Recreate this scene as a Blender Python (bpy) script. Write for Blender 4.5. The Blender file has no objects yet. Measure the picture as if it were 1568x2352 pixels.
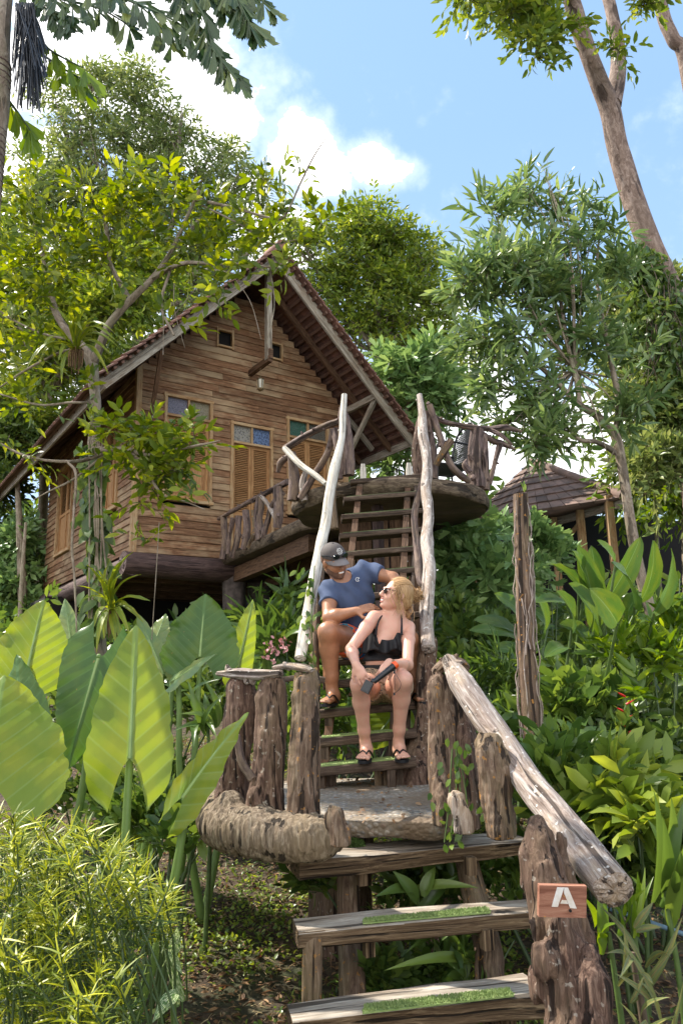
import bpy, math, numpy as np
from math import radians, sin, cos, pi
C = bpy.context.scene
COL = C.collection
# ------------------------------------------------------------------ camera
F = 1740.; CX = 784; CY = 1176           # photograph measured on a 1568 x 2352 sheet
PT = math.atan(390/F); RO = radians(1.3); CAM = np.array([0, 0, 1.6])
Fw = np.array([0, cos(PT), sin(PT)]); U0 = np.array([0, -sin(PT), cos(PT)]); R0 = np.array([1., 0, 0])
Rt = R0*cos(RO)-U0*sin(RO); Up = U0*cos(RO)+R0*sin(RO)
cam = bpy.data.cameras.new('camera'); camo = bpy.data.objects.new('camera', cam); COL.objects.link(camo)
from mathutils import Matrix, Vector
M = Matrix([[Rt[i], Up[i], -Fw[i], CAM[i]] for i in range(3)] + [[0, 0, 0, 1]])
camo.matrix_world = M
cam.sensor_fit = 'VERTICAL'; cam.sensor_height = 36; cam.lens = F/2352*36; cam.clip_end = 2000; cam.clip_start = .05
C.camera = camo
# ------------------------------------------------------------------ world: daylight sky with clouds
SUN_EL, SUN_AZ = radians(52), radians(-62)      # azimuth from +Y towards +X
sd = np.array([sin(SUN_AZ)*cos(SUN_EL), cos(SUN_AZ)*cos(SUN_EL), sin(SUN_EL)])
W = bpy.data.worlds.new('World'); C.world = W; W.use_nodes = True
nt = W.node_tree; nt.nodes.clear()
def ray(x, y): return Rt*(x-CX)/F+Fw+Up*(CY-y)/F
def atY(x, y, Y): r = ray(x, y); return CAM+r*(Y/r[1])
def atZ(x, y, Z): r = ray(x, y); return CAM+r*((Z-1.6)/r[2])
class NT:
    def __init__(s, t): s.t = t; s.n = t.nodes; s.l = t.links
    def __call__(s, typ, ins={}, **kw):
        n = s.n.new(typ)
        for k, v in kw.items(): setattr(n, k, v)
        for k, v in ins.items():
            if isinstance(v, bpy.types.NodeSocket): s.l.new(v, n.inputs[k])
            else: n.inputs[k].default_value = v
        return n
    def math(s, op, a, b=0., c=None, clamp=False):
        n = s.n.new('ShaderNodeMath'); n.operation = op; n.use_clamp = clamp
        for i, v in enumerate((a, b) if c is None else (a, b, c)):
            if isinstance(v, bpy.types.NodeSocket): s.l.new(v, n.inputs[i])
            else: n.inputs[i].default_value = v
        return n.outputs[0]
    def mix(s, f, a, b, blend='MIX'):
        n = s.n.new('ShaderNodeMix'); n.data_type = 'RGBA'; n.blend_type = blend
        for i, v in ((0, f), (6, a), (7, b)):
            if isinstance(v, bpy.types.NodeSocket): s.l.new(v, n.inputs[i])
            elif i == 0: n.inputs[0].default_value = v
            else: n.inputs[i].default_value = (*v[:3], 1)
        return n.outputs[2]
    def ramp(s, f, stops, interp='LINEAR'):
        n = s.n.new('ShaderNodeValToRGB'); n.color_ramp.interpolation = interp
        e = n.color_ramp.elements
        while len(e) < len(stops): e.new(.5)
        for i, (p, c) in enumerate(stops):
            e[i].position = p; e[i].color = (*c[:3], 1) if not isinstance(c, (int, float)) else (c, c, c, 1)
        s.l.new(f, n.inputs[0]); return n.outputs[0]
g = NT(nt)
sky = g('ShaderNodeTexSky', sky_type='NISHITA', sun_disc=False, sun_elevation=SUN_EL, sun_rotation=SUN_AZ, air_density=1.3, dust_density=.7, ozone_density=2.6)
tc = g('ShaderNodeTexCoord')
dirv = tc.outputs['Generated']
# cumulus: soft lumps placed by direction in the sky, edges broken up by noise
n1 = g('ShaderNodeTexNoise', {'Vector': dirv, 'Scale': 7., 'Detail': 8., 'Roughness': .58})
n2 = g('ShaderNodeTexNoise', {'Vector': dirv, 'Scale': 26., 'Detail': 6., 'Roughness': .6})
nz = g.math('ADD', n1.outputs[0], g.math('SUBTRACT', g.math('MULTIPLY', n2.outputs[0], .9), .175))
acc = None
for (x, y, r, sv, amp) in [(400, 190, 180, 1., 1.), (330, 60, 160, 1., .9), (500, 300, 82, 1., .95), (200, 120, 150, 1, .8), (560, 440, 70, 1, .5), (690, 350, 82, 1., .95), (850, 375, 66, 1.5, .9),
                           (740, 400, 88, 1.6, .8), (915, 395, 46, 1.6, .6), (1080, 960, 190, 1, .95), (1000, 720, 90, 2, .7), (620, 560, 120, 1.6, .7), (1350, 1010, 150, 1, .7), (100, 700, 260, 1, .9), (-500, 300, 500, 1, .8), (2300, 500, 400, 1, .8), (2600, -300, 300, 1, .6), (760, 1300, 500, 1, .6)]:
    d = ray(x, y); d = d/np.linalg.norm(d); rad = r/F
    df = g('ShaderNodeVectorMath', {0: dirv, 1: tuple(d)}, operation='SUBTRACT')
    sc = g('ShaderNodeVectorMath', {0: df.outputs[0], 1: (1, 1, sv)}, operation='MULTIPLY')
    ln = g('ShaderNodeVectorMath', {0: sc.outputs[0]}, operation='LENGTH')
    m = g.math('MULTIPLY', g.math('SUBTRACT', 1., g.math('DIVIDE', ln.outputs['Value'], rad)), amp*1.2)
    m = g.math('MINIMUM', m, 1.0)
    acc = m if acc is None else g.math('MAXIMUM', acc, m)
for d, rad, amp in (((.1, -1, .45), .75, .9), ((-.8, -.6, .5), .5, .8)):  # unseen bright clouds behind the camera, added to light the front
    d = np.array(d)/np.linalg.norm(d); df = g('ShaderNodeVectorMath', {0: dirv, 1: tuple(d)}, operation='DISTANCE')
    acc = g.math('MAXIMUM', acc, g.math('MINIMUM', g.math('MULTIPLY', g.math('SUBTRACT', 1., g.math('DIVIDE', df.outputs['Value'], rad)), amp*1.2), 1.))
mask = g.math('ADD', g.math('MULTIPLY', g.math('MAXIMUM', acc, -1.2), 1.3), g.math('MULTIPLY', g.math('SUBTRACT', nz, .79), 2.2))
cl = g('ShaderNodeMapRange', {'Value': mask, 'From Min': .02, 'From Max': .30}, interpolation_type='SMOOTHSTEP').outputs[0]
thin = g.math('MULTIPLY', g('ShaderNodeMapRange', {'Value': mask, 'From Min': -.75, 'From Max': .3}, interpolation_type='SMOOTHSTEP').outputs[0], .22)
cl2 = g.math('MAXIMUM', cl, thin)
hz = g('ShaderNodeSeparateXYZ', {0: dirv}).outputs['Z']
hzf = g('ShaderNodeMapRange', {'Value': hz, 'From Min': -.02, 'From Max': .62, 'To Min': .55, 'To Max': .10}).outputs[0]
skyc = g.mix(hzf, sky.outputs[0], (6.0, 6.7, 7.4))
skym = g.mix(.55, skyc, (2.5, 4.3, 7.1))
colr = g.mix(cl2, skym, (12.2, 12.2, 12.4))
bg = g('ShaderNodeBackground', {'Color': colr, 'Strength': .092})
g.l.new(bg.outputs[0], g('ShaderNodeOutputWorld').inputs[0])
# ------------------------------------------------------------------ sun and exposure
sl = bpy.data.lights.new('sun', 'SUN'); so = bpy.data.objects.new('sun', sl); COL.objects.link(so)
sl.energy = 4.6; sl.angle = radians(.6); sl.color = (1, .93, .82)
so.rotation_euler = Vector(sd).to_track_quat('Z', 'Y').to_euler()
vs = C.view_settings; vs.view_transform = 'Standard'; vs.look = 'None'; vs.exposure = 1.05; vs.gamma = 1
C.cycles.max_bounces = 6; C.cycles.transparent_max_bounces = 8; C.cycles.diffuse_bounces = 4; C.cycles.glossy_bounces = 2
C.cycles.transmission_bounces = 5; C.cycles.use_denoising = True
C.cycles.sample_clamp_indirect = 4
rng = np.random.default_rng(7)
# ------------------------------------------------------------------ materials
def newmat(name):
    m = bpy.data.materials.new(name); m.use_nodes = True; m.node_tree.nodes.clear()
    return m, NT(m.node_tree)
def finish(g, bsdf): g.l.new(bsdf, g('ShaderNodeOutputMaterial').inputs[0])
def wood(name, dark, mid, light, ring=55., along=3.2, bump=.5, rough=.75, patch=None, patch_amt=.5, pscale=6., isl=.25, crack=.6, spots=None):
    """grain runs along the piece (attribute gc.z); islands differ a little in tone"""
    m, g = newmat(name)
    at = g('ShaderNodeAttribute', attribute_name='gc')
    mp = g('ShaderNodeMapping', {'Vector': at.outputs['Vector'], 'Scale': (ring, ring, along*1.9)})
    n = g('ShaderNodeTexNoise', {'Vector': mp.outputs[0], 'Scale': 1., 'Detail': 9., 'Roughness': .72, 'Distortion': .9})
    c = g.ramp(n.outputs[0], [(.34, dark), (.5, mid), (.66, light)])
    mp2 = g('ShaderNodeMapping', {'Vector': at.outputs['Vector'], 'Scale': (pscale*1.6, pscale*1.6, pscale*.7)})
    n3 = g('ShaderNodeTexNoise', {'Vector': mp2.outputs[0], 'Scale': 1., 'Detail': 4., 'Roughness': .7})
    if patch is not None:
        pf = g('ShaderNodeMapRange', {'Value': n3.outputs[0], 'From Min': .46, 'From Max': .64}).outputs[0]
        c = g.mix(g.math('MULTIPLY', pf, patch_amt), c, patch)
    mp3 = g('ShaderNodeMapping', {'Vector': at.outputs['Vector'], 'Scale': (ring*.55, ring*.55, along*.45), 'Location': (5, 3, 1)})
    n4 = g('ShaderNodeTexNoise', {'Vector': mp3.outputs[0], 'Scale': 1., 'Detail': 3., 'Roughness': .5})
    ck = g('ShaderNodeMapRange', {'Value': n4.outputs[0], 'From Min': .385, 'From Max': .425}).outputs[0]
    c = g.mix(g.math('MULTIPLY', g.math('SUBTRACT', 1., ck), crack), c, tuple(x*.35 for x in dark))
    if spots is not None:
        n5 = g('ShaderNodeTexNoise', {'Vector': at.outputs['Vector'], 'Scale': 38., 'Detail': 3.})
        sf = g('ShaderNodeMapRange', {'Value': n5.outputs[0], 'From Min': .64, 'From Max': .68}).outputs[0]
        c = g.mix(g.math('MULTIPLY', sf, .85), c, spots)
    ge = g('ShaderNodeNewGeometry')
    tone = g('ShaderNodeMapRange', {'Value': ge.outputs['Random Per Island'], 'To Min': 1-isl, 'To Max': 1+isl}).outputs[0]
    hs = g('ShaderNodeHueSaturation', {'Color': c, 'Value': tone})
    hgt = g.math('ADD', n.outputs[0], g.math('MULTIPLY', ck, .8))
    bp = g('ShaderNodeBump', {'Height': hgt, 'Strength': bump, 'Distance': .012})
    b = g('ShaderNodeBsdfPrincipled', {'Base Color': hs.outputs[0], 'Roughness': rough, 'Normal': bp.outputs[0]})
    b.inputs['Specular IOR Level'].default_value = .25
    finish(g, b.outputs[0]); return m
def leafmat(name, c1, c2, c3, trans=.35, rough=.42, spec=.45, veins=False, tcol=None, edge=None, vcol=None, spots=None, bumpy=0):
    """foliage: three greens mixed leaf by leaf, light passes through"""
    m, g = newmat(name)
    ge = g('ShaderNodeNewGeometry')
    c = g.ramp(ge.outputs['Random Per Island'], [(0., c1), (.55, c2), (1., c3)])
    nrm = None
    at = g('ShaderNodeAttribute', attribute_name='lc'); sp = g('ShaderNodeSeparateXYZ', {0: at.outputs['Vector']})
    u, v = sp.outputs[0], sp.outputs[1]; au = g.math('ABSOLUTE', u)
    if veins:
        side = g.math('ADD', v, g.math('MULTIPLY', au, -.55))
        fr = g.math('ABSOLUTE', g.math('SUBTRACT', g.math('FRACT', g.math('MULTIPLY', side, veins)), .5))
        lat = g('ShaderNodeMapRange', {'Value': fr, 'From Min': .03, 'From Max': .075, 'To Min': 1., 'To Max': 0.}).outputs[0]
        mid = g('ShaderNodeMapRange', {'Value': au, 'From Min': .022, 'From Max': .045, 'To Min': 1., 'To Max': 0.}).outputs[0]
        vm = g.math('MAXIMUM', g.math('MULTIPLY', lat, .6), mid)
        nn = g('ShaderNodeTexNoise', {'Vector': at.outputs['Vector'], 'Scale': 5., 'Detail': 4.})
        c = g.mix(g.math('MULTIPLY', nn.outputs[0], .5), c, c3)
        bl = g('ShaderNodeTexNoise', {'Vector': at.outputs['Vector'], 'Scale': 2.2, 'Detail': 3.}); c = g.mix(g('ShaderNodeMapRange', {'Value': bl.outputs[0], 'From Min': .4, 'From Max': .7}).outputs[0], c, tuple(q*m_ for q, m_ in zip(c3, (1.7, 1.25, .8)))); sp_ = g('ShaderNodeTexNoise', {'Vector': at.outputs['Vector'], 'Scale': 14., 'Detail': 2.}); c = g.mix(g('ShaderNodeMapRange', {'Value': sp_.outputs[0], 'From Min': .73, 'From Max': .76}).outputs[0], c, (.32, .2, .06))
        c = g.mix(vm, c, vcol or (.42, .52, .2))
        hh = g.math('ADD', g.math('MULTIPLY', fr, 1.2), g.math('MULTIPLY', nn.outputs[0], .6))
        nrm = g('ShaderNodeBump', {'Height': hh, 'Strength': .32, 'Distance': .012}).outputs[0]
    if edge is not None:
        ef = g('ShaderNodeMapRange', {'Value': au, 'From Min': .45, 'From Max': .9}).outputs[0]
        c = g.mix(ef, c, edge)
    if spots is not None:
        n5 = g('ShaderNodeTexNoise', {'Vector': at.outputs['Vector'], 'Scale': 9., 'Detail': 3.})
        sf = g('ShaderNodeMapRange', {'Value': n5.outputs[0], 'From Min': .5, 'From Max': .56}).outputs[0]
        c = g.mix(sf, c, spots)
    b = g('ShaderNodeBsdfPrincipled', {'Base Color': c, 'Roughness': rough})
    b.inputs['Specular IOR Level'].default_value = spec
    tcl = g('ShaderNodeHueSaturation', {'Color': c, 'Hue': .478, 'Saturation': 1.12, 'Value': 1.5}).outputs[0] if tcol is None else g.mix(.6, c, tcol)
    t = g('ShaderNodeBsdfTranslucent', {'Color': tcl})
    if nrm is not None: g.l.new(nrm, b.inputs['Normal']); g.l.new(nrm, t.inputs['Normal'])
    mx = g('ShaderNodeMixShader', {0: trans, 1: b.outputs[0], 2: t.outputs[0]})
    finish(g, mx.outputs[0]); return m
def plain(name, col, rough=.5, metal=0., spec=.5, noise=0., nscale=20., col2=None, bump=0., trans=0., sss=0., isl=0.):
    m, g = newmat(name); c = None
    tcn = g('ShaderNodeTexCoord')
    n = g('ShaderNodeTexNoise', {'Vector': tcn.outputs['Object'], 'Scale': nscale, 'Detail': 5., 'Roughness': .6})
    c2 = col2 or tuple(x*(1-noise) for x in col)
    c = g.mix(g('ShaderNodeMapRange', {'Value': n.outputs[0], 'From Min': .35, 'From Max': .65}).outputs[0], col, c2)
    if isl:
        ge = g('ShaderNodeNewGeometry')
        c = g('ShaderNodeHueSaturation', {'Color': c, 'Value': g('ShaderNodeMapRange', {'Value': ge.outputs['Random Per Island'], 'To Min': 1-isl, 'To Max': 1+isl}).outputs[0]}).outputs[0]
    b = g('ShaderNodeBsdfPrincipled', {'Base Color': c, 'Roughness': rough, 'Metallic': metal})
    b.inputs['Specular IOR Level'].default_value = spec
    if sss: b.inputs['Subsurface Weight'].default_value = sss; b.inputs['Subsurface Radius'].default_value = (.02, .008, .004); b.inputs['Subsurface Scale'].default_value = .6
    if bump: g.l.new(g('ShaderNodeBump', {'Height': n.outputs[0], 'Strength': bump, 'Distance': .01}).outputs[0], b.inputs['Normal'])
    finish(g, b.outputs[0]); return m
MT = {}
# ------------------------------------------------------------------ noise
def _h(i, j, k, s):
    n = (i*374761393 + j*668265263 + k*2147483647 + s*974634777) & 0xffffffff
    n = ((n ^ (n >> 13))*1274126177) & 0xffffffff
    return ((n ^ (n >> 16)) & 0xffff)/65535.
def vn(x, y, z, s=0):
    x, y, z = np.broadcast_arrays(np.asarray(x, float), np.asarray(y, float), np.asarray(z, float))
    i, j, k = (np.floor(a).astype(np.int64) for a in (x, y, z)); a, b, c = x-i, y-j, z-k
    a, b, c = (t*t*(3-2*t) for t in (a, b, c)); r = 0
    for di in (0, 1):
        for dj in (0, 1):
            for dk in (0, 1):
                r = r + _h(i+di, j+dj, k+dk, s)*(a if di else 1-a)*(b if dj else 1-b)*(c if dk else 1-c)
    return r*2-1
def fbm(x, y, z, s=0, o=3):
    r = 0; a = 1.; t = 0
    for q in range(o): r = r+a*vn(x*2**q, y*2**q, z*2**q, s+q); t += a; a *= .5
    return r/t
# ------------------------------------------------------------------ mesh collecting
ORG = {}
class MB:
    def __init__(s): s.v = []; s.f = []; s.g = []; s.l = []; s.m = []; s.n = 0; s.sm = []
    def add(s, V, faces, G=None, mi=0, smooth=True, lc=None):
        V = np.asarray(V, float).reshape(-1, 3)
        s.v.append(V); s.g.append(V if G is None else np.asarray(G, float)); s.l.append(np.zeros_like(V) if lc is None else np.asarray(lc, float))
        by = {}
        if isinstance(faces, np.ndarray): by[faces.shape[1]] = faces
        else:
            for fc in faces: by.setdefault(len(fc), []).append(fc)
        for k, a in by.items():
            a = np.asarray(a, np.int64)+s.n; s.f.append(a); s.m.append(np.full(len(a), mi)); s.sm.append(np.full(len(a), smooth))
        s.n += len(V)
    def build(s, name, mats, parent=None, org=None, label=None, cat=None, group=None, kind=None):
        V = np.concatenate(s.v); G = np.concatenate(s.g); L = np.concatenate(s.l)
        if parent is not None: o0 = ORG[parent]
        elif org is not None: o0 = np.asarray(org, float)
        else: o0 = np.array([(V[:, 0].min()+V[:, 0].max())/2, (V[:, 1].min()+V[:, 1].max())/2, V[:, 2].min()])
        me = bpy.data.meshes.new(name)
        me.vertices.add(len(V)); me.vertices.foreach_set('co', (V-o0).astype(np.float32).ravel())
        tot = np.concatenate([np.full(len(a), a.shape[1]) for a in s.f]); idx = np.concatenate([a.ravel() for a in s.f])
        me.loops.add(len(idx)); me.loops.foreach_set('vertex_index', idx.astype(np.int32))
        me.polygons.add(len(tot)); st = np.concatenate([[0], np.cumsum(tot)[:-1]])
        me.polygons.foreach_set('loop_start', st.astype(np.int32))
        me.polygons.foreach_set('material_index', np.concatenate(s.m).astype(np.int32))
        me.polygons.foreach_set('use_smooth', np.concatenate(s.sm))
        for nm, A in (('gc', G), ('lc', L)):
            a = me.attributes.new(nm, 'FLOAT_VECTOR', 'POINT'); a.data.foreach_set('vector', A.astype(np.float32).ravel())
        me.update(calc_edges=True)
        for m in (mats if isinstance(mats, (list, tuple)) else [mats]): me.materials.append(m)
        o = bpy.data.objects.new(name, me); COL.objects.link(o)
        if parent is not None: o.parent = bpy.data.objects[parent] if isinstance(parent, str) else parent
        else: o.location = o0
        ORG[o] = o0
        tag(o, label, cat, group, kind); return o
def tag(o, label=None, cat=None, group=None, kind=None):
    for k, v in (('label', label), ('category', cat), ('group', group), ('kind', kind)):
        if v: o[k] = v
def empty(name, loc, label, cat, group=None):
    o = bpy.data.objects.new(name, None); COL.objects.link(o); o.location = tuple(loc); o.empty_display_size = .1
    ORG[o] = np.asarray(loc, float); tag(o, label, cat, group); return o
def nrmz(a): a = np.asarray(a, float); return a/np.maximum(np.linalg.norm(a, axis=-1, keepdims=True), 1e-9)
def spline(P, n):
    P = np.asarray(P, float)
    if len(P) == 2: t = np.linspace(0, 1, n)[:, None]; return P[0]*(1-t)+P[1]*t
    Q = np.vstack([2*P[0]-P[1], P, 2*P[-1]-P[-2]]); k = len(P)-1
    t = np.linspace(0, k-1e-6, n); i = np.floor(t).astype(int); f = (t-i)[:, None]
    a, b, c, d = Q[i], Q[i+1], Q[i+2], Q[i+3]
    return .5*((2*b)+(-a+c)*f+(2*a-5*b+4*c-d)*f**2+(-a+3*b-3*c+d)*f**3)
def sect(kind, seg):
    if kind == 'round': t = np.arange(seg)/seg*2*pi; return np.stack([np.cos(t), np.sin(t)], 1)
    t = (np.arange(seg)+.5)/seg*2*pi; x, y = np.cos(t), np.sin(t); e = kind
    return np.stack([np.sign(x)*abs(x)**e, np.sign(y)*abs(y)**e], 1)/.97
def sweep(mb, P, R, seg=10, n=None, amp=0., fr=3., fs=3., shape='round', up=None, flat=1., seed=0, mi=0, ridge=0., rfr=5., rfs=.6, caps=True, raw=False, capout=.0):
    """a bar, pole or branch along P with radius R (list), cross-section round or squared, surface roughened"""
    P = np.asarray(P, float); k = len(P)
    n = n or max(2, (k-1)*5+1)
    X = spline(P, n) if not raw else P; n = len(X)
    R = np.atleast_1d(np.asarray(R, float)); R = np.full(k, R[0]) if len(R) == 1 else R
    r = np.interp(np.linspace(0, len(R)-1, n), np.arange(len(R)), R)
    T = nrmz(np.gradient(X, axis=0))
    if up is None: up = np.array([0, 0, 1.]) if abs(T[0][2]) < .8 else np.array([0, 1., 0])
    N = np.zeros_like(X); u = np.asarray(up, float)
    for i in range(n): u = u-T[i]*(u@T[i]); u = u/np.linalg.norm(u); N[i] = u
    B = np.cross(T, N)
    S = sect(shape, seg); s = np.concatenate([[0], np.cumsum(np.linalg.norm(np.diff(X, axis=0), axis=1))])
    cx, cy = S[:, 0][None], S[:, 1][None]; ss = s[:, None]
    d = np.ones((n, seg))
    if amp: d = d+amp*fbm(cx*fr*.5+seed*3.1, cy*fr*.5, ss*fs, seed, 3)
    if ridge: d = d+ridge*(-abs(vn(cx*rfr*.5+seed, cy*rfr*.5+4, ss*rfs*1., seed+9))*1.6+.35)+ridge*.5*(-abs(vn(cx*rfr*1.1+seed, cy*rfr*1.1+4, ss*rfs*2.2, seed+19))+.3)
    if np.ndim(flat) == 0: flat = np.full(n, flat)
    else: flat = np.interp(np.linspace(0, len(flat)-1, n), np.arange(len(flat)), flat)
    rr = r[:, None]*d
    V = X[:, None]+B[:, None]*(rr*cx)[..., None]+N[:, None]*(rr*cy*flat[:, None])[..., None]
    so_ = (seed*1.37) % 17
    G = np.stack([rr*cx+so_, rr*cy*flat[:, None], np.broadcast_to(ss, rr.shape)+so_*2], -1)
    i = np.arange(n-1)[:, None]*seg; j = np.arange(seg)[None]; j2 = (j+1) % seg
    Fq = np.stack([i+j, i+seg+j, i+seg+j2, i+j2], -1).reshape(-1, 4)
    mb.add(V.reshape(-1, 3), Fq, G.reshape(-1, 3), mi)
    if caps:
        for e in (0, n-1):
            ring = V[e]; rg = G[e]; c = ring.mean(0); sg = -1 if e == 0 else 1
            inner = c+(ring-c)*.55+T[e]*sg*capout+(T[e]*(vn(np.arange(seg)*1.7, seed, e, 3)*r[e]*amp*.8)[:, None] if amp else 0)
            VV = np.vstack([ring, inner, c[None]+T[e]*sg*capout*.6]); GG = np.vstack([rg*[1, 1, 1], rg.mean(0)+(rg-rg.mean(0))*[.55, .55, 0]+[0, 0, .05], rg.mean(0)[None]])
            fc = []
            for q in range(seg):
                q2 = (q+1) % seg
                a, b, c1, d1 = q, q2, seg+q2, seg+q
                if sg > 0: fc += [(a, b, c1, d1)]; fc += [(d1, c1, 2*seg)]
                else: fc += [(d1, c1, b, a)]; fc += [(2*seg, c1, d1)]
            mb.add(VV, fc, GG, mi, smooth=False)
    return X
def box(mb, c, ax, ay, az, sx, sy, sz, mi=0, bev=0., g0=None):
    """box centred at c, half sizes along axes; grain along its x axis"""
    c, ax, ay, az = map(lambda a: np.asarray(a, float), (c, ax, ay, az))
    s = np.array([[x, y, z] for x in (-1, 1) for y in (-1, 1) for z in (-1, 1)], float)
    V = c+s[:, :1]*sx*ax+s[:, 1:2]*sy*ay+s[:, 2:]*sz*az
    o = rng.random()*20 if g0 is None else g0
    G = np.stack([s[:, 1]*sy+o, s[:, 2]*sz, s[:, 0]*sx+o], 1)
    fc = [(0, 1, 3, 2), (4, 6, 7, 5), (0, 4, 5, 1), (2, 3, 7, 6), (0, 2, 6, 4), (1, 5, 7, 3)]
    if np.dot(np.cross(ax, ay), az) < 0: fc = [f[::-1] for f in fc]
    mb.add(V, fc, G, mi, smooth=False)
XA, YA, ZA = np.eye(3)
def bar(mb, a, b, w, h, up=ZA, mi=0):
    a, b = np.asarray(a, float), np.asarray(b, float); x = nrmz(b-a); y = nrmz(np.cross(up, x)); z = np.cross(x, y)
    box(mb, (a+b)/2, x, y, z, np.linalg.norm(b-a)/2, w/2, h/2, mi)
# ------------------------------------------------------------------ leaves
def tmpl(kind):
    if kind == 'dia': return np.array([[0, 0, 0], [.5, .5, .02], [1, 0, -.08], [.5, -.5, .02]], float), np.array([[0, 1, 2], [0, 2, 3]])
    if kind == 'ov':
        return np.array([[0, 0, 0], [.3, .42, .05], [.35, 0, .0], [.3, -.42, .05], [.68, .4, .02], [.7, 0, -.03], [.68, -.4, .02], [1, 0, -.13]], float), [(0, 2, 1), (0, 3, 2), (1, 2, 5, 4), (2, 3, 6, 5), (4, 5, 7), (5, 6, 7)]
    if kind == 'long':
        xs = [0, .12, .35, .6, .82, 1]; ws = [.12, .38, .5, .42, .24, 0]
        V = []; Fc = []
        for i, (x, w) in enumerate(zip(xs, ws)):
            z = -.22*x*x; V += [[x, w, z+.1*w], [x, 0, z], [x, -w, z+.1*w]]
            if i: a = 3*i-3; Fc += [(a, a+1, a+4, a+3), (a+1, a+2, a+5, a+4)]
        return np.array(V, float), np.array(Fc)
    if kind == 'fish':   # ragged wedge of a fishtail palm
        e = [(.82, .5), (.93, .3), (.8, .22), (1., .05), (.86, -.08), (.97, -.24), (.78, -.32), (.72, -.5)]
        V = [[0, .03, 0], [0, -.03, 0]]+[[x, y, -.12*x*x+.03*((i % 2)*2-1)] for i, (x, y) in enumerate(e)]
        Fc = [(1, 0, 2)]+[(1, 2+i, 3+i) for i in range(7)]
        Fc = [f[::-1] for f in Fc]
        return np.array(V, float), np.array(Fc)
    if kind == 'blade':
        xs = [0, .35, .7, 1]; ws = [.5, .45, .3, 0]; V = []; Fc = []
        for i, (x, w) in enumerate(zip(xs, ws)):
            z = -.28*x*x; V += [[x, w, z], [x, -w, z]]
            if i: a = 2*i-2; Fc += [(a, a+1, a+3, a+2)]
        return np.array(V, float), np.array(Fc)
def leaves(mb, p, ax, nr, L, Wd, kind='ov', mi=0):
    p = np.asarray(p, float); ax = nrmz(ax); N = len(p)
    if N == 0: return
    nr = nr-ax*(nr*ax).sum(1, keepdims=True); nr = nrmz(nr); sd_ = np.cross(ax, nr)
    T, Fc = tmpl(kind); m = len(T); L = np.broadcast_to(L, N)[:, None, None]; Wd = np.broadcast_to(Wd, N)[:, None, None]
    V = p[:, None]+T[None, :, :1]*L*ax[:, None]+T[None, :, 1:2]*Wd*sd_[:, None]+T[None, :, 2:]*L*nr[:, None]
    lc = np.broadcast_to(np.stack([T[:, 1]*2, T[:, 0], T[:, 0]*0], 1)[None], (N, m, 3)).copy()
    lc[:, :, 2] = rng.random(N)[:, None]*10
    by = {}
    for f in Fc: by.setdefault(len(f), []).append(tuple(int(q) for q in f))
    base = mb.n
    first = True
    for k, a in by.items():
        a = np.array(a); FF = (np.arange(N)[:, None, None]*m+a[None]).reshape(-1, k)
        if first: mb.add(V.reshape(-1, 3), FF, None, mi, lc=lc.reshape(-1, 3)); first = False
        else: FF = FF+base; mb.f.append(FF); mb.m.append(np.full(len(FF), mi)); mb.sm.append(np.full(len(FF), True))
def rdir(n): return nrmz(rng.normal(size=(n, 3)))
def sprigs(mb, p, d, tl, nl, L, W, kind='ov', mi=0, spread=1., droop=.3, twig=None, flatn=.6, jit=.35, rad=.004):
    """short twigs at p along d, each with nl leaves set alternately; twig = MB for the stems"""
    N = len(p)
    if N == 0: return
    d = nrmz(d); upv = nrmz(np.array([0, 0, 1.])*flatn+rdir(N)*.6)
    sd_ = nrmz(np.cross(d, upv)+1e-6); nn = np.cross(sd_, d)
    k = (np.arange(nl)+.5)/nl; sg = np.where(np.arange(nl) % 2 == 0, 1., -1.)
    bend = -droop*(k**2)
    q = p[:, None]+d[:, None]*(tl*k)[None, :, None]+ZA*(tl*bend)[None, :, None]
    a = d[:, None]*(.35+.65*k)[None, :, None]+sd_[:, None]*(sg*spread*(1-.55*k))[None, :, None]+rng.normal(size=(N, nl, 3))*jit-ZA*droop*.6
    n_ = np.broadcast_to(nn[:, None], a.shape)+rng.normal(size=a.shape)*jit
    sz = (.72+.5*rng.random((N, nl)))
    leaves(mb, q.reshape(-1, 3), a.reshape(-1, 3), n_.reshape(-1, 3), (L*sz).ravel(), (W*sz).ravel(), kind, mi)
    if twig is not None:
        e = p+d*tl-ZA*tl*droop; b = sd_*rad; c_ = nn*rad
        V = np.stack([p+b, p-b, p+c_, e], 1).reshape(-1, 3)
        Fc = (np.arange(N)[:, None, None]*4+np.array([[0, 1, 3], [1, 2, 3], [2, 0, 3]])[None]).reshape(-1, 3)
        twig.add(V, Fc)
def blobpts(blobs, n, shell=.55, lo=None, per=13, cl=.30):
    """points gathered in clumps inside lumps given as (x, y, Y, r[, ry]) on the photo sheet"""
    A = np.array([[*atY(b[0], b[1], b[2]), b[3]*b[2]/F, (b[4] if len(b) > 4 else b[3])*b[2]/F] for b in blobs])
    w = A[:, 3]**2*A[:, 4]; w = w**.8; m = max(1, n//per); i = rng.choice(len(A), m, p=w/w.sum())
    u = rdir(m); r = rng.random(m)**shell*.95
    R_ = np.stack([A[i, 3], A[i, 3], A[i, 4]], 1); C_ = A[i, :3]+u*r[:, None]*R_
    k = np.repeat(np.arange(m), per); v = rdir(len(k)); v[:, 2] = np.where(v[:, 2] < -.3, -v[:, 2], v[:, 2])
    P = C_[k]+v*(rng.random((len(k), 1))**.5)*R_[k]*cl*(.6+.8*rng.random(m))[k][:, None]*[1, 1, .7]
    return P, nrmz(v+u[k]*.5+np.array([0, 0, .25])), A
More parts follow.
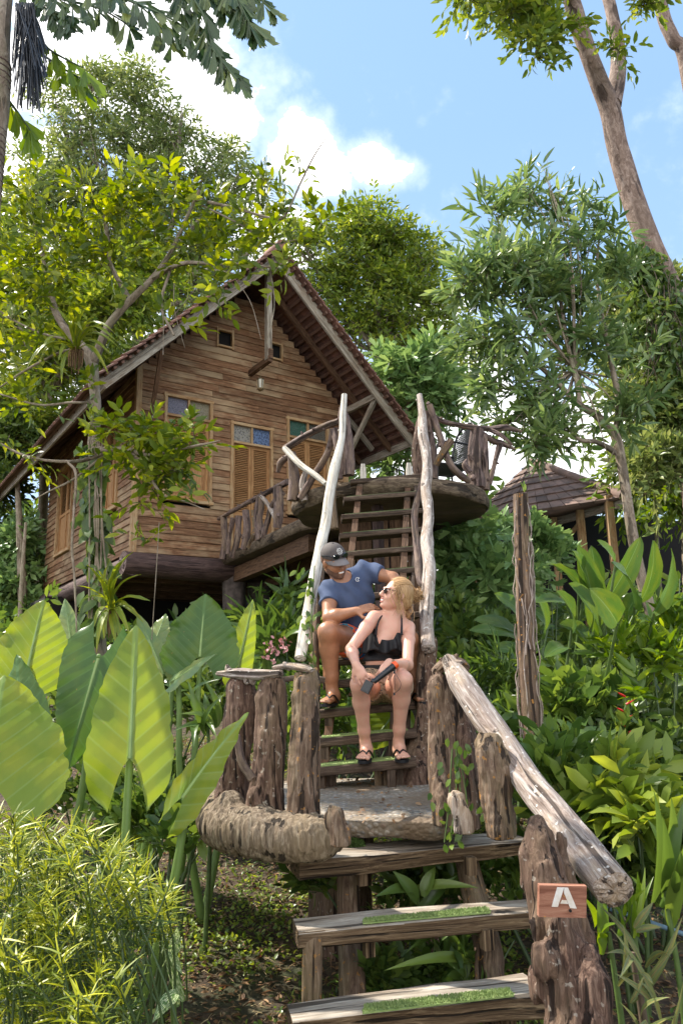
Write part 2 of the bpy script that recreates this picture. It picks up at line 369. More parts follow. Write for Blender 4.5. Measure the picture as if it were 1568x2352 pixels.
# ------------------------------------------------------------------ blended solids
class SDF:
    def __init__(s, lo, hi, h):
        s.lo = np.asarray(lo, float); s.h = h; s.n = np.ceil((np.asarray(hi)-s.lo)/h).astype(int)+1; s.d = np.full(s.n, 1., np.float32)
    def sub(s, lo, hi):
        a = np.clip(np.floor((np.asarray(lo)-s.lo)/s.h).astype(int), 0, s.n-1); b = np.clip(np.ceil((np.asarray(hi)-s.lo)/s.h).astype(int)+1, 1, s.n)
        sl_ = tuple(slice(x, y) for x, y in zip(a, b)); g = np.meshgrid(*[s.lo[i]+s.h*np.arange(a[i], b[i]) for i in range(3)], indexing='ij', sparse=True); return sl_, g
    def put(s, sl_, d2, k, op='add'):
        d1 = s.d[sl_]; d2 = d2.astype(np.float32)
        if op == 'add': h = np.clip(.5+.5*(d1-d2)/k, 0, 1); s.d[sl_] = d1*(1-h)+d2*h-k*h*(1-h)
        elif op == 'cut': d2 = -d2; h = np.clip(.5-.5*(d1-d2)/k, 0, 1); s.d[sl_] = d1*(1-h)+d2*h+k*h*(1-h)
    def cone(s, a, b, ra, rb, k=.02, op='add'):
        a, b = np.asarray(a, float), np.asarray(b, float); m = max(ra, rb)+k+.03; sl_, (X, Y, Z) = s.sub(np.minimum(a, b)-m, np.maximum(a, b)+m); ab = b-a; L2 = max(ab@ab, 1e-12)
        t = np.clip(((X-a[0])*ab[0]+(Y-a[1])*ab[1]+(Z-a[2])*ab[2])/L2, 0, 1)
        d = np.sqrt((X-a[0]-t*ab[0])**2+(Y-a[1]-t*ab[1])**2+(Z-a[2]-t*ab[2])**2)-(ra+(rb-ra)*t); s.put(sl_, d, k, op)
    def chain(s, P, R, k=.02):
        for i in range(len(P)-1): s.cone(P[i], P[i+1], R[i], R[i+1], k)
    def ell(s, c, r, A=np.eye(3), k=.02, op='add'):
        c = np.asarray(c, float); r = np.asarray(r, float); m = max(r)+k+.03; sl_, (X, Y, Z) = s.sub(c-m, c+m); X, Y, Z = X-c[0], Y-c[1], Z-c[2]
        q = [X*A[i][0]+Y*A[i][1]+Z*A[i][2] for i in range(3)]; k0 = np.sqrt(sum((q[i]/r[i])**2 for i in range(3))); k1 = np.sqrt(sum((q[i]/r[i]**2)**2 for i in range(3)))+1e-6
        s.put(sl_, k0*(k0-1)/k1, k, op)
    def half(s, p, n):      # keep the side where (x-p).n < 0
        sl_, (X, Y, Z) = s.sub(s.lo, s.lo+s.h*s.n); n = nrmz(n); d = (X-p[0])*n[0]+(Y-p[1])*n[1]+(Z-p[2])*n[2]; s.d[sl_] = np.maximum(s.d[sl_], d.astype(np.float32))
    def mesh(s, mb, mi=0, smooth=2, G=None):
        d = s.d
        for ax in range(3):
            for e in (0, -1): w = [slice(None)]*3; w[ax] = e; d[tuple(w)] = np.maximum(d[tuple(w)], .003)
        S = d < 0; nx, ny, nz_ = (q-1 for q in d.shape)
        c = np.zeros((nx, ny, nz_), np.uint8)
        for i in (0, 1):
            for j in (0, 1):
                for k in (0, 1): c += S[i:i+nx, j:j+ny, k:k+nz_]
        I = np.argwhere((c > 0) & (c < 8)); idx = -np.ones(c.shape, np.int64); idx[tuple(I.T)] = np.arange(len(I))
        acc = np.zeros((len(I), 3)); cnt = np.zeros(len(I)); co = [np.array([i, j, k]) for i in (0, 1) for j in (0, 1) for k in (0, 1)]
        for a in range(8):
            for b in range(a+1, 8):
                if abs(co[a]-co[b]).sum() != 1: continue
                da = d[tuple((I+co[a]).T)]; db = d[tuple((I+co[b]).T)]; m = (da < 0) != (db < 0); t = np.where(m, da/np.where(m, da-db, 1), 0)
                acc += np.where(m[:, None], co[a]+t[:, None]*(co[b]-co[a]), 0); cnt += m
        V = s.lo+s.h*(I+acc/cnt[:, None]); Fs = []
        for ax in range(3):
            u, v = (ax+1) % 3, (ax+2) % 3; sh = [slice(None)]*3; sh2 = [slice(None)]*3; sh[ax] = slice(0, -1); sh2[ax] = slice(1, None)
            A_, B_ = S[tuple(sh)], S[tuple(sh2)]; E = np.argwhere(A_ != B_); inn = A_[tuple(E.T)]
            ok = (E[:, u] > 0) & (E[:, v] > 0) & (E[:, u] < d.shape[u]-1) & (E[:, v] < d.shape[v]-1); E, inn = E[ok], inn[ok]
            eu, ev = np.eye(3, dtype=int)[u], np.eye(3, dtype=int)[v]
            q = [idx[tuple((E-o).T)] for o in (eu+ev, ev, 0*eu, eu)]; Q = np.stack(q, 1); Q[~inn] = Q[~inn][:, ::-1]; Fs.append(Q)
        Fq = np.concatenate(Fs)
        for _ in range(smooth):      # light relaxation
            a2 = np.zeros_like(V); n2 = np.zeros(len(V))
            for i in range(4):
                np.add.at(a2, Fq[:, i], V[Fq[:, (i+1) % 4]]+V[Fq[:, (i+3) % 4]]); np.add.at(n2, Fq[:, i], 2)
            V = np.where(n2[:, None] > 0, V*.5+a2/np.maximum(n2, 1)[:, None]*.5, V)
        mb.add(V, Fq, G and G(V), mi)
# ------------------------------------------------------------------ material set
MT['siding'] = wood('weathered_siding', (.075, .034, .016), (.20, .098, .048), (.33, .185, .095), ring=60, along=2.2, patch=(.46, .34, .20), patch_amt=.65, pscale=1.3, isl=.18, crack=.3, bump=.4)
MT['trim'] = wood('window_trim_wood', (.20, .10, .04), (.36, .21, .10), (.46, .30, .15), ring=50, along=3, patch=(.5, .42, .26), patch_amt=.4, isl=.12, crack=.2, bump=.25)
MT['shutter'] = wood('shutter_wood', (.20, .09, .03), (.36, .19, .08), (.45, .27, .12), ring=50, along=3, isl=.1, crack=.15, bump=.2)
MT['grey'] = wood('weathered_grey_timber', (.15, .11, .08), (.30, .26, .20), (.43, .39, .32), ring=50, along=2.5, patch=(.2, .13, .08), patch_amt=.5, crack=.5)
MT['darkwood'] = wood('dark_brown_timber', (.05, .026, .014), (.12, .065, .036), (.18, .105, .06), ring=50, along=3, crack=.4)
MT['stair'] = wood('stair_timber', (.035, .022, .015), (.085, .056, .038), (.17, .12, .085), ring=55, along=3, crack=.5, isl=.15)
MT['plank'] = wood('sun_bleached_plank', (.11, .08, .055), (.28, .225, .17), (.50, .44, .36), ring=46, along=2., patch=(.54, .50, .42), patch_amt=.45, pscale=3, crack=.85, bump=.9, isl=.08)
MT['plankside'] = wood('dark_plank_side', (.045, .026, .014), (.15, .095, .052), (.34, .24, .14), ring=85, along=1.6, crack=.95, bump=1.2, isl=.1)  # darker brown for step sides, undersides and cleats
MT['stump'] = wood('old_stump_wood', (.038, .021, .015), (.125, .072, .05), (.27, .18, .13), ring=60, along=3.6, patch=(.22, .16, .09), patch_amt=.45, pscale=2.4, crack=.9, bump=1.1, isl=0, spots=(.36, .31, .25))
MT['stump2'] = wood('lichen_stump_wood', (.05, .03, .019), (.155, .098, .064), (.32, .235, .165), ring=60, along=3.2, patch=(.28, .22, .11), patch_amt=.45, pscale=2.4, crack=.9, bump=1.1, isl=0, spots=(.42, .20, .05))
MT['log'] = wood('split_bark_log', (.06, .042, .028), (.21, .155, .105), (.40, .33, .24), ring=55, along=5, crack=.9, bump=1.1, isl=0, pscale=2, patch=(.30, .22, .12), patch_amt=.4)
MT['drift'] = wood('driftwood_rail', (.15, .105, .08), (.34, .27, .23), (.60, .55, .49), ring=60, along=3.6, patch=(.50, .36, .20), patch_amt=.55, pscale=2.6, crack=.85, bump=1.1, isl=0, spots=(.74, .70, .64))
MT['white'] = wood('pale_peeled_pole', (.34, .29, .22), (.62, .57, .48), (.78, .74, .66), ring=60, along=2.4, patch=(.42, .36, .28), patch_amt=.5, crack=.55, bump=.6, isl=0)
MT['pole'] = wood('grey_bark_pole', (.20, .15, .12), (.40, .33, .28), (.60, .55, .49), ring=45, along=4, patch=(.24, .16, .10), patch_amt=.5, crack=.85, bump=1., isl=0, spots=(.7, .68, .62))
MT['gnarl'] = wood('purple_brown_branch', (.05, .032, .028), (.14, .095, .082), (.26, .19, .16), ring=40, along=4, patch=(.34, .24, .14), patch_amt=.4, crack=.8, bump=1., isl=.2)
MT['beam'] = wood('painted_log_beam', (.035, .022, .020), (.085, .052, .045), (.14, .09, .078), ring=30, along=2, crack=.5, bump=.8, isl=0)
MT['bark'] = wood('grey_tree_bark', (.12, .09, .06), (.27, .21, .155), (.40, .34, .265), ring=22, along=5, patch=(.22, .22, .12), patch_amt=.45, pscale=5, crack=.6, bump=.9, isl=0)
MT['barkred'] = wood('brown_tree_bark', (.10, .062, .045), (.24, .165, .125), (.40, .30, .24), ring=14, along=4, crack=.7, bump=1.2, isl=0, patch=(.13, .09, .065), patch_amt=.5, pscale=2)
MT['twig'] = plain('brown_twig', (.12, .085, .05), .8, noise=.4)
MT['pillar'] = plain('rough_pillar_bark', (.125, .095, .082), .9, noise=.55, nscale=14, bump=.8)
MT['slabside'] = wood('slab_edge_bark', (.045, .03, .018), (.13, .092, .06), (.25, .19, .125), ring=34, along=6, crack=.8, bump=1.1, isl=0)
MT['slabunder'] = plain('damp_slab_underside', (.15, .105, .07), .9, noise=.5, nscale=4, col2=(.07, .055, .035), bump=.4)
MT['tile'] = plain('red_brown_roof_tile', (.22, .105, .07), .85, noise=.5, nscale=9, col2=(.12, .06, .045), isl=.3, bump=.3)
MT['tilegrey'] = plain('faded_roof_tile', (.19, .12, .095), .85, noise=.4, nscale=5, col2=(.11, .075, .06), isl=.35, bump=.3)
MT['batten'] = plain('roof_batten', (.17, .09, .06), .9, noise=.3)
MT['dark'] = plain('painted_deep_shade', (.008, .006, .005), .95)  # near-black colour stands in for shade in rooms and under the house
MT['mat_green'] = plain('artificial_grass', (.17, .25, .07), .85, noise=.3, nscale=60, col2=(.27, .34, .12))
MT['mat_dark'] = plain('worn_artificial_grass', (.075, .11, .035), .9, noise=.3, nscale=60, col2=(.12, .15, .06))
MT['moss'] = plain('moss', (.05, .10, .015), .95, noise=.4, nscale=40, col2=(.09, .15, .03), bump=.8)
MT['metal'] = plain('black_metal', (.012, .013, .016), .35, noise=.1)
MT['lantern'] = plain('brass_lantern', (.26, .18, .09), .45, metal=.6, noise=.3)
MT['glasslan'] = plain('frosted_glass', (.55, .52, .42), .3, noise=.1)
MT['signwood'] = wood('red_brown_sign_board', (.16, .06, .035), (.30, .135, .085), (.38, .20, .13), ring=60, along=3, crack=.25, bump=.3, isl=0, spots=(.5, .22, .05))
MT['signwhite'] = plain('worn_white_paint', (.74, .72, .68), .7, noise=.15, nscale=30, col2=(.6, .52, .42))
def glassmat(name, c1, c2, sc):
    m, g = newmat(name); tcn = g('ShaderNodeTexCoord')
    v = g('ShaderNodeTexVoronoi', {'Vector': tcn.outputs['Object'], 'Scale': sc})
    c = g.mix(g('ShaderNodeMapRange', {'Value': v.outputs['Distance'], 'From Min': .25, 'From Max': .5}).outputs[0], c1, c2)
    bp = g('ShaderNodeBump', {'Height': v.outputs['Distance'], 'Strength': .6, 'Distance': .01})
    b = g('ShaderNodeBsdfPrincipled', {'Base Color': c, 'Roughness': .22, 'Normal': bp.outputs[0]}); finish(g, b.outputs[0]); return m
MT['pane_violet'] = glassmat('violet_patterned_glass', (.06, .06, .09), (.13, .12, .16), 60)
MT['pane_amber'] = glassmat('amber_patterned_glass', (.13, .11, .06), (.20, .17, .10), 60)
MT['pane_grey'] = glassmat('grey_patterned_glass', (.07, .065, .06), (.24, .22, .18), 34)
MT['pane_blue'] = glassmat('blue_patterned_glass', (.018, .03, .07), (.10, .15, .27), 34)
MT['pane_green'] = glassmat('green_patterned_glass', (.008, .045, .03), (.03, .09, .06), 60)
MT['pane_dark'] = glassmat('brown_patterned_glass', (.03, .03, .025), (.09, .08, .06), 60)
def pebble():
    m, g = newmat('pebble_concrete'); tcn = g('ShaderNodeTexCoord')
    v = g('ShaderNodeTexVoronoi', {'Vector': tcn.outputs['Object'], 'Scale': 42., 'Randomness': 1.})
    col = g.ramp(g('ShaderNodeSeparateColor', {0: v.outputs['Color']}).outputs[0], [(0, (.13, .13, .13)), (.4, (.27, .25, .22)), (.7, (.40, .36, .30)), (1, (.22, .16, .12))])
    gap = g('ShaderNodeMapRange', {'Value': v.outputs['Distance'], 'From Min': .38, 'From Max': .55}).outputs[0]
    c = g.mix(gap, col, (.20, .165, .12))
    n = g('ShaderNodeTexNoise', {'Vector': tcn.outputs['Object'], 'Scale': 3.5, 'Detail': 5.})
    c = g.mix(g('ShaderNodeMapRange', {'Value': n.outputs[0], 'From Min': .52, 'From Max': .66}).outputs[0], c, (.17, .12, .075))
    h = g.math('ADD', g.math('MULTIPLY', v.outputs['Distance'], -1.), g.math('MULTIPLY', n.outputs[0], 1.))
    bp = g('ShaderNodeBump', {'Height': h, 'Strength': .9, 'Distance': .012})
    b = g('ShaderNodeBsdfPrincipled', {'Base Color': c, 'Roughness': .8, 'Normal': bp.outputs[0]}); finish(g, b.outputs[0]); return m
MT['pebble'] = pebble()
def ground_mat():
    m, g = newmat('forest_floor'); tcn = g('ShaderNodeTexCoord'); o = tcn.outputs['Object']
    n = g('ShaderNodeTexNoise', {'Vector': o, 'Scale': 1.6, 'Detail': 6., 'Roughness': .7})
    n2 = g('ShaderNodeTexNoise', {'Vector': o, 'Scale': 22., 'Detail': 6., 'Roughness': .75})
    v = g('ShaderNodeTexVoronoi', {'Vector': o, 'Scale': 30.})
    c = g.ramp(n2.outputs[0], [(.3, (.018, .012, .008)), (.5, (.065, .042, .025)), (.72, (.17, .115, .065))])
    lc = g.ramp(g('ShaderNodeSeparateColor', {0: v.outputs['Color']}).outputs[0], [(0, (.02, .014, .01)), (.5, (.09, .052, .03)), (.8, (.20, .14, .08)), (1, (.05, .07, .02))])
    c = g.mix(.45, c, lc)
    c = g.mix(g('ShaderNodeMapRange', {'Value': n.outputs[0], 'From Min': .5, 'From Max': .62, 'To Max': .6}).outputs[0], c, (.03, .055, .014))
    bp = g('ShaderNodeBump', {'Height': n2.outputs[0], 'Strength': 1., 'Distance': .04})
    b = g('ShaderNodeBsdfPrincipled', {'Base Color': c, 'Roughness': .95, 'Normal': bp.outputs[0]}); finish(g, b.outputs[0]); return m
MT['ground'] = ground_mat()
# ------------------------------------------------------------------ ground
def gz(x, y):
    x = np.asarray(x, float); y = np.asarray(y, float)
    b = np.interp(y, [-5, 2.2, 4, 6, 9, 12, 20, 60, 300], [-.1, 0, .12, .5, 1.15, 1.6, 2.0, 3.2, 9])
    return b+.10*fbm(x*.7, y*.7, 0, 5, 3)+.012*vn(x*9, y*9, 0, 8)
def build_ground():
    xs = np.concatenate([-np.geomspace(260, 6, 40), np.linspace(-5.8, 5.8, 150), np.geomspace(6, 260, 40)])
    ys = np.concatenate([[-8, -4, -1], np.linspace(0, 9, 140), np.linspace(9.2, 20, 40), np.geomspace(21, 420, 40)])
    X, Y = np.meshgrid(xs, ys); Z = gz(X, Y); n, m = X.shape
    V = np.stack([X, Y, Z], -1).reshape(-1, 3); i = np.arange(n-1)[:, None]*m; j = np.arange(m-1)[None]
    mb = MB(); mb.add(V, np.stack([i+j, i+j+1, i+m+j+1, i+m+j], -1).reshape(-1, 4))
    mb.build('ground', MT['ground'], kind='structure', org=(0, 0, 0))
build_ground()
# ------------------------------------------------------------------ the gabled timber house
HU = np.array([.828, .560, 0]); HU /= np.linalg.norm(HU); HV = np.array([-HU[1], HU[0], 0]); HO = np.array([-2.857, 10.212, 3.4])
def hp(u, v, z): return HO+u*HU+v*HV+z*ZA
UC, WW, WL = 1.76, 3.52, 5.1; RZ, EZ, EU = 4.57, 2.0, -.78
house = empty('timber_house', hp(UC, 2, -2.2), 'raised brown timber house with steep gabled tile roof and louvred shutters', 'house')
def gable_rows(O, A, N_, length, ztop, openings, rh=.103, zb=0.):
    """clapboards on a wall: O origin, A along, N_ outward; ztop(a) gives the wall height, boards stop at openings"""
    mb = MB(); z = zb
    while z < 4.2:
        z1 = z+rh
        # interval where wall exists at mid height
        aa = np.linspace(0, length, 400); ok = ztop(aa) > z+rh*.5
        if not ok.any(): break
        a0, a1 = aa[ok][0], aa[ok][-1]; iv = [(a0, a1)]
        for (b0, b1, c0, c1) in openings:
            if c0 < z+rh*.75 and c1 > z+rh*.25:
                nv = []
                for (p, q) in iv:
                    if b1 <= p or b0 >= q: nv.append((p, q)); continue
                    if b0 > p: nv.append((p, b0))
                    if b1 < q: nv.append((b1, q))
                iv = nv
        for (p, q) in iv:
            cuts = [p]
            while q-cuts[-1] > 2.2: cuts.append(cuts[-1]+1.1+rng.random()*1.0)
            cuts.append(q)
            for s, e in zip(cuts[:-1], cuts[1:]):
                e2 = e-.004; w = .004*rng.random(); o = rng.random()*30; dz = .003*rng.normal()
                n = max(2, int((e2-s)/.25)+1); A_ = np.linspace(s, e2, n); wob = .0035*vn(A_*3, z*5, o, 2)
                P = []
                for a, wb in zip(A_, wob):
                    b = O+A*a
                    P += [b+N_*(.024+w+wb)+ZA*(z-.006+dz+wb), b+N_*(-.004)+ZA*(z-.006), b+N_*(.006+w)+ZA*(z1+.004), b+N_*(-.004)+ZA*(z1+.004)]
                P = np.array(P); G = np.stack([np.tile([0, .02, .1, .12], n)+o, np.zeros(4*n), np.repeat(A_, 4)+o], 1); f = []
                for k in range(n-1):
                    a = 4*k; b = a+4
                    f += [(a, b, b+2, a+2), (a+1, b+1, b, a), (a+2, b+2, b+3, a+3), (a+3, b+3, b+1, a+1)]
                f += [(0, 2, 3, 1), (4*n-4, 4*n-3, 4*n-1, 4*n-2)]
                mb.add(P, f, G, smooth=False)
        z = z1
    return mb
FN = -HV; SN = -HU
front_open = [(.38, 1.12, .78, 2.37), (1.44, 2.15, .0, 2.12), (2.42, 3.20, .78, 2.37), (1.19, 1.45, 3.33, 3.60), (2.07, 2.33, 3.33, 3.60)]
wallh = lambda u: 2.72+np.minimum(u, WW-u)*(4.45-2.72)/UC
gable_rows(HO, HU, FN, WW, wallh, front_open).build('front_wall', MT['siding'], house)
side_open = [(.75, 1.45, .78, 2.2), (3.3, 4.3, .55, 2.2)]
gable_rows(HO, HV, SN, WL, lambda a: a*0+2.7, side_open).build('side_wall', MT['siding'], house)
mb = MB()   # far walls close the house
box(mb, hp(WW, WL/2, 1.35), HV, HU, ZA, WL/2, .02, 1.36); box(mb, hp(WW/2, WL, 1.35), HU, HV, ZA, WW/2, .02, 1.36)
mb.add([hp(0, WL, 2.7), hp(WW, WL, 2.7), hp(UC, WL, 4.4)], [(0, 1, 2)]); mb.build('back_wall', MT['darkwood'], house)
mb = MB(); box(mb, hp(WW/2, WL/2, -.06), HU, HV, ZA, WW/2-.03, WL/2-.03, .055); mb.build('floor_board', MT['darkwood'], house)
for uu in (-.012, WW+.012):
    mb = MB(); box(mb, hp(uu, -.012, 1.36), ZA, HU, HV, 1.38, .04, .04); mb.build('corner_post', MT['trim'], house)
def opening(O, A, N_, a0, a1, z0, z1, panes, name, louv=(.0, .55), transom=.26, depth=.05):
    """frame, transom lights and a pair of louvred leaves"""
    fr = MB(); t = .045; c = lambda a, z, n=0: O+A*a+N_*n+ZA*z
    box(fr, c(a0+t/2-.01, (z0+z1)/2, .012), ZA, A, N_, (z1-z0)/2+.02, t/2, .035); box(fr, c(a1-t/2+.01, (z0+z1)/2, .012), ZA, A, N_, (z1-z0)/2+.02, t/2, .035)
    box(fr, c((a0+a1)/2, z1-t/2+.01, .014), A, ZA, N_, (a1-a0)/2+.02, t/2, .037)
    if z0 > .1: box(fr, c((a0+a1)/2, z0+t/2-.01, .018), A, ZA, N_, (a1-a0)/2+.035, t/2, .04)
    ia0, ia1 = a0+t-.01, a1-t+.01; top = z1-t+.01; zt = top-transom
    if transom:
        box(fr, c((a0+a1)/2, zt-.018, .010), A, ZA, N_, (ia1-ia0)/2, .018, .032)
        box(fr, c((a0+a1)/2, (zt+top)/2, .006), ZA, A, N_, (top-zt)/2, .014, .028)
    w = fr.build(name, MT['trim'], house)
    am = (a0+a1)/2
    if transom:
        for k, pm in enumerate(panes):
            mb = MB(); p0, p1 = (ia0, am-.014) if k == 0 else (am+.014, ia1)
            box(mb, c((p0+p1)/2, (zt+top)/2, -.012), A, ZA, N_, (p1-p0)/2, (top-zt)/2, .006); mb.build('pane', MT[pm], w)
    lt = (zt-.036) if transom else top; zb = z0+.03 if z0 > .1 else z0+.01
    for k in range(2):
        mb = MB(); p0, p1 = (ia0+.004, am-.003) if k == 0 else (am+.003, ia1-.004); st = .042; H = lt-zb
        dd = -.022
        for pa in (p0+st/2, p1-st/2): box(mb, c(pa, (zb+lt)/2, dd), ZA, A, N_, H/2, st/2, .016)
        lo = zb+H*(1-louv[1])
        for zz in (zb+.035, lo, lt-.025): box(mb, c((p0+p1)/2, zz, dd), A, ZA, N_, (p1-p0)/2-st, .028, .0155)
        q0, q1 = lo+.03, lt-.055; nn = int((q1-q0)/.028)
        for s in range(nn):
            zz = q0+(s+.5)*(q1-q0)/nn; d = nrmz(N_*-.7+ZA*.7)
            box(mb, c((p0+p1)/2, zz, dd-.004), A, d, np.cross(A, d), (p1-p0)/2-st, .019, .003, g0=s*.7)
        box(mb, c((p0+p1)/2, (zb+lo)/2+.01, dd-.008), ZA, A, N_, (lo-zb)/2-.02, (p1-p0)/2-st, .005)
        box(mb, c((p0+p1)/2, (zb+lo)/2+.01, dd-.002), ZA, A, N_, max(.02, (lo-zb)/2-.09), max(.02, (p1-p0)/2-st-.035), .006)
        mb.build('shutter', MT['shutter'], w)
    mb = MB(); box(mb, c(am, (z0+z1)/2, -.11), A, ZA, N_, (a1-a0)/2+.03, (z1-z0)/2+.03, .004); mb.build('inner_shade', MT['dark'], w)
    return w
opening(HO, HU, FN, .38, 1.12, .78, 2.37, ('pane_violet', 'pane_amber'), 'window')
dr = opening(HO, HU, FN, 1.44, 2.15, 0, 2.12, ('pane_grey', 'pane_blue'), 'door', louv=(0, .62))
for k, uu in enumerate((1.775, 1.815)):
    mb = MB(); bar(mb, hp(uu, -.012, .86), hp(uu, -.012, 1.0), .012, .02); mb.build('handle', MT['metal'], dr)
opening(HO, HU, FN, 2.42, 3.20, .78, 2.37, ('pane_green', 'pane_dark'), 'window')
opening(HO, HV, SN, .75, 1.45, .78, 2.2, (), 'window', transom=0)
opening(HO, HV, SN, 3.3, 4.3, .55, 2.2, (), 'window', transom=0)
for a0, a1 in ((1.19, 1.45), (2.07, 2.33)):
    fr = MB(); z0, z1 = 3.33, 3.60; t = .03
    for a in (a0, a1): box(fr, hp(a, -.014, (z0+z1)/2), ZA, HU, HV, (z1-z0)/2+.03, t/2, .03)
    for z in (z0, z1): box(fr, hp((a0+a1)/2, -.012, z), HU, ZA, HV, (a1-a0)/2-.015, t/2, .028)
    w = fr.build('vent', MT['trim'], house)
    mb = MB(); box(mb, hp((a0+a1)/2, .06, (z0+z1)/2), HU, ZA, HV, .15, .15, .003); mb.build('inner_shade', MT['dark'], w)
# roof
VF, VB = -1.05, 7.6
def slope(side):
    sgn = 1 if side == 'r' else -1
    rid = lambda v, d=0, n=0: None
    top = np.array([UC, RZ+.03]); e = np.array([UC+sgn*(UC-EU)*1.0, EZ+.03]); L = np.linalg.norm(e-top); D = (e-top)/L; Nn = np.array([sgn*-D[1]*sgn if 0 else -D[1]*1., D[0]]) if sgn < 0 else np.array([-D[1], D[0]])
    if Nn[1] < 0: Nn = -Nn
    P = lambda s, v, h: hp(top[0]+D[0]*s+Nn[0]*h, v, top[1]+D[1]*s+Nn[1]*h)
    Dw = nrmz(HU*D[0]+ZA*D[1]); Nw = nrmz(HU*Nn[0]+ZA*Nn[1])
    return P, L, Dw, Nw
rp = None
for side in 'lr':
    P, L, Dw, Nw = slope(side)
    mb = MB(); nc = int(L/.17); ncol = 62
    for k in range(nc+1):      # courses of round-nosed tiles
        s0 = k*.17-.03; s1 = s0+.20
        vs_ = np.linspace(VF, VB, ncol*4+1); ph = np.arange(len(vs_)) % 4; wave = np.array([.0, .012, .016, .012])[ph]; nose = np.array([-.02, .004, .012, .004])[ph]
        jit = .004*vn(vs_*6, k, 0, 3)
        A = np.array([P(s0, v, .055+w) for v, w in zip(vs_, wave)]); B = np.array([P(min(s1+no, L+.08), v, .085+w+j) for v, w, no, j in zip(vs_, wave, nose, jit)]); Cc = np.array([P(min(s1+no, L+.08), v, .060+j) for v, w, no, j in zip(vs_, wave, nose, jit)]); Dd = np.array([P(s0, v, .035) for v in vs_])
        for c0 in range(0, len(vs_)-1, 4):
            sl_ = slice(c0, c0+5); m = len(vs_[sl_])
            V = np.concatenate([A[sl_], B[sl_], Cc[sl_], Dd[sl_]]); f = []
            for q in range(m-1):
                for r0, r1 in ((0, 1), (1, 2), (2, 3), (3, 0)): f.append((r0*m+q, r0*m+q+1, r1*m+q+1, r1*m+q))
            f += [(0, m, 2*m, 3*m), (m-1, 4*m-1, 3*m-1, 2*m-1)]
            mb.add(V, f, smooth=False)
    roof = mb.build('roof', MT['tile'], house)
    bt = MB(); nb = int(L/.135)
    for k in range(nb+1):
        s = .05+k*.135; bar(bt, P(s, VF+.03, .015), P(s, VB, .015), .045, .03, up=Nw)
    bt.build('batten', MT['batten'], roof)
    ra = MB()
    for v in (-.35, .55, 1.5, 2.5, 3.5, 4.5, 5.5): bar(ra, P(.02, v, -.05), P(L-.02, v, -.05), .05, .09, up=Nw)
    ra.build('rafter', MT['darkwood'], roof)
    bb = MB(); bar(bb, P(.0, -.9, -.045), P(L+.05, -.9, -.045), .04, .15, up=Nw); bb.build('barge_board', MT['grey'], roof)
    bb = MB(); bar(bb, P(L-.01, -.88, -.06), P(L-.01, VB, -.06), .03, .13, up=ZA); bb.build('fascia_board', MT['grey'], roof)
mb = MB()
for k in range(22): sweep(mb, [hp(UC, VF+k*.4, RZ+.12), hp(UC, VF+k*.4+.43, RZ+.135)], [.085, .095], seg=10, n=3)
mb.build('ridge_tile', MT['tile'], house)
# king post hanging from the ridge, stub beam back to the wall, lantern and struts
vk = -.62
mb = MB(); bar(mb, hp(UC, vk, 2.98), hp(UC, vk, RZ-.05), .085, .085, up=HV); mb.build('king_post', MT['grey'], house)
mb = MB(); bar(mb, hp(UC, vk-.06, 2.98), hp(UC, 0, 2.98), .07, .09); bar(mb, hp(UC-.02, vk-.06, 3.06), hp(UC+.04, vk-.06, 3.06), .03, .16); mb.build('stub_beam', MT['darkwood'], house)
mb = MB(); bar(mb, hp(.12, -.05, 1.55), hp(-.0, -.86, 2.62), .05, .07); mb.build('strut', MT['darkwood'], house)
mb = MB(); bar(mb, hp(WW-.02, -.05, 1.75), hp(WW+.12, -.86, 2.75), .05, .08); mb.build('strut', MT['grey'], house)
mb = MB(); bar(mb, hp(WW-.05, -.05, 2.62), hp(WW+.1, -.9, 2.70), .06, .10); bar(mb, hp(WW-.0, .02, 2.7), hp(WW+.62, .02, 2.1), .05, .08); mb.build('eave_beam', MT['grey'], house)
# floor beams and pillars
mb = MB(); sweep(mb, [hp(-.15, -.02, -.17), hp(.9, -.05, -.19), hp(2.2, -.03, -.17), hp(WW+.2, 0, -.2)], [.19, .20, .185, .19], seg=18, n=40, amp=.10, fr=3, fs=2.2, ridge=.05, seed=4, flat=.85)
sweep(mb, [hp(.0, -.1, -.20), hp(.0, 2, -.22), hp(.02, 4, -.2), hp(0, 5.3, -.2)], [.17, .18, .17, .18], seg=16, n=40, amp=.10, fr=3, fs=2.2, ridge=.05, seed=7, flat=.9)
mb.build('floor_beam', MT['beam'], house)
mb = MB()
for v in (1., 2., 3., 4.): bar(mb, hp(0, v, -.2), hp(WW, v, -.2), .12, .16)
mb.build('joist', MT['darkwood'], house)
for u, v, r in ((1.50, -.05, .155), (1.98, .10, .15), (.3, 2.6, .15), (2.9, 2.6, .15), (.3, 4.6, .15), (3.1, .4, .15)):
    p = hp(u, v, 0); mb = MB(); zb = gz(p[0], p[1])-.2
    sweep(mb, [[p[0]-.02, p[1], zb], [p[0], p[1], zb+1.0], [p[0]-.01, p[1], HO[2]-.12]], [r*1.15, r, r*1.2], seg=20, n=26, amp=.10, fr=2.5, fs=1.8, ridge=.08, seed=int(u*10)); mb.build('pillar', MT['pillar'], house)
mb = MB()    # near-black boards added to stand in for deep shade under the house
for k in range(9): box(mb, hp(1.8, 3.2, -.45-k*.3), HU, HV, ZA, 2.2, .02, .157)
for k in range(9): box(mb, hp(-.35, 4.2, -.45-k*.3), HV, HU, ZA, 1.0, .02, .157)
mb.build('undercroft_shade', MT['dark'], house)
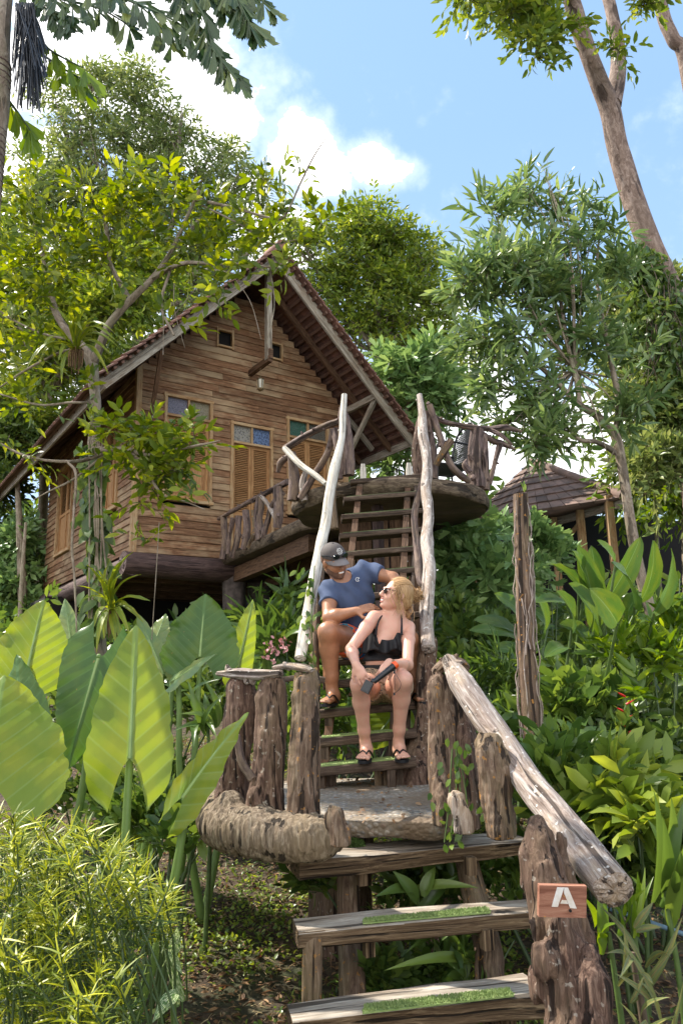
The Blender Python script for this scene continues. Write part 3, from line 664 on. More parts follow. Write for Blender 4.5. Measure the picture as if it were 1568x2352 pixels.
# hanging lantern: a thing of its own
lp = hp(UC-.03, -.42, 2.62); lan = empty('lantern', lp, 'small brass and glass lantern hanging from the stub beam under the gable', 'lantern')
mb = MB(); sweep(mb, [lp+[0, 0, .30], lp+[0, 0, .16]], [.004, .004], seg=5); sweep(mb, [lp+[0, 0, .16], lp+[0, 0, .12], lp+[0, 0, .11]], [.01, .05, .065], seg=6, n=4)
for k in range(6):
    a = k*pi/3; e = np.array([cos(a), sin(a), 0]); bar(mb, lp+e*.055+[0, 0, .11], lp+e*.042+[0, 0, -.04], .009, .009)
    sweep(mb, [lp+e*.045+[0, 0, -.045], lp+e*.055+[0, 0, -.065]], [.012, .004], seg=6)
sweep(mb, [lp+[0, 0, -.035], lp+[0, 0, -.05], lp+[0, 0, -.085]], [.05, .045, .01], seg=6, n=5); mb.build('frame', MT['lantern'], lan)
mb = MB(); sweep(mb, [lp+[0, 0, .105], lp+[0, 0, -.035]], [.05, .038], seg=6, n=2); mb.build('glass', MT['glasslan'], lan)
# ------------------------------------------------------------------ landing, round deck
ZD = 3.42
deck = empty('round_deck', (.51, 7.72, ZD-.2), 'raised round timber deck with rough bark edge and walkway to the house', 'deck')
def slab(mb, pts, zt, th, mi_top=0, mi_side=1, mi_bot=2, amp=.02, seed=0, sub=3):
    """flat irregular slab from outline points, edge roughened"""
    pts = np.asarray(pts, float); n = len(pts); X = spline(np.vstack([pts, pts[:1]]), n*sub+1)[:-1] if sub > 1 else pts
    n = len(X); c = X.mean(0); s = np.concatenate([[0], np.cumsum(np.linalg.norm(np.diff(X, axis=0), axis=1))]); prof = [(0, 0), (-.012, .012), (-.25, .022), (-.6, .016), (-.9, -.004), (-1, -.03)]
    rows = []
    for k, (hz_, out) in enumerate(prof):
        d = nrmz(X-c); r = out+amp*fbm(s*3., hz_*2.5+seed, 0, seed, 3)*(0 if k == 0 else 1)
        rows.append(np.column_stack([X+d*r[:, None] if np.ndim(r) else X+d*r, np.full(n, zt+hz_*th)+(amp*.5*vn(s*5, k, seed, 3) if k > 1 else 0)]))
    rows = np.array(rows); m = len(rows); V = rows.reshape(-1, 3); i = np.arange(m-1)[:, None]*n; j = np.arange(n)[None]; j2 = (j+1) % n
    G = np.stack([np.broadcast_to(np.array([h for h, _ in prof])[:, None]*th+seed, (m, n)), np.zeros((m, n)), np.broadcast_to(s[None], (m, n))], -1).reshape(-1, 3)
    mb.add(V, np.stack([i+j, i+n+j, i+n+j2, i+j2], -1).reshape(-1, 4), G, mi_side)
    mb.add(np.vstack([rows[0], [[c[0], c[1], zt+.002]]]), [(j_, (j_+1) % n, n) for j_ in range(n)], None, mi_top, smooth=False)
    mb.add(np.vstack([rows[-1], [[c[0], c[1], zt-th]]]), [((j_+1) % n, j_, n) for j_ in range(n)], None, mi_bot, smooth=False)
t = np.arange(40)/40*2*pi
mb = MB(); slab(mb, np.stack([.51+1.0*np.cos(t), 7.74+1.0*np.sin(t)], 1), ZD, .14, seed=3, amp=.03, sub=4)
mb.build('deck_slab', [MT['stair'], MT['slabside'], MT['slabunder']], deck)
e0 = hp(1.26, -.03, 0); mb = MB()
slab(mb, [e0[:2], (-.48, 8.35), (.1, 7.95), (1.15, 8.35), hp(3.5, -.03, 0)[:2]], ZD-.022, .13, seed=6, amp=.006, sub=1)
mb.build('walkway', [MT['stair'], MT['slabside'], MT['slabunder']], deck)
mb = MB(); q = [e0+HU*.25+[0, 0, -.26], np.array([-.32, 8.5, ZD-.27]), np.array([.1, 8.0, ZD-.27])]
bar(mb, q[0], q[1], .14, .2); bar(mb, hp(2.2, -.1, -.27), (.35, 7.9, ZD-.29), .14, .2); bar(mb, hp(3.3, -.1, -.27), (.9, 8.0, ZD-.29), .14, .2); bar(mb, hp(2.0, -.1, -.29), hp(3.4, -2.0, -.29), .12, .18); mb.build('support_beam', MT['darkwood'], deck)
for x, y in ((.52, 8.0), (.35, 7.2)):
    mb = MB(); zb = gz(x, y)-.2; sweep(mb, [[x, y, zb], [x, y, 2.2], [x, y, ZD-.16]], [.13, .11, .12] if y > 7.5 else [.05, .05, .06], seg=16, n=20, amp=.1, ridge=.06, seed=3); mb.build('pillar', MT['beam'], deck)
# plank screen behind the stairs under the deck
mb = MB()
for k in range(5): box(mb, (.05+k*.17, 7.55, 2.35), ZA, XA, YA, .9, .075, .015)
mb.build('back_panel', MT['darkwood'], deck)
# ------------------------------------------------------------------ bent-branch railings
def rail(name, label, sticks, group=None, cat='railing', mat='gnarl'):
    """sticks: (part name, material, [(x, y, Y)...], radii in sheet pixels)"""
    pts = [atY(*p) for s in sticks for p in s[2]]; lo = min(pts, key=lambda p: p[2])
    root = empty(name, lo, label, cat, group)
    for k, (pn, mt, P, R) in enumerate(sticks):
        W_ = [atY(*p) for p in P]; ym = np.mean([p[2] for p in P]); L = sum(np.linalg.norm(W_[i+1]-W_[i]) for i in range(len(W_)-1))
        mb = MB(); R = np.atleast_1d(R)*ym/F; big = R.max() > .05
        sweep(mb, W_, R, seg=14 if big else 10, n=max(8, int(L/.035)), amp=.22 if mt != 'white' else .12, fr=3.2, fs=9, ridge=.18 if mt != 'white' else .04, rfs=4, seed=k+len(name)*3, flat=.85)
        if mt in ('gnarl', 'stump'):       # knots
            X = spline(W_, 20); r0 = R.mean()
            for q in range(max(1, int(L/.22))):
                i = rng.integers(3, 17); d = rdir(1)[0]; d[1] = -abs(d[1]); sweep(mb, [X[i], X[i]+d*r0*.9, X[i]+d*r0*(1.35+.3*rng.random())], [r0*.62, r0*.45, r0*.15], seg=8, n=5, amp=.2, seed=q)
        mb.build(pn, MT[mt], root)
    return root
rail('walkway_railing', 'low railing of twisted dark branches along the walkway beside the house wall', [
    ('top_rail', 'gnarl', [(503, 1192, 10.7), (545, 1168, 10.1), (600, 1138, 9.4), (662, 1106, 8.75)], [6, 6, 7, 8]),
    ('post', 'gnarl', [(512, 1284, 10.6), (516, 1240, 10.55), (514, 1185, 10.55)], [8, 7, 9]),
    ('post', 'gnarl', [(560, 1262, 9.85), (567, 1215, 9.8), (564, 1172, 9.8)], [9, 9, 9]),
    ('post', 'gnarl', [(597, 1240, 9.4), (594, 1190, 9.4), (600, 1142, 9.35)], [10, 11, 11]),
    ('post', 'gnarl', [(637, 1212, 8.9), (640, 1160, 8.85), (638, 1118, 8.85)], [11, 12, 11]),
    ('post', 'gnarl', [(534, 1280, 10.3), (545, 1240, 10.2), (548, 1185, 10.2)], [8, 7, 8]),
    ('baluster', 'stump2', [(572, 1258, 9.75), (586, 1218, 9.6), (582, 1172, 9.6)], [7, 7, 6]),
    ('baluster', 'gnarl', [(605, 1235, 9.3), (616, 1190, 9.2), (625, 1160, 9.1), (648, 1128, 8.9)], [7, 7, 6, 5]),
    ('baluster', 'pole', [(600, 1140, 9.35), (618, 1162, 9.15), (640, 1205, 8.95)], [6, 6, 6]),
    ('baluster', 'gnarl', [(536, 1190, 10.2), (528, 1230, 10.3), (524, 1272, 10.35)], [6, 5, 6])])
rail('deck_railing', 'tangled branch railing on the near left rim of the round deck', [
    ('top_rail', 'gnarl', [(655, 1030, 7.35), (700, 1002, 7.1), (745, 980, 6.95), (778, 968, 6.85)], [10, 9, 9, 9]),
    ('post', 'gnarl', [(673, 1150, 7.3), (676, 1095, 7.3), (668, 1040, 7.3)], [14, 12, 11]),
    ('post', 'gnarl', [(800, 1092, 6.85), (798, 1030, 6.85), (790, 965, 6.85), (784, 935, 6.85)], [15, 16, 15, 7]),
    ('post', 'gnarl', [(778, 1100, 6.85), (780, 1040, 6.85), (772, 985, 6.88)], [10, 12, 12]),
    ('brace', 'white', [(655, 1030, 7.3), (690, 1068, 7.1), (722, 1090, 6.95), (748, 1112, 6.85)], [9, 9, 8, 7]),
    ('brace', 'gnarl', [(765, 985, 6.9), (752, 1040, 6.95), (722, 1090, 7.05), (690, 1145, 7.15)], [8, 8, 8, 9]),
    ('brace', 'pole', [(700, 1150, 7.15), (695, 1110, 7.15), (702, 1080, 7.15)], [9, 10, 6]),
    ('brace', 'gnarl', [(668, 1045, 7.35), (645, 1062, 7.45), (638, 1085, 7.5)], [8, 9, 4])])
rail('deck_railing', 'gnarled branch railing on the far right rim of the round deck', [
    ('top_rail', 'gnarl', [(982, 925, 6.9), (1005, 962, 7.1), (1060, 978, 7.3), (1120, 985, 7.5), (1160, 982, 7.6), (1196, 992, 7.7)], [5, 6, 7, 9, 10, 4]),
    ('post', 'stump', [(968, 1100, 6.9), (962, 1050, 6.9), (966, 1000, 6.9), (972, 945, 6.9)], [19, 17, 19, 10]),
    ('post', 'gnarl', [(992, 1100, 6.95), (990, 1050, 6.95), (984, 1000, 6.95), (984, 945, 6.95)], [13, 15, 14, 9]),
    ('post', 'gnarl', [(1095, 1120, 7.4), (1090, 1060, 7.4), (1096, 985, 7.4)], [21, 17, 15]),
    ('post', 'gnarl', [(1112, 1125, 7.45), (1112, 1070, 7.45), (1108, 1000, 7.45)], [13, 12, 12]),
    ('brace', 'gnarl', [(986, 930, 6.9), (1004, 985, 6.9), (1022, 1040, 6.85), (1042, 1078, 6.85), (1075, 1105, 7.1)], [8, 8, 8, 9, 8]),
    ('brace', 'stump2', [(1000, 1068, 6.85), (1016, 1040, 6.8), (1036, 1012, 6.8)], [9, 10, 10]),
    ('brace', 'gnarl', [(1100, 990, 7.45), (1130, 1012, 7.5), (1150, 1018, 7.55), (1182, 1032, 7.6)], [6, 9, 9, 3]),
    ('brace', 'gnarl', [(1150, 1015, 7.55), (1138, 1055, 7.5), (1124, 1112, 7.5)], [9, 6, 5]),
    ('brace', 'gnarl', [(1078, 1085, 7.3), (1068, 1068, 7.3), (1072, 1055, 7.3)], [9, 8, 3]),
    ('brace', 'gnarl', [(1120, 985, 7.5), (1150, 1000, 7.4), (1176, 1022, 7.4)], [7, 6, 3])])
# ------------------------------------------------------------------ black wicker chair on the deck
cp = np.array([1.14, 8.0, ZD+.004]); ch = empty('wicker_chair', cp, 'black metal and wicker garden chair standing on the round deck', 'chair')
ca = radians(20); cf = np.array([-cos(ca), -sin(ca), 0]); cs = np.array([-cf[1], cf[0], 0])
c3 = lambda f, s, z: cp+cf*f+cs*s+ZA*z
for s in (-.22, .22):
    for f0, f1 in ((.22, .2), (-.24, -.2)):
        mb = MB(); sweep(mb, [c3(f0, s, 0), c3(f1, s, .42)], [.012, .012], seg=6); mb.build('leg', MT['metal'], ch)
    mb = MB(); sweep(mb, [c3(.22, s, .42), c3(.2, s*1.08, .62), c3(.05, s*1.1, .66), c3(-.26, s*1.05, .64)], [.013]*4, seg=6, n=14); mb.build('armrest', MT['metal'], ch)
mb = MB(); sweep(mb, [c3(.22, -.22, .42), c3(.22, .22, .42), c3(-.2, .22, .41), c3(-.2, -.22, .41), c3(.22, -.22, .42)], [.012], seg=6, n=5)
for k in range(17): s = -.2+k*.025; sweep(mb, [c3(.21, s, .425), c3(-.2, s, .415)], [.0055], seg=4)
for k in range(14): f = -.18+k*.03; sweep(mb, [c3(f, -.21, .422), c3(f, .21, .422)], [.0045], seg=4)
mb.build('seat', MT['metal'], ch)
mb = MB(); bk = lambda s, z: c3(-.2-.16*(z-.41)-.03*(1-(s/.24)**2), s, z)
sweep(mb, [bk(-.22, .41), bk(-.24, .7), bk(-.18, .9), bk(0, .97), bk(.18, .9), bk(.24, .7), bk(.22, .41)], [.013], seg=6, n=26)
for k in range(19):
    s = -.21+k*.0233; zt = .95-.9*abs(s)**2*2.2-.02; sweep(mb, [bk(s, .43), bk(s, .7), bk(s, zt-.02)], [.0055], seg=4, n=5)
for k in range(20): z = .46+k*.025; w = .225 if z < .78 else .225-(z-.78)*.55; sweep(mb, [bk(-w, z), bk(0, z), bk(w, z)], [.0045], seg=4, n=5)
mb.build('backrest', MT['metal'], ch)
# ------------------------------------------------------------------ steep stairs up to the deck
YT = [1752, 1686, 1621, 1556, 1507, 1460, 1413, 1360, 1310, 1262, 1218, 1175, 1135, 1095]
ST = empty('timber_stairs', (.15, 4.6, .95), 'steep narrow open timber stairs climbing to the round deck', 'stairs')
STEP = []
for i, y in enumerate(YT):
    Y = 4.6+.165*i; xm = 842+i*2.1; c = atY(xm, y, Y); STEP.append(c)
def tread_pos(i, dx=0., dy=.0): return STEP[i]+np.array([dx, dy, dx*.065])
for i, c in enumerate(STEP):
    mb = MB(); hw = .315; t = .052 if i < 4 else .045; xa = nrmz(np.array([1, .03, .065])); dpt = .2
    x0, x1 = (-.31 if i < 13 else -.265), .285+.13*i/13
    a = c+xa*x0+np.array([0, dpt/2, -t/2]); b = c+xa*x1+np.array([0, dpt/2, -t/2])
    sweep(mb, [a, (a+b)/2+[0, 0, .003*rng.normal()], b], [dpt/2]*3, seg=20, n=14, shape=.22, flat=t/dpt, up=ZA, amp=.03, fr=2, fs=4, seed=i*3+1)
    tr = mb.build('tread', MT['stair'], ST)
    if i in (0, 1, 2, 3, 4, 8, 9, 10, 11, 12):
        mb = MB(); L0, L1 = (x0+.03, x1-.05) if i else (x0+.02, x1-.03)
        n = 900; px = L0+(L1-L0)*rng.random(n); py = .012+.17*rng.random(n)
        p = c+xa*px[:, None]+YA*py[:, None]+ZA*.002
        box(mb, c+xa*(L0+L1)/2+[0, .1, .003], xa, YA, nrmz(np.cross(xa, YA)), (L1-L0)/2, .088, .003)
        leaves(mb, p, np.array([0, 0, 1.])+rng.normal(size=(n, 3))*.5, rdir(n), .009, .004, 'dia'); mb.build('grass_mat', MT['mat_green' if i < 2 else 'mat_dark'], tr)
for sx, s2 in ((-.27, -.175), (.14, .27)):
    mb = MB(); a = STEP[0]+[sx, .11, -.16]; b = STEP[13]+[s2, .11, -.07]
    a = a+(a-b)/np.linalg.norm(a-b)*.12
    mid = (a+b)/2; bar(mb, a, b, .05, .13, up=YA); mb.build('stringer', MT['darkwood'], ST)
    for i in range(14):
        mb = MB(); q = sx+(s2-sx)*i/13; c = STEP[i]+[q, .03, q*.065-.05]
        box(mb, c+[0, 0, -.055], ZA, XA, YA, .055, .024, .022); mb.build('cleat', MT['stair'], ST)
mb = MB(); a = STEP[0]+[.235, .14, -.12]; b = STEP[13]+[.36, .18, .08]; bar(mb, a, b, .022, .07, up=YA); mb.build('side_board', MT['stair'], ST)
for sx in (-.14, .29):
    mb = MB(); c = STEP[13]+[sx, .03, .0]; sweep(mb, [c+[0, .06, -.02], c+[0, .06, .08], c+[.0, .06, .15]], [.03, .028, .018], seg=12, n=6, shape=.3, seed=2, up=YA); mb.build('stringer_end', MT['white'], ST)
for sx in (-.225, .17):
    mb = MB(); c = STEP[0]+[sx, .14, -.05]; bar(mb, [c[0], c[1], .98], [c[0], c[1], c[2]], .09, .09, up=YA); mb.build('foot_post', MT['stair'], ST)
mb = MB(); c = STEP[0]+[.10, .13, -.05]; bar(mb, [c[0], c[1], .98], [c[0], c[1], c[2]], .11, .08, up=YA); mb.build('foot_post', MT['stump2'], ST)
def post(name, label, cat, mt, P, R, seed=0, amp=.19, ridge=.34, seg=34, group=None, res=.03, flat=.9, knots=0, fs=3.5, rfs=1.6, rfr=6, shape='round', extra=None, **kw):
    W_ = [atY(*p) for p in P]; ym = np.array([p[2] for p in P]); R = np.atleast_1d(R)*(ym/F if np.size(R) > 1 else ym.mean()/F)
    L = sum(np.linalg.norm(W_[i+1]-W_[i]) for i in range(len(W_)-1)); mb = MB()
    X = sweep(mb, W_, R, seg=seg, n=max(8, int(L/res)), amp=amp, fr=3, fs=fs, ridge=ridge, rfs=rfs, rfr=rfr, seed=seed, flat=flat, capout=R.mean()*.15, shape=shape, **kw)
    for q in range(knots):
        i = rng.integers(2, len(X)-3); d = rdir(1)[0]; d[1] = -abs(d[1])*.6; r0 = np.interp(i, np.linspace(0, len(X)-1, len(R)), R)
        sweep(mb, [X[i]+d*r0*.3, X[i]+d*r0*.95, X[i]+d*r0*(1.2+.3*rng.random())], [r0*.6, r0*.42, r0*.15], seg=10, n=6, amp=.2, seed=q+seed)
    if extra: extra(mb)
    return mb.build(name, MT[mt], label=label, cat=cat, group=group, org=min(W_, key=lambda p: p[2]))
def rough_post(name, label, cat, mt, P, R, seed=0, group=None, knots=0, flat=.9, dz=0., jag=.5, gr=1., **kw):
    """weathered stump: merged lobes with deep vertical furrows and a broken top"""
    W_ = np.array([atY(*p) for p in P]); ym = np.mean([p[2] for p in P]); R = np.asarray(R, float)*ym/F; m = R.max()*1.5+.03; h = .0062
    c = SDF(W_.min(0)-m, W_.max(0)+m, h); n = 12; X = spline(W_, n); r = np.interp(np.linspace(0, 1, n), np.linspace(0, 1, len(R)), R); rg = np.random.default_rng(seed)
    if W_[0][2] > W_[-1][2]: X, r = X[::-1], r[::-1]
    X0 = X[0].copy(); X1 = X[-1].copy(); X[0] = X0-[0, 0, r[0]*.9]; X[-1] = X1+(X1-X[-2])*.4
    c.chain(X[:-1], r[:-1]*.74, k=.01)
    for q in range(5):
        a0 = q*1.256+rg.random()*.8; tw = rg.normal()*.5; e = n-1-int(rg.random()*2.2); t = np.linspace(0, 1, n)[:e+1]
        off = np.stack([np.cos(a0+tw*t), np.sin(a0+tw*t)*flat, 0*t], 1)*(r[:e+1]*(.50+.10*np.sin(t*7+q)))[:, None]; rr = r[:e+1]*(.46+.10*np.sin(t*9+q*2+seed)); rr[-1] *= .55
        c.chain(X[:e+1]+off, rr, k=.007)
    for q in range(knots):
        i_ = rg.integers(2, n-3); d = rdir(1)[0]; d[1] = -abs(d[1]); c.ell(X[i_]+d*r[i_]*.8, (r[i_]*.35, r[i_]*.35, r[i_]*.55), k=.012)
    sl_, (Xg, Yg, Zg) = c.sub(c.lo, c.lo+c.h*c.n); w = .012*vn(Zg*7, 0, seed, 5); o = seed*1.7
    c.d += (gr*(.011*np.abs(vn((Xg+w)*48+o, Yg*48, Zg*1.8+o, 3))+.006*np.abs(vn((Xg+w)*105+o, Yg*105, Zg*4, 4))-.006)+.0035*vn(Xg*22, Yg*22, Zg*6+o, 8)).astype(np.float32); c.half(X0, -ZA); c.half(X1+[0, 0, .01], np.array([.35*rg.normal(), .2*rg.normal(), 1]))
    mb = MB(); c.mesh(mb, smooth=1, G=lambda V: V+[o % 9, 1., 0]); return mb.build(name, MT[mt], label=label, cat=cat, group=group, org=W_[0])
post('handrail_pole', 'tall smooth white peeled pole leaning left of the stairs', 'pole', 'white', [(791, 907, 6.5), (787, 960, 6.4), (784, 1010, 6.3), (768, 1075, 6.1), (756, 1140, 5.9), (748, 1200, 5.75), (736, 1255, 5.55), (718, 1350, 5.3), (704, 1430, 5.1), (690, 1512, 4.9)], [7, 8, 8, 12, 12, 12, 13, 14, 14, 13], amp=.10, ridge=.05, seg=16, seed=2, knots=5, fs=5)
post('handrail_pole', 'grey knotty bark pole standing on the right of the stairs', 'pole', 'pole', [(963, 908, 6.6), (968, 950, 6.5), (972, 1005, 6.35), (981, 1060, 6.2), (978, 1120, 6.05), (984, 1180, 5.85), (979, 1240, 5.65), (985, 1300, 5.45), (981, 1370, 5.25), (979, 1430, 5.05), (983, 1490, 4.88)], [8, 10, 13, 12, 13, 12, 15, 14, 15, 16, 17], amp=.2, ridge=.12, seg=18, seed=5, knots=7, fs=6)
post('support_pole', 'brown split pole behind the white pole beside the seated man', 'pole', 'stump2', [(738, 1292, 5.5), (728, 1400, 5.3), (724, 1480, 5.15), (722, 1560, 5.05)], [10, 11, 11, 12], seed=6, seg=16, amp=.12, ridge=.15)
post('support_pole', 'thin crooked branch hugging the grey bark pole on the right', 'pole', 'gnarl', [(968, 1110, 6.2), (952, 1180, 6.0), (958, 1260, 5.8), (966, 1340, 5.55), (1000, 1325, 5.5)], [8, 8, 9, 8, 5], seed=8, seg=12, amp=.15)
rough_post('support_stump', 'dark flaring root stump carrying the grey bark pole', 'stump', 'stump', [(992, 1440, 5.0), (982, 1540, 4.95), (978, 1640, 4.9), (965, 1720, 4.85), (958, 1805, 4.75)], [20, 22, 22, 34, 50], seed=9, knots=2)
post('support_stump', 'rough stub standing behind the white pole above the walkway slab', 'stump', 'stump2', [(768, 1215, 6.3), (762, 1140, 6.35), (772, 1080, 6.4)], [12, 11, 8], seed=14, seg=14)
# ------------------------------------------------------------------ pebble platform at the foot of the stairs
mb = MB(); out = [atZ(x, y, 1.0)[:2] for x, y in ((505, 1872), (530, 1815), (640, 1795), (800, 1788), (980, 1790), (1065, 1812), (1085, 1850), (1035, 1880), (930, 1884), (830, 1882), (750, 1880), (620, 1880))]
slab(mb, out, 1.0, .075, 0, 0, 0, amp=.028, seed=11, sub=9)
mb.build('platform', MT['pebble'], label='low platform of pebbly concrete at the foot of the timber stairs', cat='platform')
mb = MB()
for c, r in ((atZ(780, 1900, .84), .21), (atZ(1010, 1900, .84), .12)):
    c = c+[0, .22, 0]; sweep(mb, [[c[0], c[1], -.1], [c[0], c[1], .5], [c[0], c[1], .9]], [r*.9, r*.85, r*.9], seg=20, n=20, amp=.15, ridge=.2, seed=int(r*100))
mb.build('platform_pier', MT['stump'], label='dark wooden pier holding up the pebbly platform', cat='pier')
# base log and stump balustrade on the left
X = [(520, 1800, 4.15), (498, 1848, 3.8), (508, 1893, 3.52), (575, 1912, 3.38), (660, 1922, 3.32), (730, 1924, 3.29), (768, 1920, 3.28)]
c = SDF([-.80, 3.0, .60], [.12, 4.4, 1.16], .0062); c.chain(spline([atY(*p) for p in X], 16), np.interp(np.linspace(0, 1, 16), np.linspace(0, 1, 7), [.06, .082, .092, .094, .092, .086, .05]), k=.02)
for x, y, Y, r in ((528, 1850, 3.5, 44), (610, 1862, 3.42, 38), (697, 1866, 3.36, 36)): a = atY(x, y, Y); c.cone(a, a-[0, -.01, .09], r*.7*Y/F, r*1.15*Y/F, k=.03)
sl_, (Xg, Yg, Zg) = c.sub(c.lo, c.lo+c.h*c.n); c.d += (.010*np.abs(vn(Xg*50+.03*Zg, Yg*50, Zg*2, 3))+.006*np.abs(vn(Xg*110, Yg*110, Zg*5, 4))-.005+.004*vn(Xg*9, Yg*9, Zg*8, 8)+.002*vn(Xg*30, Yg*30, Zg*16, 9)).astype(np.float32)
mb = MB(); c.mesh(mb, smooth=1, G=lambda V: V*[1, 1, 1]+[2., 4., 0]); mb.build('base_log', MT['log'], label='thick pale split log wrapping the left edge of the platform', cat='log')
SG = 'upright stumps fencing the left of the platform'
rough_post('fence_stump', 'furrowed upright stump at the outer left end of the platform', 'stump', 'stump', [(528, 1885, 3.55), (532, 1800, 3.58), (545, 1700, 3.6), (552, 1620, 3.6), (548, 1562, 3.6)], [50, 40, 38, 40, 42], seed=31, group=SG, knots=1, flat=.7)
rough_post('fence_stump', 'middle upright stump of the three, deeply split and leaning right', 'stump', 'stump', [(608, 1905, 3.42), (612, 1800, 3.45), (618, 1700, 3.48), (628, 1620, 3.5), (622, 1555, 3.5)], [42, 37, 38, 36, 38], seed=34, group=SG, knots=1, flat=.75)
rough_post('fence_stump', 'straight lichen-flecked upright stump nearest the stairs', 'stump', 'stump2', [(698, 1905, 3.34), (694, 1800, 3.36), (702, 1700, 3.38), (704, 1620, 3.4), (700, 1545, 3.4)], [40, 34, 37, 35, 32], seed=37, group=SG, flat=.8)
post('fence_branch', 'crooked dark branch wedged between the left and middle stumps', 'branch', 'gnarl', [(545, 1690, 3.42), (556, 1750, 3.40), (580, 1790, 3.38)], [8, 9, 10], seed=40, seg=12)
post('bark_slab', 'rough twisted bark slab capping the two outer stumps', 'bark slab', 'drift', [(500, 1546, 3.62), (545, 1548, 3.58), (600, 1550, 3.5), (645, 1546, 3.46)], [8, 20, 20, 14], seed=41, knots=5, flat=.55, ridge=.35, amp=.35, fs=9)
post('bark_slab', 'narrow grey bark slab laid across the stump nearest the stairs', 'bark slab', 'drift', [(628, 1533, 3.5), (665, 1530, 3.45), (700, 1535, 3.4), (716, 1540, 3.38)], [6, 12, 14, 8], seed=43, knots=3, flat=.6, ridge=.35, amp=.35, fs=9)
post('bark_slab', 'pale stick bridging from the bark slab to the stair pole', 'stick', 'stump2', [(640, 1562, 3.55), (690, 1556, 3.7), (740, 1562, 3.9)], [8, 8, 8], seed=44, seg=12)
# right-hand posts
rough_post('rail_post', 'broad weathered stump under the top of the driftwood handrail', 'post', 'stump2', [(1030, 1895, 3.5), (1022, 1800, 3.55), (1016, 1680, 3.6), (1012, 1590, 3.62), (1012, 1550, 3.62)], [34, 36, 36, 36, 26], seed=51, knots=2)
rough_post('rail_post', 'dark split stump just behind the broad handrail post', 'post', 'stump', [(1078, 1905, 3.5), (1068, 1780, 3.55), (1058, 1660, 3.6), (1040, 1570, 3.65)], [26, 30, 32, 24], seed=54)
rough_post('rail_post', 'hollow pale post standing on the right end of the upper step', 'post', 'stump2', [(1152, 1926, 3.06), (1140, 1840, 3.08), (1132, 1760, 3.1), (1126, 1690, 3.12)], [33, 36, 36, 32], seed=57)
rough_post('stake', 'short pale stake at the right edge of the upper step', 'stake', 'drift', [(1068, 1915, 3.12), (1055, 1865, 3.13), (1045, 1822, 3.14)], [22, 21, 18], seed=60)
rough_post('stake', 'short reddish stake at the left end of the upper step', 'stake', 'stump2', [(786, 1945, 3.1), (776, 1900, 3.12), (768, 1858, 3.13)], [20, 22, 22], seed=61, flat=.6)
# driftwood handrail
post('driftwood_handrail', 'long bleached driftwood log sloping down as a handrail on the right', 'handrail', 'drift', [(1028, 1512, 3.62), (1060, 1570, 3.5), (1105, 1640, 3.36), (1160, 1716, 3.2), (1215, 1800, 3.02), (1275, 1872, 2.83), (1330, 1945, 2.65), (1408, 2042, 2.42)], [15, 30, 32, 30, 34, 37, 44, 44], seed=64, knots=3, ridge=.12, amp=.13, seg=30, res=.02, fs=4)
post('broken_branch', 'knobbly ochre root stub lashed to the top of the driftwood handrail', 'branch', 'stump2', [(1000, 1545, 3.6), (1030, 1520, 3.66), (1058, 1528, 3.68), (1072, 1535, 3.7)], [12, 15, 16, 9], seed=66, knots=4, amp=.4, fs=12)
# ------------------------------------------------------------------ lower flight of thick plank steps
def step_board(P, label, seed, mat=None):
    (bl, fl, br, fr_, th, Zt) = P
    A, B, C_, D_ = atZ(*bl, Zt), atZ(*fl, Zt), atZ(*br, Zt), atZ(*fr_, Zt)
    a, b = (A+B)/2, (C_+D_)/2; w0, w1 = abs(A-B)[1], abs(C_-D_)[1]; mb = MB()
    n = 40; t = np.linspace(0, 1, n)[:, None]; Xc = a*(1-t)+b*t; s = np.linspace(0, 1, n)
    Xc[:, 2] += -th/2+.006*vn(s*3, seed, 0, seed); wid = (w0*(1-s)+w1*s)/2*(1+.05*vn(s*5, seed, 3, seed))
    sweep(mb, Xc, wid, seg=32, raw=True, shape=.2, flat=th/(w0+w1)*2*1., up=ZA, amp=.05, fr=3, fs=3, seed=seed, ridge=.05, rfr=12, rfs=1)
    k = len(mb.f)
    o = mb.build('step', [MT['plank'], MT['plankside']], label=label, cat='step', group='thick plank steps of the lower flight')
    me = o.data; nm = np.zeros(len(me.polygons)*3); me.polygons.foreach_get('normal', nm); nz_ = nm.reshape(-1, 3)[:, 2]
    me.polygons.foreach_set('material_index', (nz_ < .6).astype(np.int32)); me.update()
    return A, B, C_, D_
T3 = step_board(((662, 1947), (680, 1980), (1190, 1909), (1198, 1930), .07, .88), 'topmost of the three thick plank steps, bare bleached board below the platform', 71)
T2 = step_board(((675, 2106), (683, 2141), (1229, 2063), (1229, 2094), .062, .70), 'middle plank step with a narrow green mat, level with the A sign', 72)
T1 = step_board(((660, 2301), (670, 2344), (1221, 2234), (1234, 2287), .07, .52), 'lowest plank step with a green mat, at the bottom edge', 73)
def grass_strip(c, Zt, label):
    P = [atZ(x, y, Zt+.006) for x, y in c]; mb = MB(); n = 3600; u, v = rng.random((n, 1)), rng.random((n, 1))
    p = (P[0]*(1-u)+P[1]*u)*(1-v)+(P[3]*(1-u)+P[2]*u)*v
    Q = np.array(P); mb.add(np.vstack([Q, Q-[0, 0, .005]]), [(0, 3, 2, 1), (0, 1, 5, 4), (1, 2, 6, 5), (2, 3, 7, 6), (3, 0, 4, 7)], smooth=False)
    leaves(mb, p, np.array([0, 0, 1.])+rng.normal(size=(n, 3))*.55, rdir(n), .010, .0035, 'dia'); mb.build('grass_strip', MT['mat_green'], label=label, cat='mat', group='green mats on the plank steps')
grass_strip([(836, 2113), (1116, 2086), (1124, 2095), (833, 2119)][::-1] if 0 else [(833, 2120), (1126, 2095), (1116, 2084), (838, 2111)], .705, 'narrow green artificial grass mat on the middle plank step')
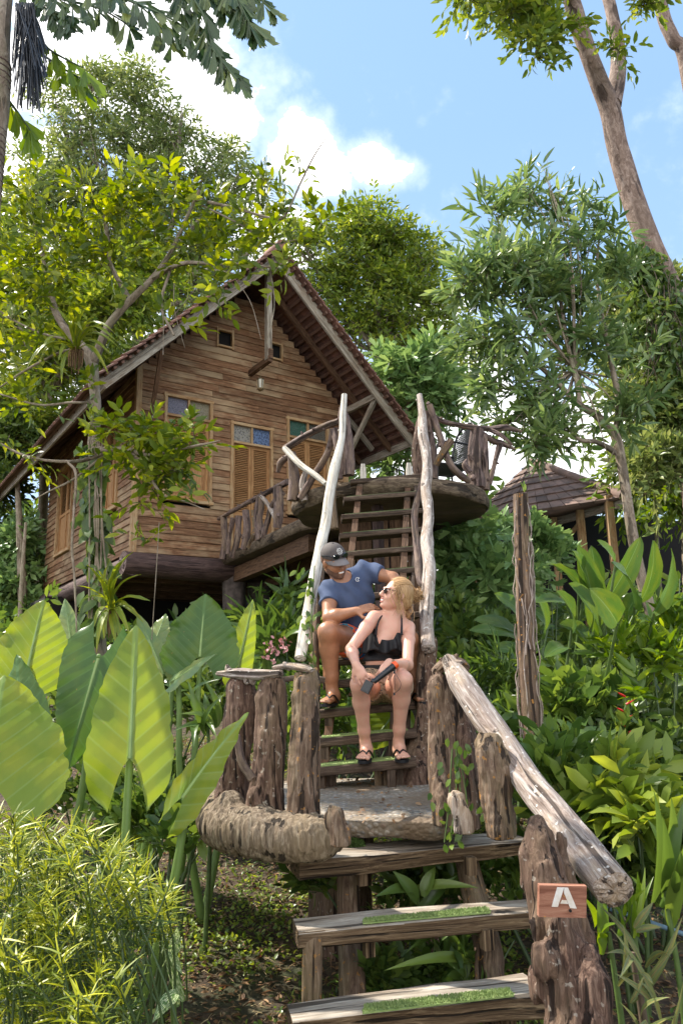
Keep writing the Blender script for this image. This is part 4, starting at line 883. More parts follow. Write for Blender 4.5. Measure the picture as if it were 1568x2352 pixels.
grass_strip([(832, 2326), (1180, 2286), (1168, 2270), (838, 2308)], .527, 'wider green artificial grass mat on the lowest plank step')
def lower_part(P, R, nm, mt='stump2', **kw):
    return P
LF = empty('lower_stringer', atY(818, 2300, 2.6), 'round mossy log carrying the plank steps on the left', 'log')
mb = MB(); sweep(mb, [atZ(798, 1975, .83)+[0, .08, -.04], atZ(802, 2120, .62)+[0, .12, 0], atZ(812, 2330, .42)+[0, .1, -.02], [.03, 2.0, -.1]], [.048, .05, .05, .05], seg=22, n=40, amp=.08, ridge=.12, seed=81); mb.build('log', MT['stump2'], LF)
for x, y, Z in ((831, 2016, .79), (847, 2178, .60), (870, 2370, .42)):
    mb = MB(); c = atZ(x, y, Z); box(mb, c+[0, .03, 0], ZA, nrmz(np.array([1, .3, 0])), nrmz(np.array([-.3, 1, 0])), .036, .019, .022); mb.build('cleat', MT['plankside'], LF)
LF = empty('lower_stringer', atY(1144, 2330, 2.4), 'round mossy log carrying the plank steps on the right beside the sign post', 'log')
mb = MB(); sweep(mb, [atZ(1075, 1950, .85)+[0, .1, -.04], atZ(1098, 2060, .70)+[0, .16, 0], atZ(1134, 2210, .53)+[0, .12, 0], atZ(1150, 2345, .4)+[0, .1, 0], [.55, 2.1, -.1]], [.052, .055, .055, .055, .05], seg=22, n=40, amp=.08, ridge=.12, seed=82); mb.build('log', MT['stump2'], LF)
for x, y, Z in ((1082, 1992, .81), (1120, 2162, .62), (1170, 2335, .44)):
    mb = MB(); c = atZ(x, y, Z); box(mb, c+[0, .03, 0], ZA, nrmz(np.array([1, .3, 0])), nrmz(np.array([-.3, 1, 0])), .036, .02, .022); mb.build('cleat', MT['plankside'], LF)
post('short_post', 'square mossy post under the left end of the middle plank step', 'post', 'stump2', [(718, 2150, 3.12), (716, 2280, 3.10), (714, 2420, 3.08)], [20, 20, 20], seed=84, shape=.35, ridge=.06, amp=.05)
# sign post with burls, and the sign
def sign_post():
    Y0 = 2.42; px = lambda q: q*Y0/F; c = SDF([.50, 2.18, -.15], [1.0, 2.66, 1.22], .006)
    ax = [(1236, 1893, 24), (1243, 1930, 32), (1250, 1985, 38), (1262, 2040, 44), (1280, 2110, 46), (1296, 2180, 50), (1306, 2260, 58), (1308, 2380, 60), (1308, 2600, 60)]
    P = [atY(x, y, 2.48-.02*i) for i, (x, y, r) in enumerate(ax)]; c.chain(P, [px(a[2])*.82 for a in ax], k=.02)
    P2 = [atY(*q) for q in ((1215, 1905, 2.47), (1212, 1960, 2.46), (1224, 2030, 2.45), (1240, 2120, 2.44))]; c.chain(P2, [.014, .026, .03, .03], k=.012)
    P2 = [atY(*q) for q in ((1284, 1920, 2.48), (1296, 2000, 2.46), (1318, 2090, 2.44), (1340, 2160, 2.42))]; c.chain(P2, [.012, .025, .028, .03], k=.012)
    for x, y, Y, rx, rz, k in ((1286, 2128, 2.36, 24, 44, .006), (1254, 2205, 2.34, 34, 38, .010), (1236, 2262, 2.38, 30, 36, .014), (1240, 2130, 2.40, 22, 46, .012)): c.ell(atY(x, y, Y), (px(rx), px(rx)*.9, px(rz)), k=k)
    c.chain([atY(1352, 2192, 2.33), atY(1362, 2260, 2.31), atY(1362, 2340, 2.30), atY(1362, 2500, 2.3)], [px(18), px(34), px(36), px(36)], k=.006)
    c.chain([atY(1318, 2290, 2.30), atY(1310, 2380, 2.29), atY(1306, 2500, 2.29)], [px(12), px(24), px(30)], k=.008)
    sl_, (X, Y, Z) = c.sub(c.lo, c.lo+c.h*c.n); w = .02*vn(Z*6, 0, 3, 5)
    c.d += (.016*np.abs(vn((X+w)*42, Y*42, Z*3.2, 3))+.008*np.abs(vn((X+w)*90, Y*90, Z*7, 4))-.007+.004*vn(X*30, Y*30, Z*24, 8)).astype(np.float32)
    mb = MB(); c.mesh(mb, smooth=1, G=lambda V: V+[3., 1., 0]); mb.build('sign_post', MT['stump'], label='gnarled burl-covered stump post carrying the A sign on the right', cat='post')
sign_post()
sc_ = [atY(1233, 2029.5, 2.20), atY(1341, 2032, 2.21), atY(1344, 2109, 2.22), atY(1238.6, 2102, 2.21)]
c0 = sum(sc_)/4; sx_ = nrmz(sc_[1]-sc_[0]); sz_ = nrmz(sc_[0]-sc_[3]-sx_*np.dot(sc_[0]-sc_[3], sx_)); sy_ = np.cross(sz_, sx_); hw = np.linalg.norm(sc_[1]-sc_[0])/2; hh = np.linalg.norm(sc_[0]-sc_[3])/2
sign = empty('sign_board', c0, 'reddish wooden board painted with a white letter A screwed to the stump post', 'sign')
mb = MB(); box(mb, c0, sx_, sz_, sy_, hw, hh, .008, g0=1.); mb.build('board', MT['signwood'], sign)
mb = MB(); fy = -.0105 if np.dot(sy_, YA) > 0 else .0105
def sp(a, b): return c0+sx_*a*hw+sz_*b*hh+sy_*fy
def flat(mb, polys):
    for q in polys: mb.add([sp(*p) for p in q]+[sp(*p)-sy_*fy*.3 for p in q], [tuple(range(len(q)))[::-1]]+[(i, (i+1) % len(q), (i+1) % len(q)+len(q), i+len(q)) for i in range(len(q))], smooth=False)
flat(mb, [[(-.48, -.32), (-.22, -.32), (.03, .9), (-.26, .9)], [(.58, -.40), (.30, -.38), (.034, .55), (.034, .9), (.2, .9)], [(-.05, .11), (-.12, -.1), (.21, -.12), (.15, .09)]]); mb.build('letter', MT['signwhite'], sign)
mb = MB(); sweep(mb, [sp(.29, -.52), sp(.29, -.52)+sy_*fy*.4], [.004, .004], seg=8, n=2); mb.build('screw', MT['metal'], sign)
# moss clump on the upper step
c = atZ(805, 1942, .885); mb = MB(); n = 2600; d = rdir(n); d[:, 2] = abs(d[:, 2]); r = .8+.25*rng.random((n, 1)); leaves(mb, c+d*r*[.055, .04, .028], d+rng.normal(size=(n, 3))*.5, rdir(n), .014, .004, 'dia')
mb.build('moss_clump', MT['moss'], label='dark green moss clump at the foot of the reddish stake', cat='moss')
# ------------------------------------------------------------------ neighbouring hut on the right
hut = empty('tiled_hut', atY(1300, 1450, 13), 'neighbouring hut with a low pyramid tile roof and a dark open veranda', 'house')
z0 = 4.30; Lc, N_c, Rc = atZ(1055, 1222, z0), atZ(1277, 1190, z0), atZ(1432, 1146, z0); Ap = atY(1218, 1062, 14.6); Bc = Lc+(Rc-N_c)
def tiled(mb, A, B, T, rows=16, cols=30):
    """triangle roof face, eave A-B to top T, laid in tile courses"""
    nrm = nrmz(np.cross(B-A, T-A)); nrm = nrm if nrm[2] > 0 else -nrm
    for r in range(rows):
        t0, t1 = r/rows, (r+1.35)/rows; t1 = min(t1, .999)
        for c in range(cols):
            u0, u1 = c/cols, (c+.96)/cols
            if (c+.5)/cols < 0: continue
            q = lambda u, t: (A*(1-u)+B*u)*(1-t)+T*t
            if t0 > .02 and np.linalg.norm(q(u1, t0)-q(u0, t0)) < .015 and c % 3: continue
            l = .04+.01*rng.random(); V = [q(u0, t0)+nrm*l, q(u1, t0)+nrm*l, q(u1, t1)+nrm*.01, q(u0, t1)+nrm*.01, q(u0, t0), q(u1, t0)]
            mb.add(V, [(0, 1, 2, 3), (0, 4, 5, 1)], smooth=False)
mb = MB(); tiled(mb, Lc, N_c, Ap, 30, 44); tiled(mb, N_c, Rc, Ap, 30, 44); tiled(mb, Rc, Bc, Ap, 8, 8); tiled(mb, Bc, Lc, Ap, 8, 8)
mb.add([Lc, N_c, Rc, Bc, Ap], [(0, 4, 1), (1, 4, 2), (2, 4, 3), (3, 4, 0), (0, 1, 2, 3)]); hr = mb.build('roof', MT['tilegrey'], hut)
mb = MB()
for a, b in ((Lc, N_c), (N_c, Rc)): bar(mb, a-[0, 0, .06], b-[0, 0, .06], .04, .14)
mb.build('fascia_board', MT['grey'], hr)
mb = MB()
for a in (N_c, Rc): sweep(mb, [a+[0, 0, .05], Ap+[0, 0, .04]], [.08, .08], seg=8, n=14, amp=.15, fs=4)
mb.build('ridge_tile', MT['tilegrey'], hr)
mid = (Lc+Rc)/2; sh = lambda p, k=.84: mid+(p-mid)*k
mb = MB(); A, B = sh(Lc), sh(N_c); Aw = atY(985, 1480, 14.2); d = (B-A)
nrow = 22
for r in range(nrow):
    z = 2.05+r*.1; bar(mb, [A[0]-d[0]*.15, A[1]-d[1]*.15, z], [B[0], B[1], z], .02, .105)
mb.build('wall', MT['siding'], hut)
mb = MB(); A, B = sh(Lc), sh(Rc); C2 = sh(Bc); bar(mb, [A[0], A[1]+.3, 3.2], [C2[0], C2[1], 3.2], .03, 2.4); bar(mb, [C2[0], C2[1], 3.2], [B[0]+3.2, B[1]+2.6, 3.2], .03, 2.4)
box(mb, (mid[0]+.2, mid[1]+.1, 2.02), XA, YA, ZA, 1.6, 1.5, .05); mb.build('inner_wall', MT['dark'], hut)  # inner walls coloured near-black to paint in the shade of the veranda
for p in (sh(N_c), sh(Rc), sh(N_c)*.5+sh(Rc)*.5):
    mb = MB(); bar(mb, [p[0], p[1], 1.4], [p[0], p[1], z0+.1], .11, .11, up=YA); mb.build('veranda_post', MT['trim'], hut)
mb = MB(); p = sh(N_c); bar(mb, [p[0]+.05, p[1], 3.75], [p[0]+.45, p[1]-.05, 4.2], .06, .08); mb.build('bracket', MT['trim'], hut)
mb = MB(); p = sh(Rc)+[.55, -.6, 0]
for k in range(5): bar(mb, p+[-.3, -.05, .06-k*.0], p+[3.2, 1.0, .02], .3, .04)
bar(mb, p+[-.35, -.15, 0], p+[3.0, -.1, 0], .05, .14); mb.build('porch_roof', MT['tilegrey'], hut)
# ------------------------------------------------------------------ foliage materials
MT['lf_olive'] = leafmat('olive_leaf', (.085, .13, .035), (.16, .215, .06), (.30, .34, .12), trans=.38, rough=.38)
MT['lf_mid'] = leafmat('mid_green_leaf', (.085, .145, .022), (.17, .245, .035), (.32, .37, .06), trans=.42)
MT['lf_yellow'] = leafmat('yellow_green_leaf', (.06, .105, .012), (.14, .20, .016), (.32, .36, .03), trans=.42)
MT['lf_cool'] = leafmat('cool_green_leaf', (.075, .135, .045), (.145, .225, .075), (.26, .34, .11), trans=.38, rough=.3, spec=.6)
MT['lf_dark'] = leafmat('dark_green_leaf', (.04, .08, .018), (.08, .135, .028), (.16, .22, .045), trans=.32, rough=.34)
MT['lf_shrub'] = leafmat('glossy_shrub_leaf', (.045, .095, .02), (.085, .15, .03), (.18, .26, .05), trans=.36, rough=.32)
MT['lf_bright'] = leafmat('bright_shrub_leaf', (.07, .14, .015), (.13, .22, .022), (.25, .34, .04), trans=.4, rough=.36)
MT['lf_helic'] = leafmat('heliconia_leaf', (.045, .115, .02), (.07, .15, .025), (.075, .15, .035), trans=.32, rough=.34, veins=22, vcol=(.15, .24, .08))
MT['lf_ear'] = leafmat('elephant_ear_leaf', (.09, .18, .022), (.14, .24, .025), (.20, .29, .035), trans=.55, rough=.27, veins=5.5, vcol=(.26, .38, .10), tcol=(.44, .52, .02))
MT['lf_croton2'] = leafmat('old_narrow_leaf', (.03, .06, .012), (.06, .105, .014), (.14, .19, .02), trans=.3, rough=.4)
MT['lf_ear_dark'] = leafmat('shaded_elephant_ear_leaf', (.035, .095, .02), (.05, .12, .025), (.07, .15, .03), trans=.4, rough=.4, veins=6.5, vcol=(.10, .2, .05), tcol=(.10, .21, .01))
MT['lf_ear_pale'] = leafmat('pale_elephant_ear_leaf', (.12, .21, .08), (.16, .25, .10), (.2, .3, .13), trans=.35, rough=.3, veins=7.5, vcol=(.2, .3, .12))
MT['lf_croton'] = leafmat('yellow_narrow_leaf', (.06, .11, .008), (.24, .29, .012), (.62, .60, .025), trans=.35, rough=.4, tcol=(.5, .5, .02))
MT['lf_nest'] = leafmat('nest_fern_leaf', (.09, .16, .02), (.15, .23, .03), (.20, .28, .045), trans=.42, rough=.4, veins=2, vcol=(.2, .22, .05))
MT['lf_palm'] = leafmat('palm_leaf', (0.030, 0.068, 0.027), (0.068, 0.112, 0.045), (0.165, 0.210, 0.075), trans=.28, rough=.3)
MT['lf_fish'] = leafmat('fishtail_leaf', (0.105, 0.195, 0.068), (0.180, 0.300, 0.098), (0.300, 0.435, 0.150), trans=.3, rough=.34)
MT['lf_vari'] = leafmat('variegated_leaf', (.07, .16, .03), (.09, .18, .04), (.12, .22, .05), trans=.35, spots=(.55, .6, .35))
MT['lf_red'] = leafmat('red_veined_leaf', (0.045, 0.090, 0.045), (0.075, 0.135, 0.060), (0.135, 0.195, 0.075), trans=.25, veins=9, vcol=(.45, .2, .09))
MT['lf_brown'] = leafmat('dry_leaf', (.10, .05, .02), (.22, .125, .055), (.36, .22, .11), trans=.15, rough=.7)
MT['rib'] = plain('pale_leaf_rib', (.24, .34, .10), .45, noise=.2)
MT['earstem'] = plain('ear_stalk', (.15, .24, .05), .45, noise=.3, nscale=6)
MT['stem'] = plain('green_stem', (.085, .14, .03), .5, noise=.4)
MT['stemdark'] = plain('dark_green_stem', (.06, .10, .03), .5, noise=.3)
MT['red'] = plain('red_bract', (.62, .02, .015), .4, noise=.2, isl=.2)
MT['pink'] = plain('pink_flower', (.75, .36, .36), .6, noise=.2)
def trunkmesh(mb, paths, amp=.08, seed=0, ridge=.06, seg=12, res=.08, fs=1.5):
    for k, (P, R) in enumerate(paths):
        W_ = [atY(*p) for p in P]; ym = np.mean([p[2] for p in P]); L = sum(np.linalg.norm(W_[i+1]-W_[i]) for i in range(len(W_)-1))
        sweep(mb, W_, np.atleast_1d(R)*ym/F, seg=seg if np.max(R) > 4 else 6, n=max(6, int(L/res)), amp=amp, fr=2.5, fs=fs, ridge=ridge, rfr=4, rfs=1., seed=seed+k)
def foot(x, y, Y, d=.3):
    """a trunk's foot on the ground below the sheet point"""
    p = atY(x, y, Y); return p
def limbs(mb, hub, A, r0=.05, seed=0, n=9):
    for i, a in enumerate(A):
        e = a[:3]; m = (hub+e)/2+rng.normal(size=3)*np.linalg.norm(e-hub)*.09+[0, 0, -.05*np.linalg.norm(e-hub)]
        sweep(mb, [hub, m, e], [r0, r0*.6, r0*.18], seg=7, n=n, amp=.1, fs=1., seed=seed+i)
        for q in range(3):
            t = m+(e-m)*rng.random(); e2 = a[:3]+rdir(1)[0]*a[3]*.8; sweep(mb, [t, (t+e2)/2+rng.normal(size=3)*.05, e2], [r0*.3, r0*.2, r0*.07], seg=5, n=6)
def tree(name, label, blobs, ncl, nl, L, W, mat, trunk, kind='dia', hub=None, r0=.06, tl=None, cat='tree', group=None, bark='bark', droop=.3, shell=.5, tmat='twig', spread=1., outward=.6, flatn=.6, cl=.36):
    base = None
    mb = MB(); trunkmesh(mb, trunk, seed=len(name)); base = np.concatenate(mb.v); base = base[np.argmin(base[:, 2])]
    P, D, A = blobpts(blobs, ncl, shell, cl=cl)
    if hub is not None: limbs(mb, atY(*hub), A, r0)
    root = empty(name, base, label, cat, group)
    mb.build('trunk', MT[bark], root)
    lf = MB(); tw = MB(); d = D*outward+rdir(len(P))*.7
    sprigs(lf, P, d, tl or L*2.6, nl, L, W, kind, droop=droop, twig=tw, spread=spread, flatn=flatn, rad=L*.03)
    lf.build('crown', MT[mat], root)
    tw.build('twigs', MT[tmat], root)
    return root, P
def plant(name, label, mats, build, base, cat='plant', group=None):
    root = empty(name, base, label, cat, group); parts = {}
    def part(nm):
        return parts.setdefault(nm, MB())
    build(part)
    for nm, mb in parts.items(): mb.build(nm, MT[mats[nm]], root)
    return root
def blade(mb, a, b, w, nrm, curl=.2, wave=0., n=10, fold=.12, seed=0, prof=None, mi=0):
    """a long leaf from a to b with half-width profile, drooping along -nrm"""
    a, b, nrm = map(lambda q: np.asarray(q, float), (a, b, nrm)); ax = b-a; L = np.linalg.norm(ax); ax /= L; nrm = nrmz(nrm-ax*(nrm@ax)); sd_ = np.cross(ax, nrm)
    t = np.linspace(0, 1, n+1); c = a+np.outer(t, ax*L)+np.outer(4*t*(1-t)*curl*L, nrm)
    pw = prof(t) if prof else np.sin(pi*np.clip(t*.93+.07, 0, 1)**.8)
    us = np.array([-1, -.5, 0, .5, 1]); V = []; lc = []
    for i in range(n+1):
        for u in us:
            V.append(c[i]+sd_*u*w*pw[i]+nrm*(abs(u)*fold*w*pw[i]*2+wave*w*vn(t[i]*9, u*2, seed, 1)*abs(u))); lc.append((u, t[i], seed))
    i = np.arange(n)[:, None]*5; j = np.arange(4)[None]
    mb.add(V, np.stack([i+j, i+j+1, i+5+j+1, i+5+j], -1).reshape(-1, 4), None, mi, lc=lc)
    return c
# ------------------------------------------------------------------ far trees behind the house
tree('tall_tree', 'tall dense olive tree rising behind the house on the left', [(215, 190, 24, 60), (170, 300, 24, 80), (330, 250, 24, 90), (240, 360, 24, 110), (390, 330, 24, 85), (420, 260, 24, 45), (460, 420, 24, 85), (350, 480, 24, 120), (200, 500, 24, 120), (110, 420, 24, 100), (530, 470, 24, 70), (500, 560, 24, 90), (600, 560, 24, 60), (560, 420, 24, 50), (610, 500, 24, 45), (480, 360, 24, 60), (140, 260, 24, 60), (60, 560, 24, 110), (340, 640, 24, 150), (150, 690, 24, 150), (500, 680, 24, 100), (600, 650, 24, 60), (40, 800, 24, 130), (320, 900, 24, 160), (60, 1000, 24, 120)],
     5600, 9, .27, .085, 'lf_olive', [([(300, 1500, 25), (310, 1000, 25), (320, 600, 24), (300, 420, 24)], [22, 18, 10, 4]), ([(312, 900, 25), (420, 700, 24.5), (480, 520, 24)], [12, 8, 3]), ([(312, 950, 25), (180, 700, 24.5), (170, 500, 24)], [12, 8, 3])], hub=(310, 720, 24.3), r0=.16, tl=.9, droop=.5)
tree('round_tree', 'round-crowned yellow-green tree behind the right slope of the roof', [(830, 520, 19, 60), (880, 560, 19, 75), (770, 560, 19, 70), (700, 570, 19, 55), (940, 620, 19, 75), (840, 640, 19, 90), (740, 650, 19, 70), (990, 690, 19, 50), (900, 720, 19, 90), (820, 740, 19, 60), (960, 790, 19, 65), (900, 830, 19, 60), (1000, 850, 19, 55), (930, 900, 19, 45), (660, 540, 19, 40), (1020, 760, 19, 45), (980, 610, 19, 40), (1050, 880, 18, 40)],
     2600, 9, .19, .07, 'lf_mid', [([(900, 1500, 20), (890, 1100, 20), (870, 800, 19.3), (850, 620, 19)], [12, 10, 7, 3])], hub=(875, 800, 19.2), r0=.11, tl=.72, droop=.35)
tree('palm_like_tree', 'pale broad-leaved tree peeking out under the right eave', [(960, 880, 14, 48), (900, 830, 14, 40), (1000, 930, 14, 45), (920, 940, 14, 40), (860, 1060, 14, 45), (920, 1070, 14, 40), (980, 830, 14, 30)],
     330, 9, .30, .10, 'lf_fish', [([(925, 1500, 14.3), (930, 1200, 14.2), (935, 1000, 14)], [8, 7, 5])], kind='fish', hub=(935, 1000, 14), r0=.06, tl=.7, droop=.5)
# right: long-leaved slender tree
tree('long_leaved_tree', 'slender tree with long upswept blue-green leaves right of the deck', [(1245, 380, 8.6, 40), (1215, 440, 8.6, 52), (1280, 450, 8.6, 60), (1320, 500, 8.6, 50), (1120, 500, 8.4, 42), (1165, 560, 8.4, 62), (1240, 560, 8.6, 70), (1320, 600, 8.6, 62), (1380, 470, 8.8, 34), (1375, 560, 8.8, 50), (1090, 580, 8.4, 40), (1110, 660, 8.3, 66), (1200, 680, 8.4, 80), (1300, 720, 8.6, 75), (1130, 770, 8.3, 70), (1080, 830, 8.2, 40), (1220, 820, 8.4, 75), (1330, 820, 8.6, 60), (1180, 900, 8.2, 60), (1110, 900, 8.2, 50), (1270, 930, 8.2, 62), (1370, 900, 8.6, 60), (1190, 975, 8.0, 40), (1340, 1000, 8.2, 50), (1440, 960, 8.4, 50), (1300, 1050, 8, 35), (1230, 1020, 8, 36), (1150, 980, 8.2, 34), (1400, 1070, 8.2, 34), (1450, 860, 8.8, 50), (1430, 740, 8.8, 50), (1420, 640, 8.8, 40)],
     600, 9, .20, .045, 'lf_cool', [([(1520, 1500, 8.6), (1470, 1320, 8.5), (1447, 1200, 8.4), (1432, 1100, 8.4), (1418, 1020, 8.4), (1405, 985, 8.4)], [13, 13, 12, 12, 12, 11]), ([(1412, 1000, 8.4), (1370, 955, 8.4), (1330, 930, 8.3), (1270, 870, 8.3), (1190, 790, 8.3), (1150, 700, 8.3)], [11, 10, 8, 6, 5, 3]), ([(1330, 930, 8.3), (1320, 860, 8.3), (1300, 780, 8.4), (1280, 640, 8.5), (1260, 480, 8.6)], [7, 6, 5, 4, 2]), ([(1414, 990, 8.4), (1420, 920, 8.5), (1400, 820, 8.5), (1370, 640, 8.7), (1380, 500, 8.8)], [9, 8, 6, 4, 2]), ([(1412, 1040, 8.4), (1370, 1015, 8.2), (1330, 1010, 8.1), (1300, 980, 8.1)], [7, 6, 5, 3])], kind='long', tl=.34, droop=-.12, spread=.75, bark='bark', outward=.35, hub=(1320, 850, 8.4), r0=.016, cl=.75)
# tall leaning tree on the right
root, _ = tree('leaning_tree', 'tall brown-barked tree leaning in from the right edge, forked near the top', [(1110, 15, 9, 42), (1160, 50, 9, 40), (1210, 20, 9, 50), (1190, 95, 9, 28), (1235, 100, 9, 34), (1280, 55, 9, 36), (1230, 140, 9, 18), (1090, -20, 9, 50), (1150, -60, 9, 80), (1250, -60, 9, 80), (1040, -10, 9, 22), (1425, 100, 9, 20), (1460, 10, 9, 40), (1540, 20, 9, 26), (1420, 45, 9, 26)],
     560, 8, .15, .062, 'lf_mid', [([(1640, 1500, 10.6), (1600, 1050, 10.4), (1560, 760, 10.2), (1528, 660, 10.1), (1490, 560, 10), (1450, 450, 10), (1418, 340, 9.9), (1400, 250, 9.8), (1375, 190, 9.7), (1345, 110, 9.6), (1320, 30, 9.5), (1300, -60, 9.4), (1290, -200, 9.4)], [52, 46, 40, 37, 32, 29, 27, 27, 24, 22, 23, 20, 17]), ([(1404, 240, 9.8), (1416, 180, 9.9), (1418, 110, 10), (1404, 30, 10), (1385, -60, 10), (1380, -200, 10)], [26, 22, 19, 17, 16, 14]), ([(1560, 800, 12), (1620, 500, 12), (1575, 150, 11.6), (1545, 90, 11.5), (1520, 30, 11.5), (1500, -80, 11.5)], [20, 20, 19, 18, 17, 16]), ([(1345, 100, 9.6), (1280, 40, 9.2), (1200, 0, 9)], [7, 5, 2])], kind='ov', bark='barkred', tl=.4, droop=.35)
# climbers and dark foliage on the right edge
def creeper(part):
    for (x0, y0, x1, y1, r, n, Y) in ((1455, 590, 1560, 760, 60, 1500, 9.8), (1480, 700, 1580, 950, 85, 1700, 9.6)):
        t = rng.random((n, 1)); A = atY(x0, y0, Y); B = atY(x1, y1, Y); p = A*(1-t)+B*t+rdir(n)*(r*Y/F)*rng.random((n, 1))**.5*[1, .8, 1]
        leaves(part('foliage'), p, rng.normal(size=(n, 3))*.6-[0, 0, .7], rdir(n)-[0, .8, 0], .13, .06, 'ov')
    for k in range(16):
        a = atY(1470+rng.random()*80, 600+rng.random()*150, 9.5); sweep(part('stem'), [a, a+[.1*rng.normal(), -.1, -.5], a+[.15*rng.normal(), -.1, -1.1]], [.008, .006, .003], seg=4, n=6)
plant('climbing_creeper', 'dark leafy creeper wrapping the lower trunk of the leaning tree', {'foliage': 'lf_dark', 'stem': 'twig'}, creeper, atY(1560, 950, 9.6), 'creeper')
tree('dark_tree', 'dense dark tree filling the right edge above the hut', [(1490, 690, 11, 60), (1440, 620, 11, 40), (1550, 830, 11, 90), (1470, 800, 11, 70), (1560, 960, 10, 90), (1480, 930, 10, 60), (1500, 1060, 9.6, 60), (1570, 1090, 9.6, 70), (1420, 740, 11, 45), (1600, 700, 11, 80), (1430, 850, 11, 40)],
     1500, 10, .16, .055, 'lf_olive', [([(1580, 1500, 11.2), (1570, 1100, 11.1), (1540, 850, 11)], [12, 10, 5])], hub=(1540, 900, 11), r0=.05, tl=.5, droop=.5)
tree('weeping_tree', 'tree with drooping pale sprays above the hut roof at the right', [(1460, 1100, 12, 60), (1540, 1080, 12, 60), (1500, 1010, 12.5, 50), (1560, 1150, 11, 40), (1380, 1080, 13, 30)],
     420, 9, .2, .07, 'lf_bright', [([(1520, 1500, 12.4), (1510, 1300, 12.3), (1500, 1080, 12.2)], [7, 6, 3])], tl=.5, droop=.6)
# left edge trees
tree('shade_tree', 'dark leafy tree close behind the left end of the house', [(0, 1260, 15.5, 60), (40, 1320, 15, 50), (-30, 1120, 15.5, 80), (10, 1400, 14.5, 60), (60, 1440, 14, 40), (0, 1010, 16, 70)],
     1500, 9, .17, .065, 'lf_dark', [([(60, 1600, 14), (50, 1300, 14), (40, 1100, 14)], [12, 10, 5])], kind='ov', tl=.5, droop=.5)
tree('silvery_tree', 'pale green fine-leaved tree at the left edge below the eave', [(50, 1200, 14.6, 30), (25, 1260, 14.4, 36), (60, 1250, 14.5, 28), (40, 1340, 14.2, 36), (70, 1400, 14, 26)],
     260, 9, .2, .08, 'lf_fish', [([(40, 1560, 12), (50, 1350, 12), (60, 1200, 12)], [6, 5, 3])], tl=.5, droop=.6)
tree('backdrop_tree', 'green tree standing between the olive tree and the leafy foreground tree', [(40, 700, 17, 110), (160, 800, 17, 110), (60, 900, 17, 110), (260, 720, 17, 90), (330, 640, 17, 60), (120, 1020, 17, 90), (10, 560, 17, 90)],
     1500, 9, .26, .1, 'lf_mid', [([(90, 1550, 17.5), (100, 1150, 17.3), (120, 850, 17)], [14, 12, 7])], hub=(115, 900, 17), r0=.1, tl=.7, droop=.4)
# forest mass and low growth far behind
def mass(name, boxes, n, L, W, mat, kind='ov'):
    mb = MB()
    for (x0, x1, y0, y1, Y0, Y1, k) in boxes:
        m = int(n*k); Yv = Y0+(Y1-Y0)*rng.random(m); xs = x0+(x1-x0)*rng.random(m); top = y0+ (y1-y0)*(.25+.25*vn(xs/90, Yv, 0, 4)); ys = top+(y1-top)*rng.random(m)**.9
        P = np.array([atY(x, y, Y) for x, y, Y in zip(xs, ys, Yv)]); gzv = gz(P[:, 0], P[:, 1]); P[:, 2] = np.maximum(P[:, 2], gzv+.03)
        d = rdir(m)+[0, -.4, .4]; sprigs(mb, P, d, L*2.4, 7, L, W, kind, droop=.4, rad=.004)
    return mb.build(name, MT[mat], kind='stuff')
mass('forest', [(-900, 2500, 1000, 1560, 24, 34, 1.)], 4200, .55, .22, 'lf_dark')
mass('undergrowth', [(-300, 560, 1380, 1600, 9.5, 14, .35), (600, 1000, 1330, 1580, 9, 15, .55), (980, 1900, 1330, 1580, 9.5, 12, .4)], 1500, .2, .085, 'lf_shrub')
MT['lf_straw'] = leafmat('straw', (.16, .11, .05), (.30, .22, .10), (.42, .34, .18), trans=.1, rough=.7)
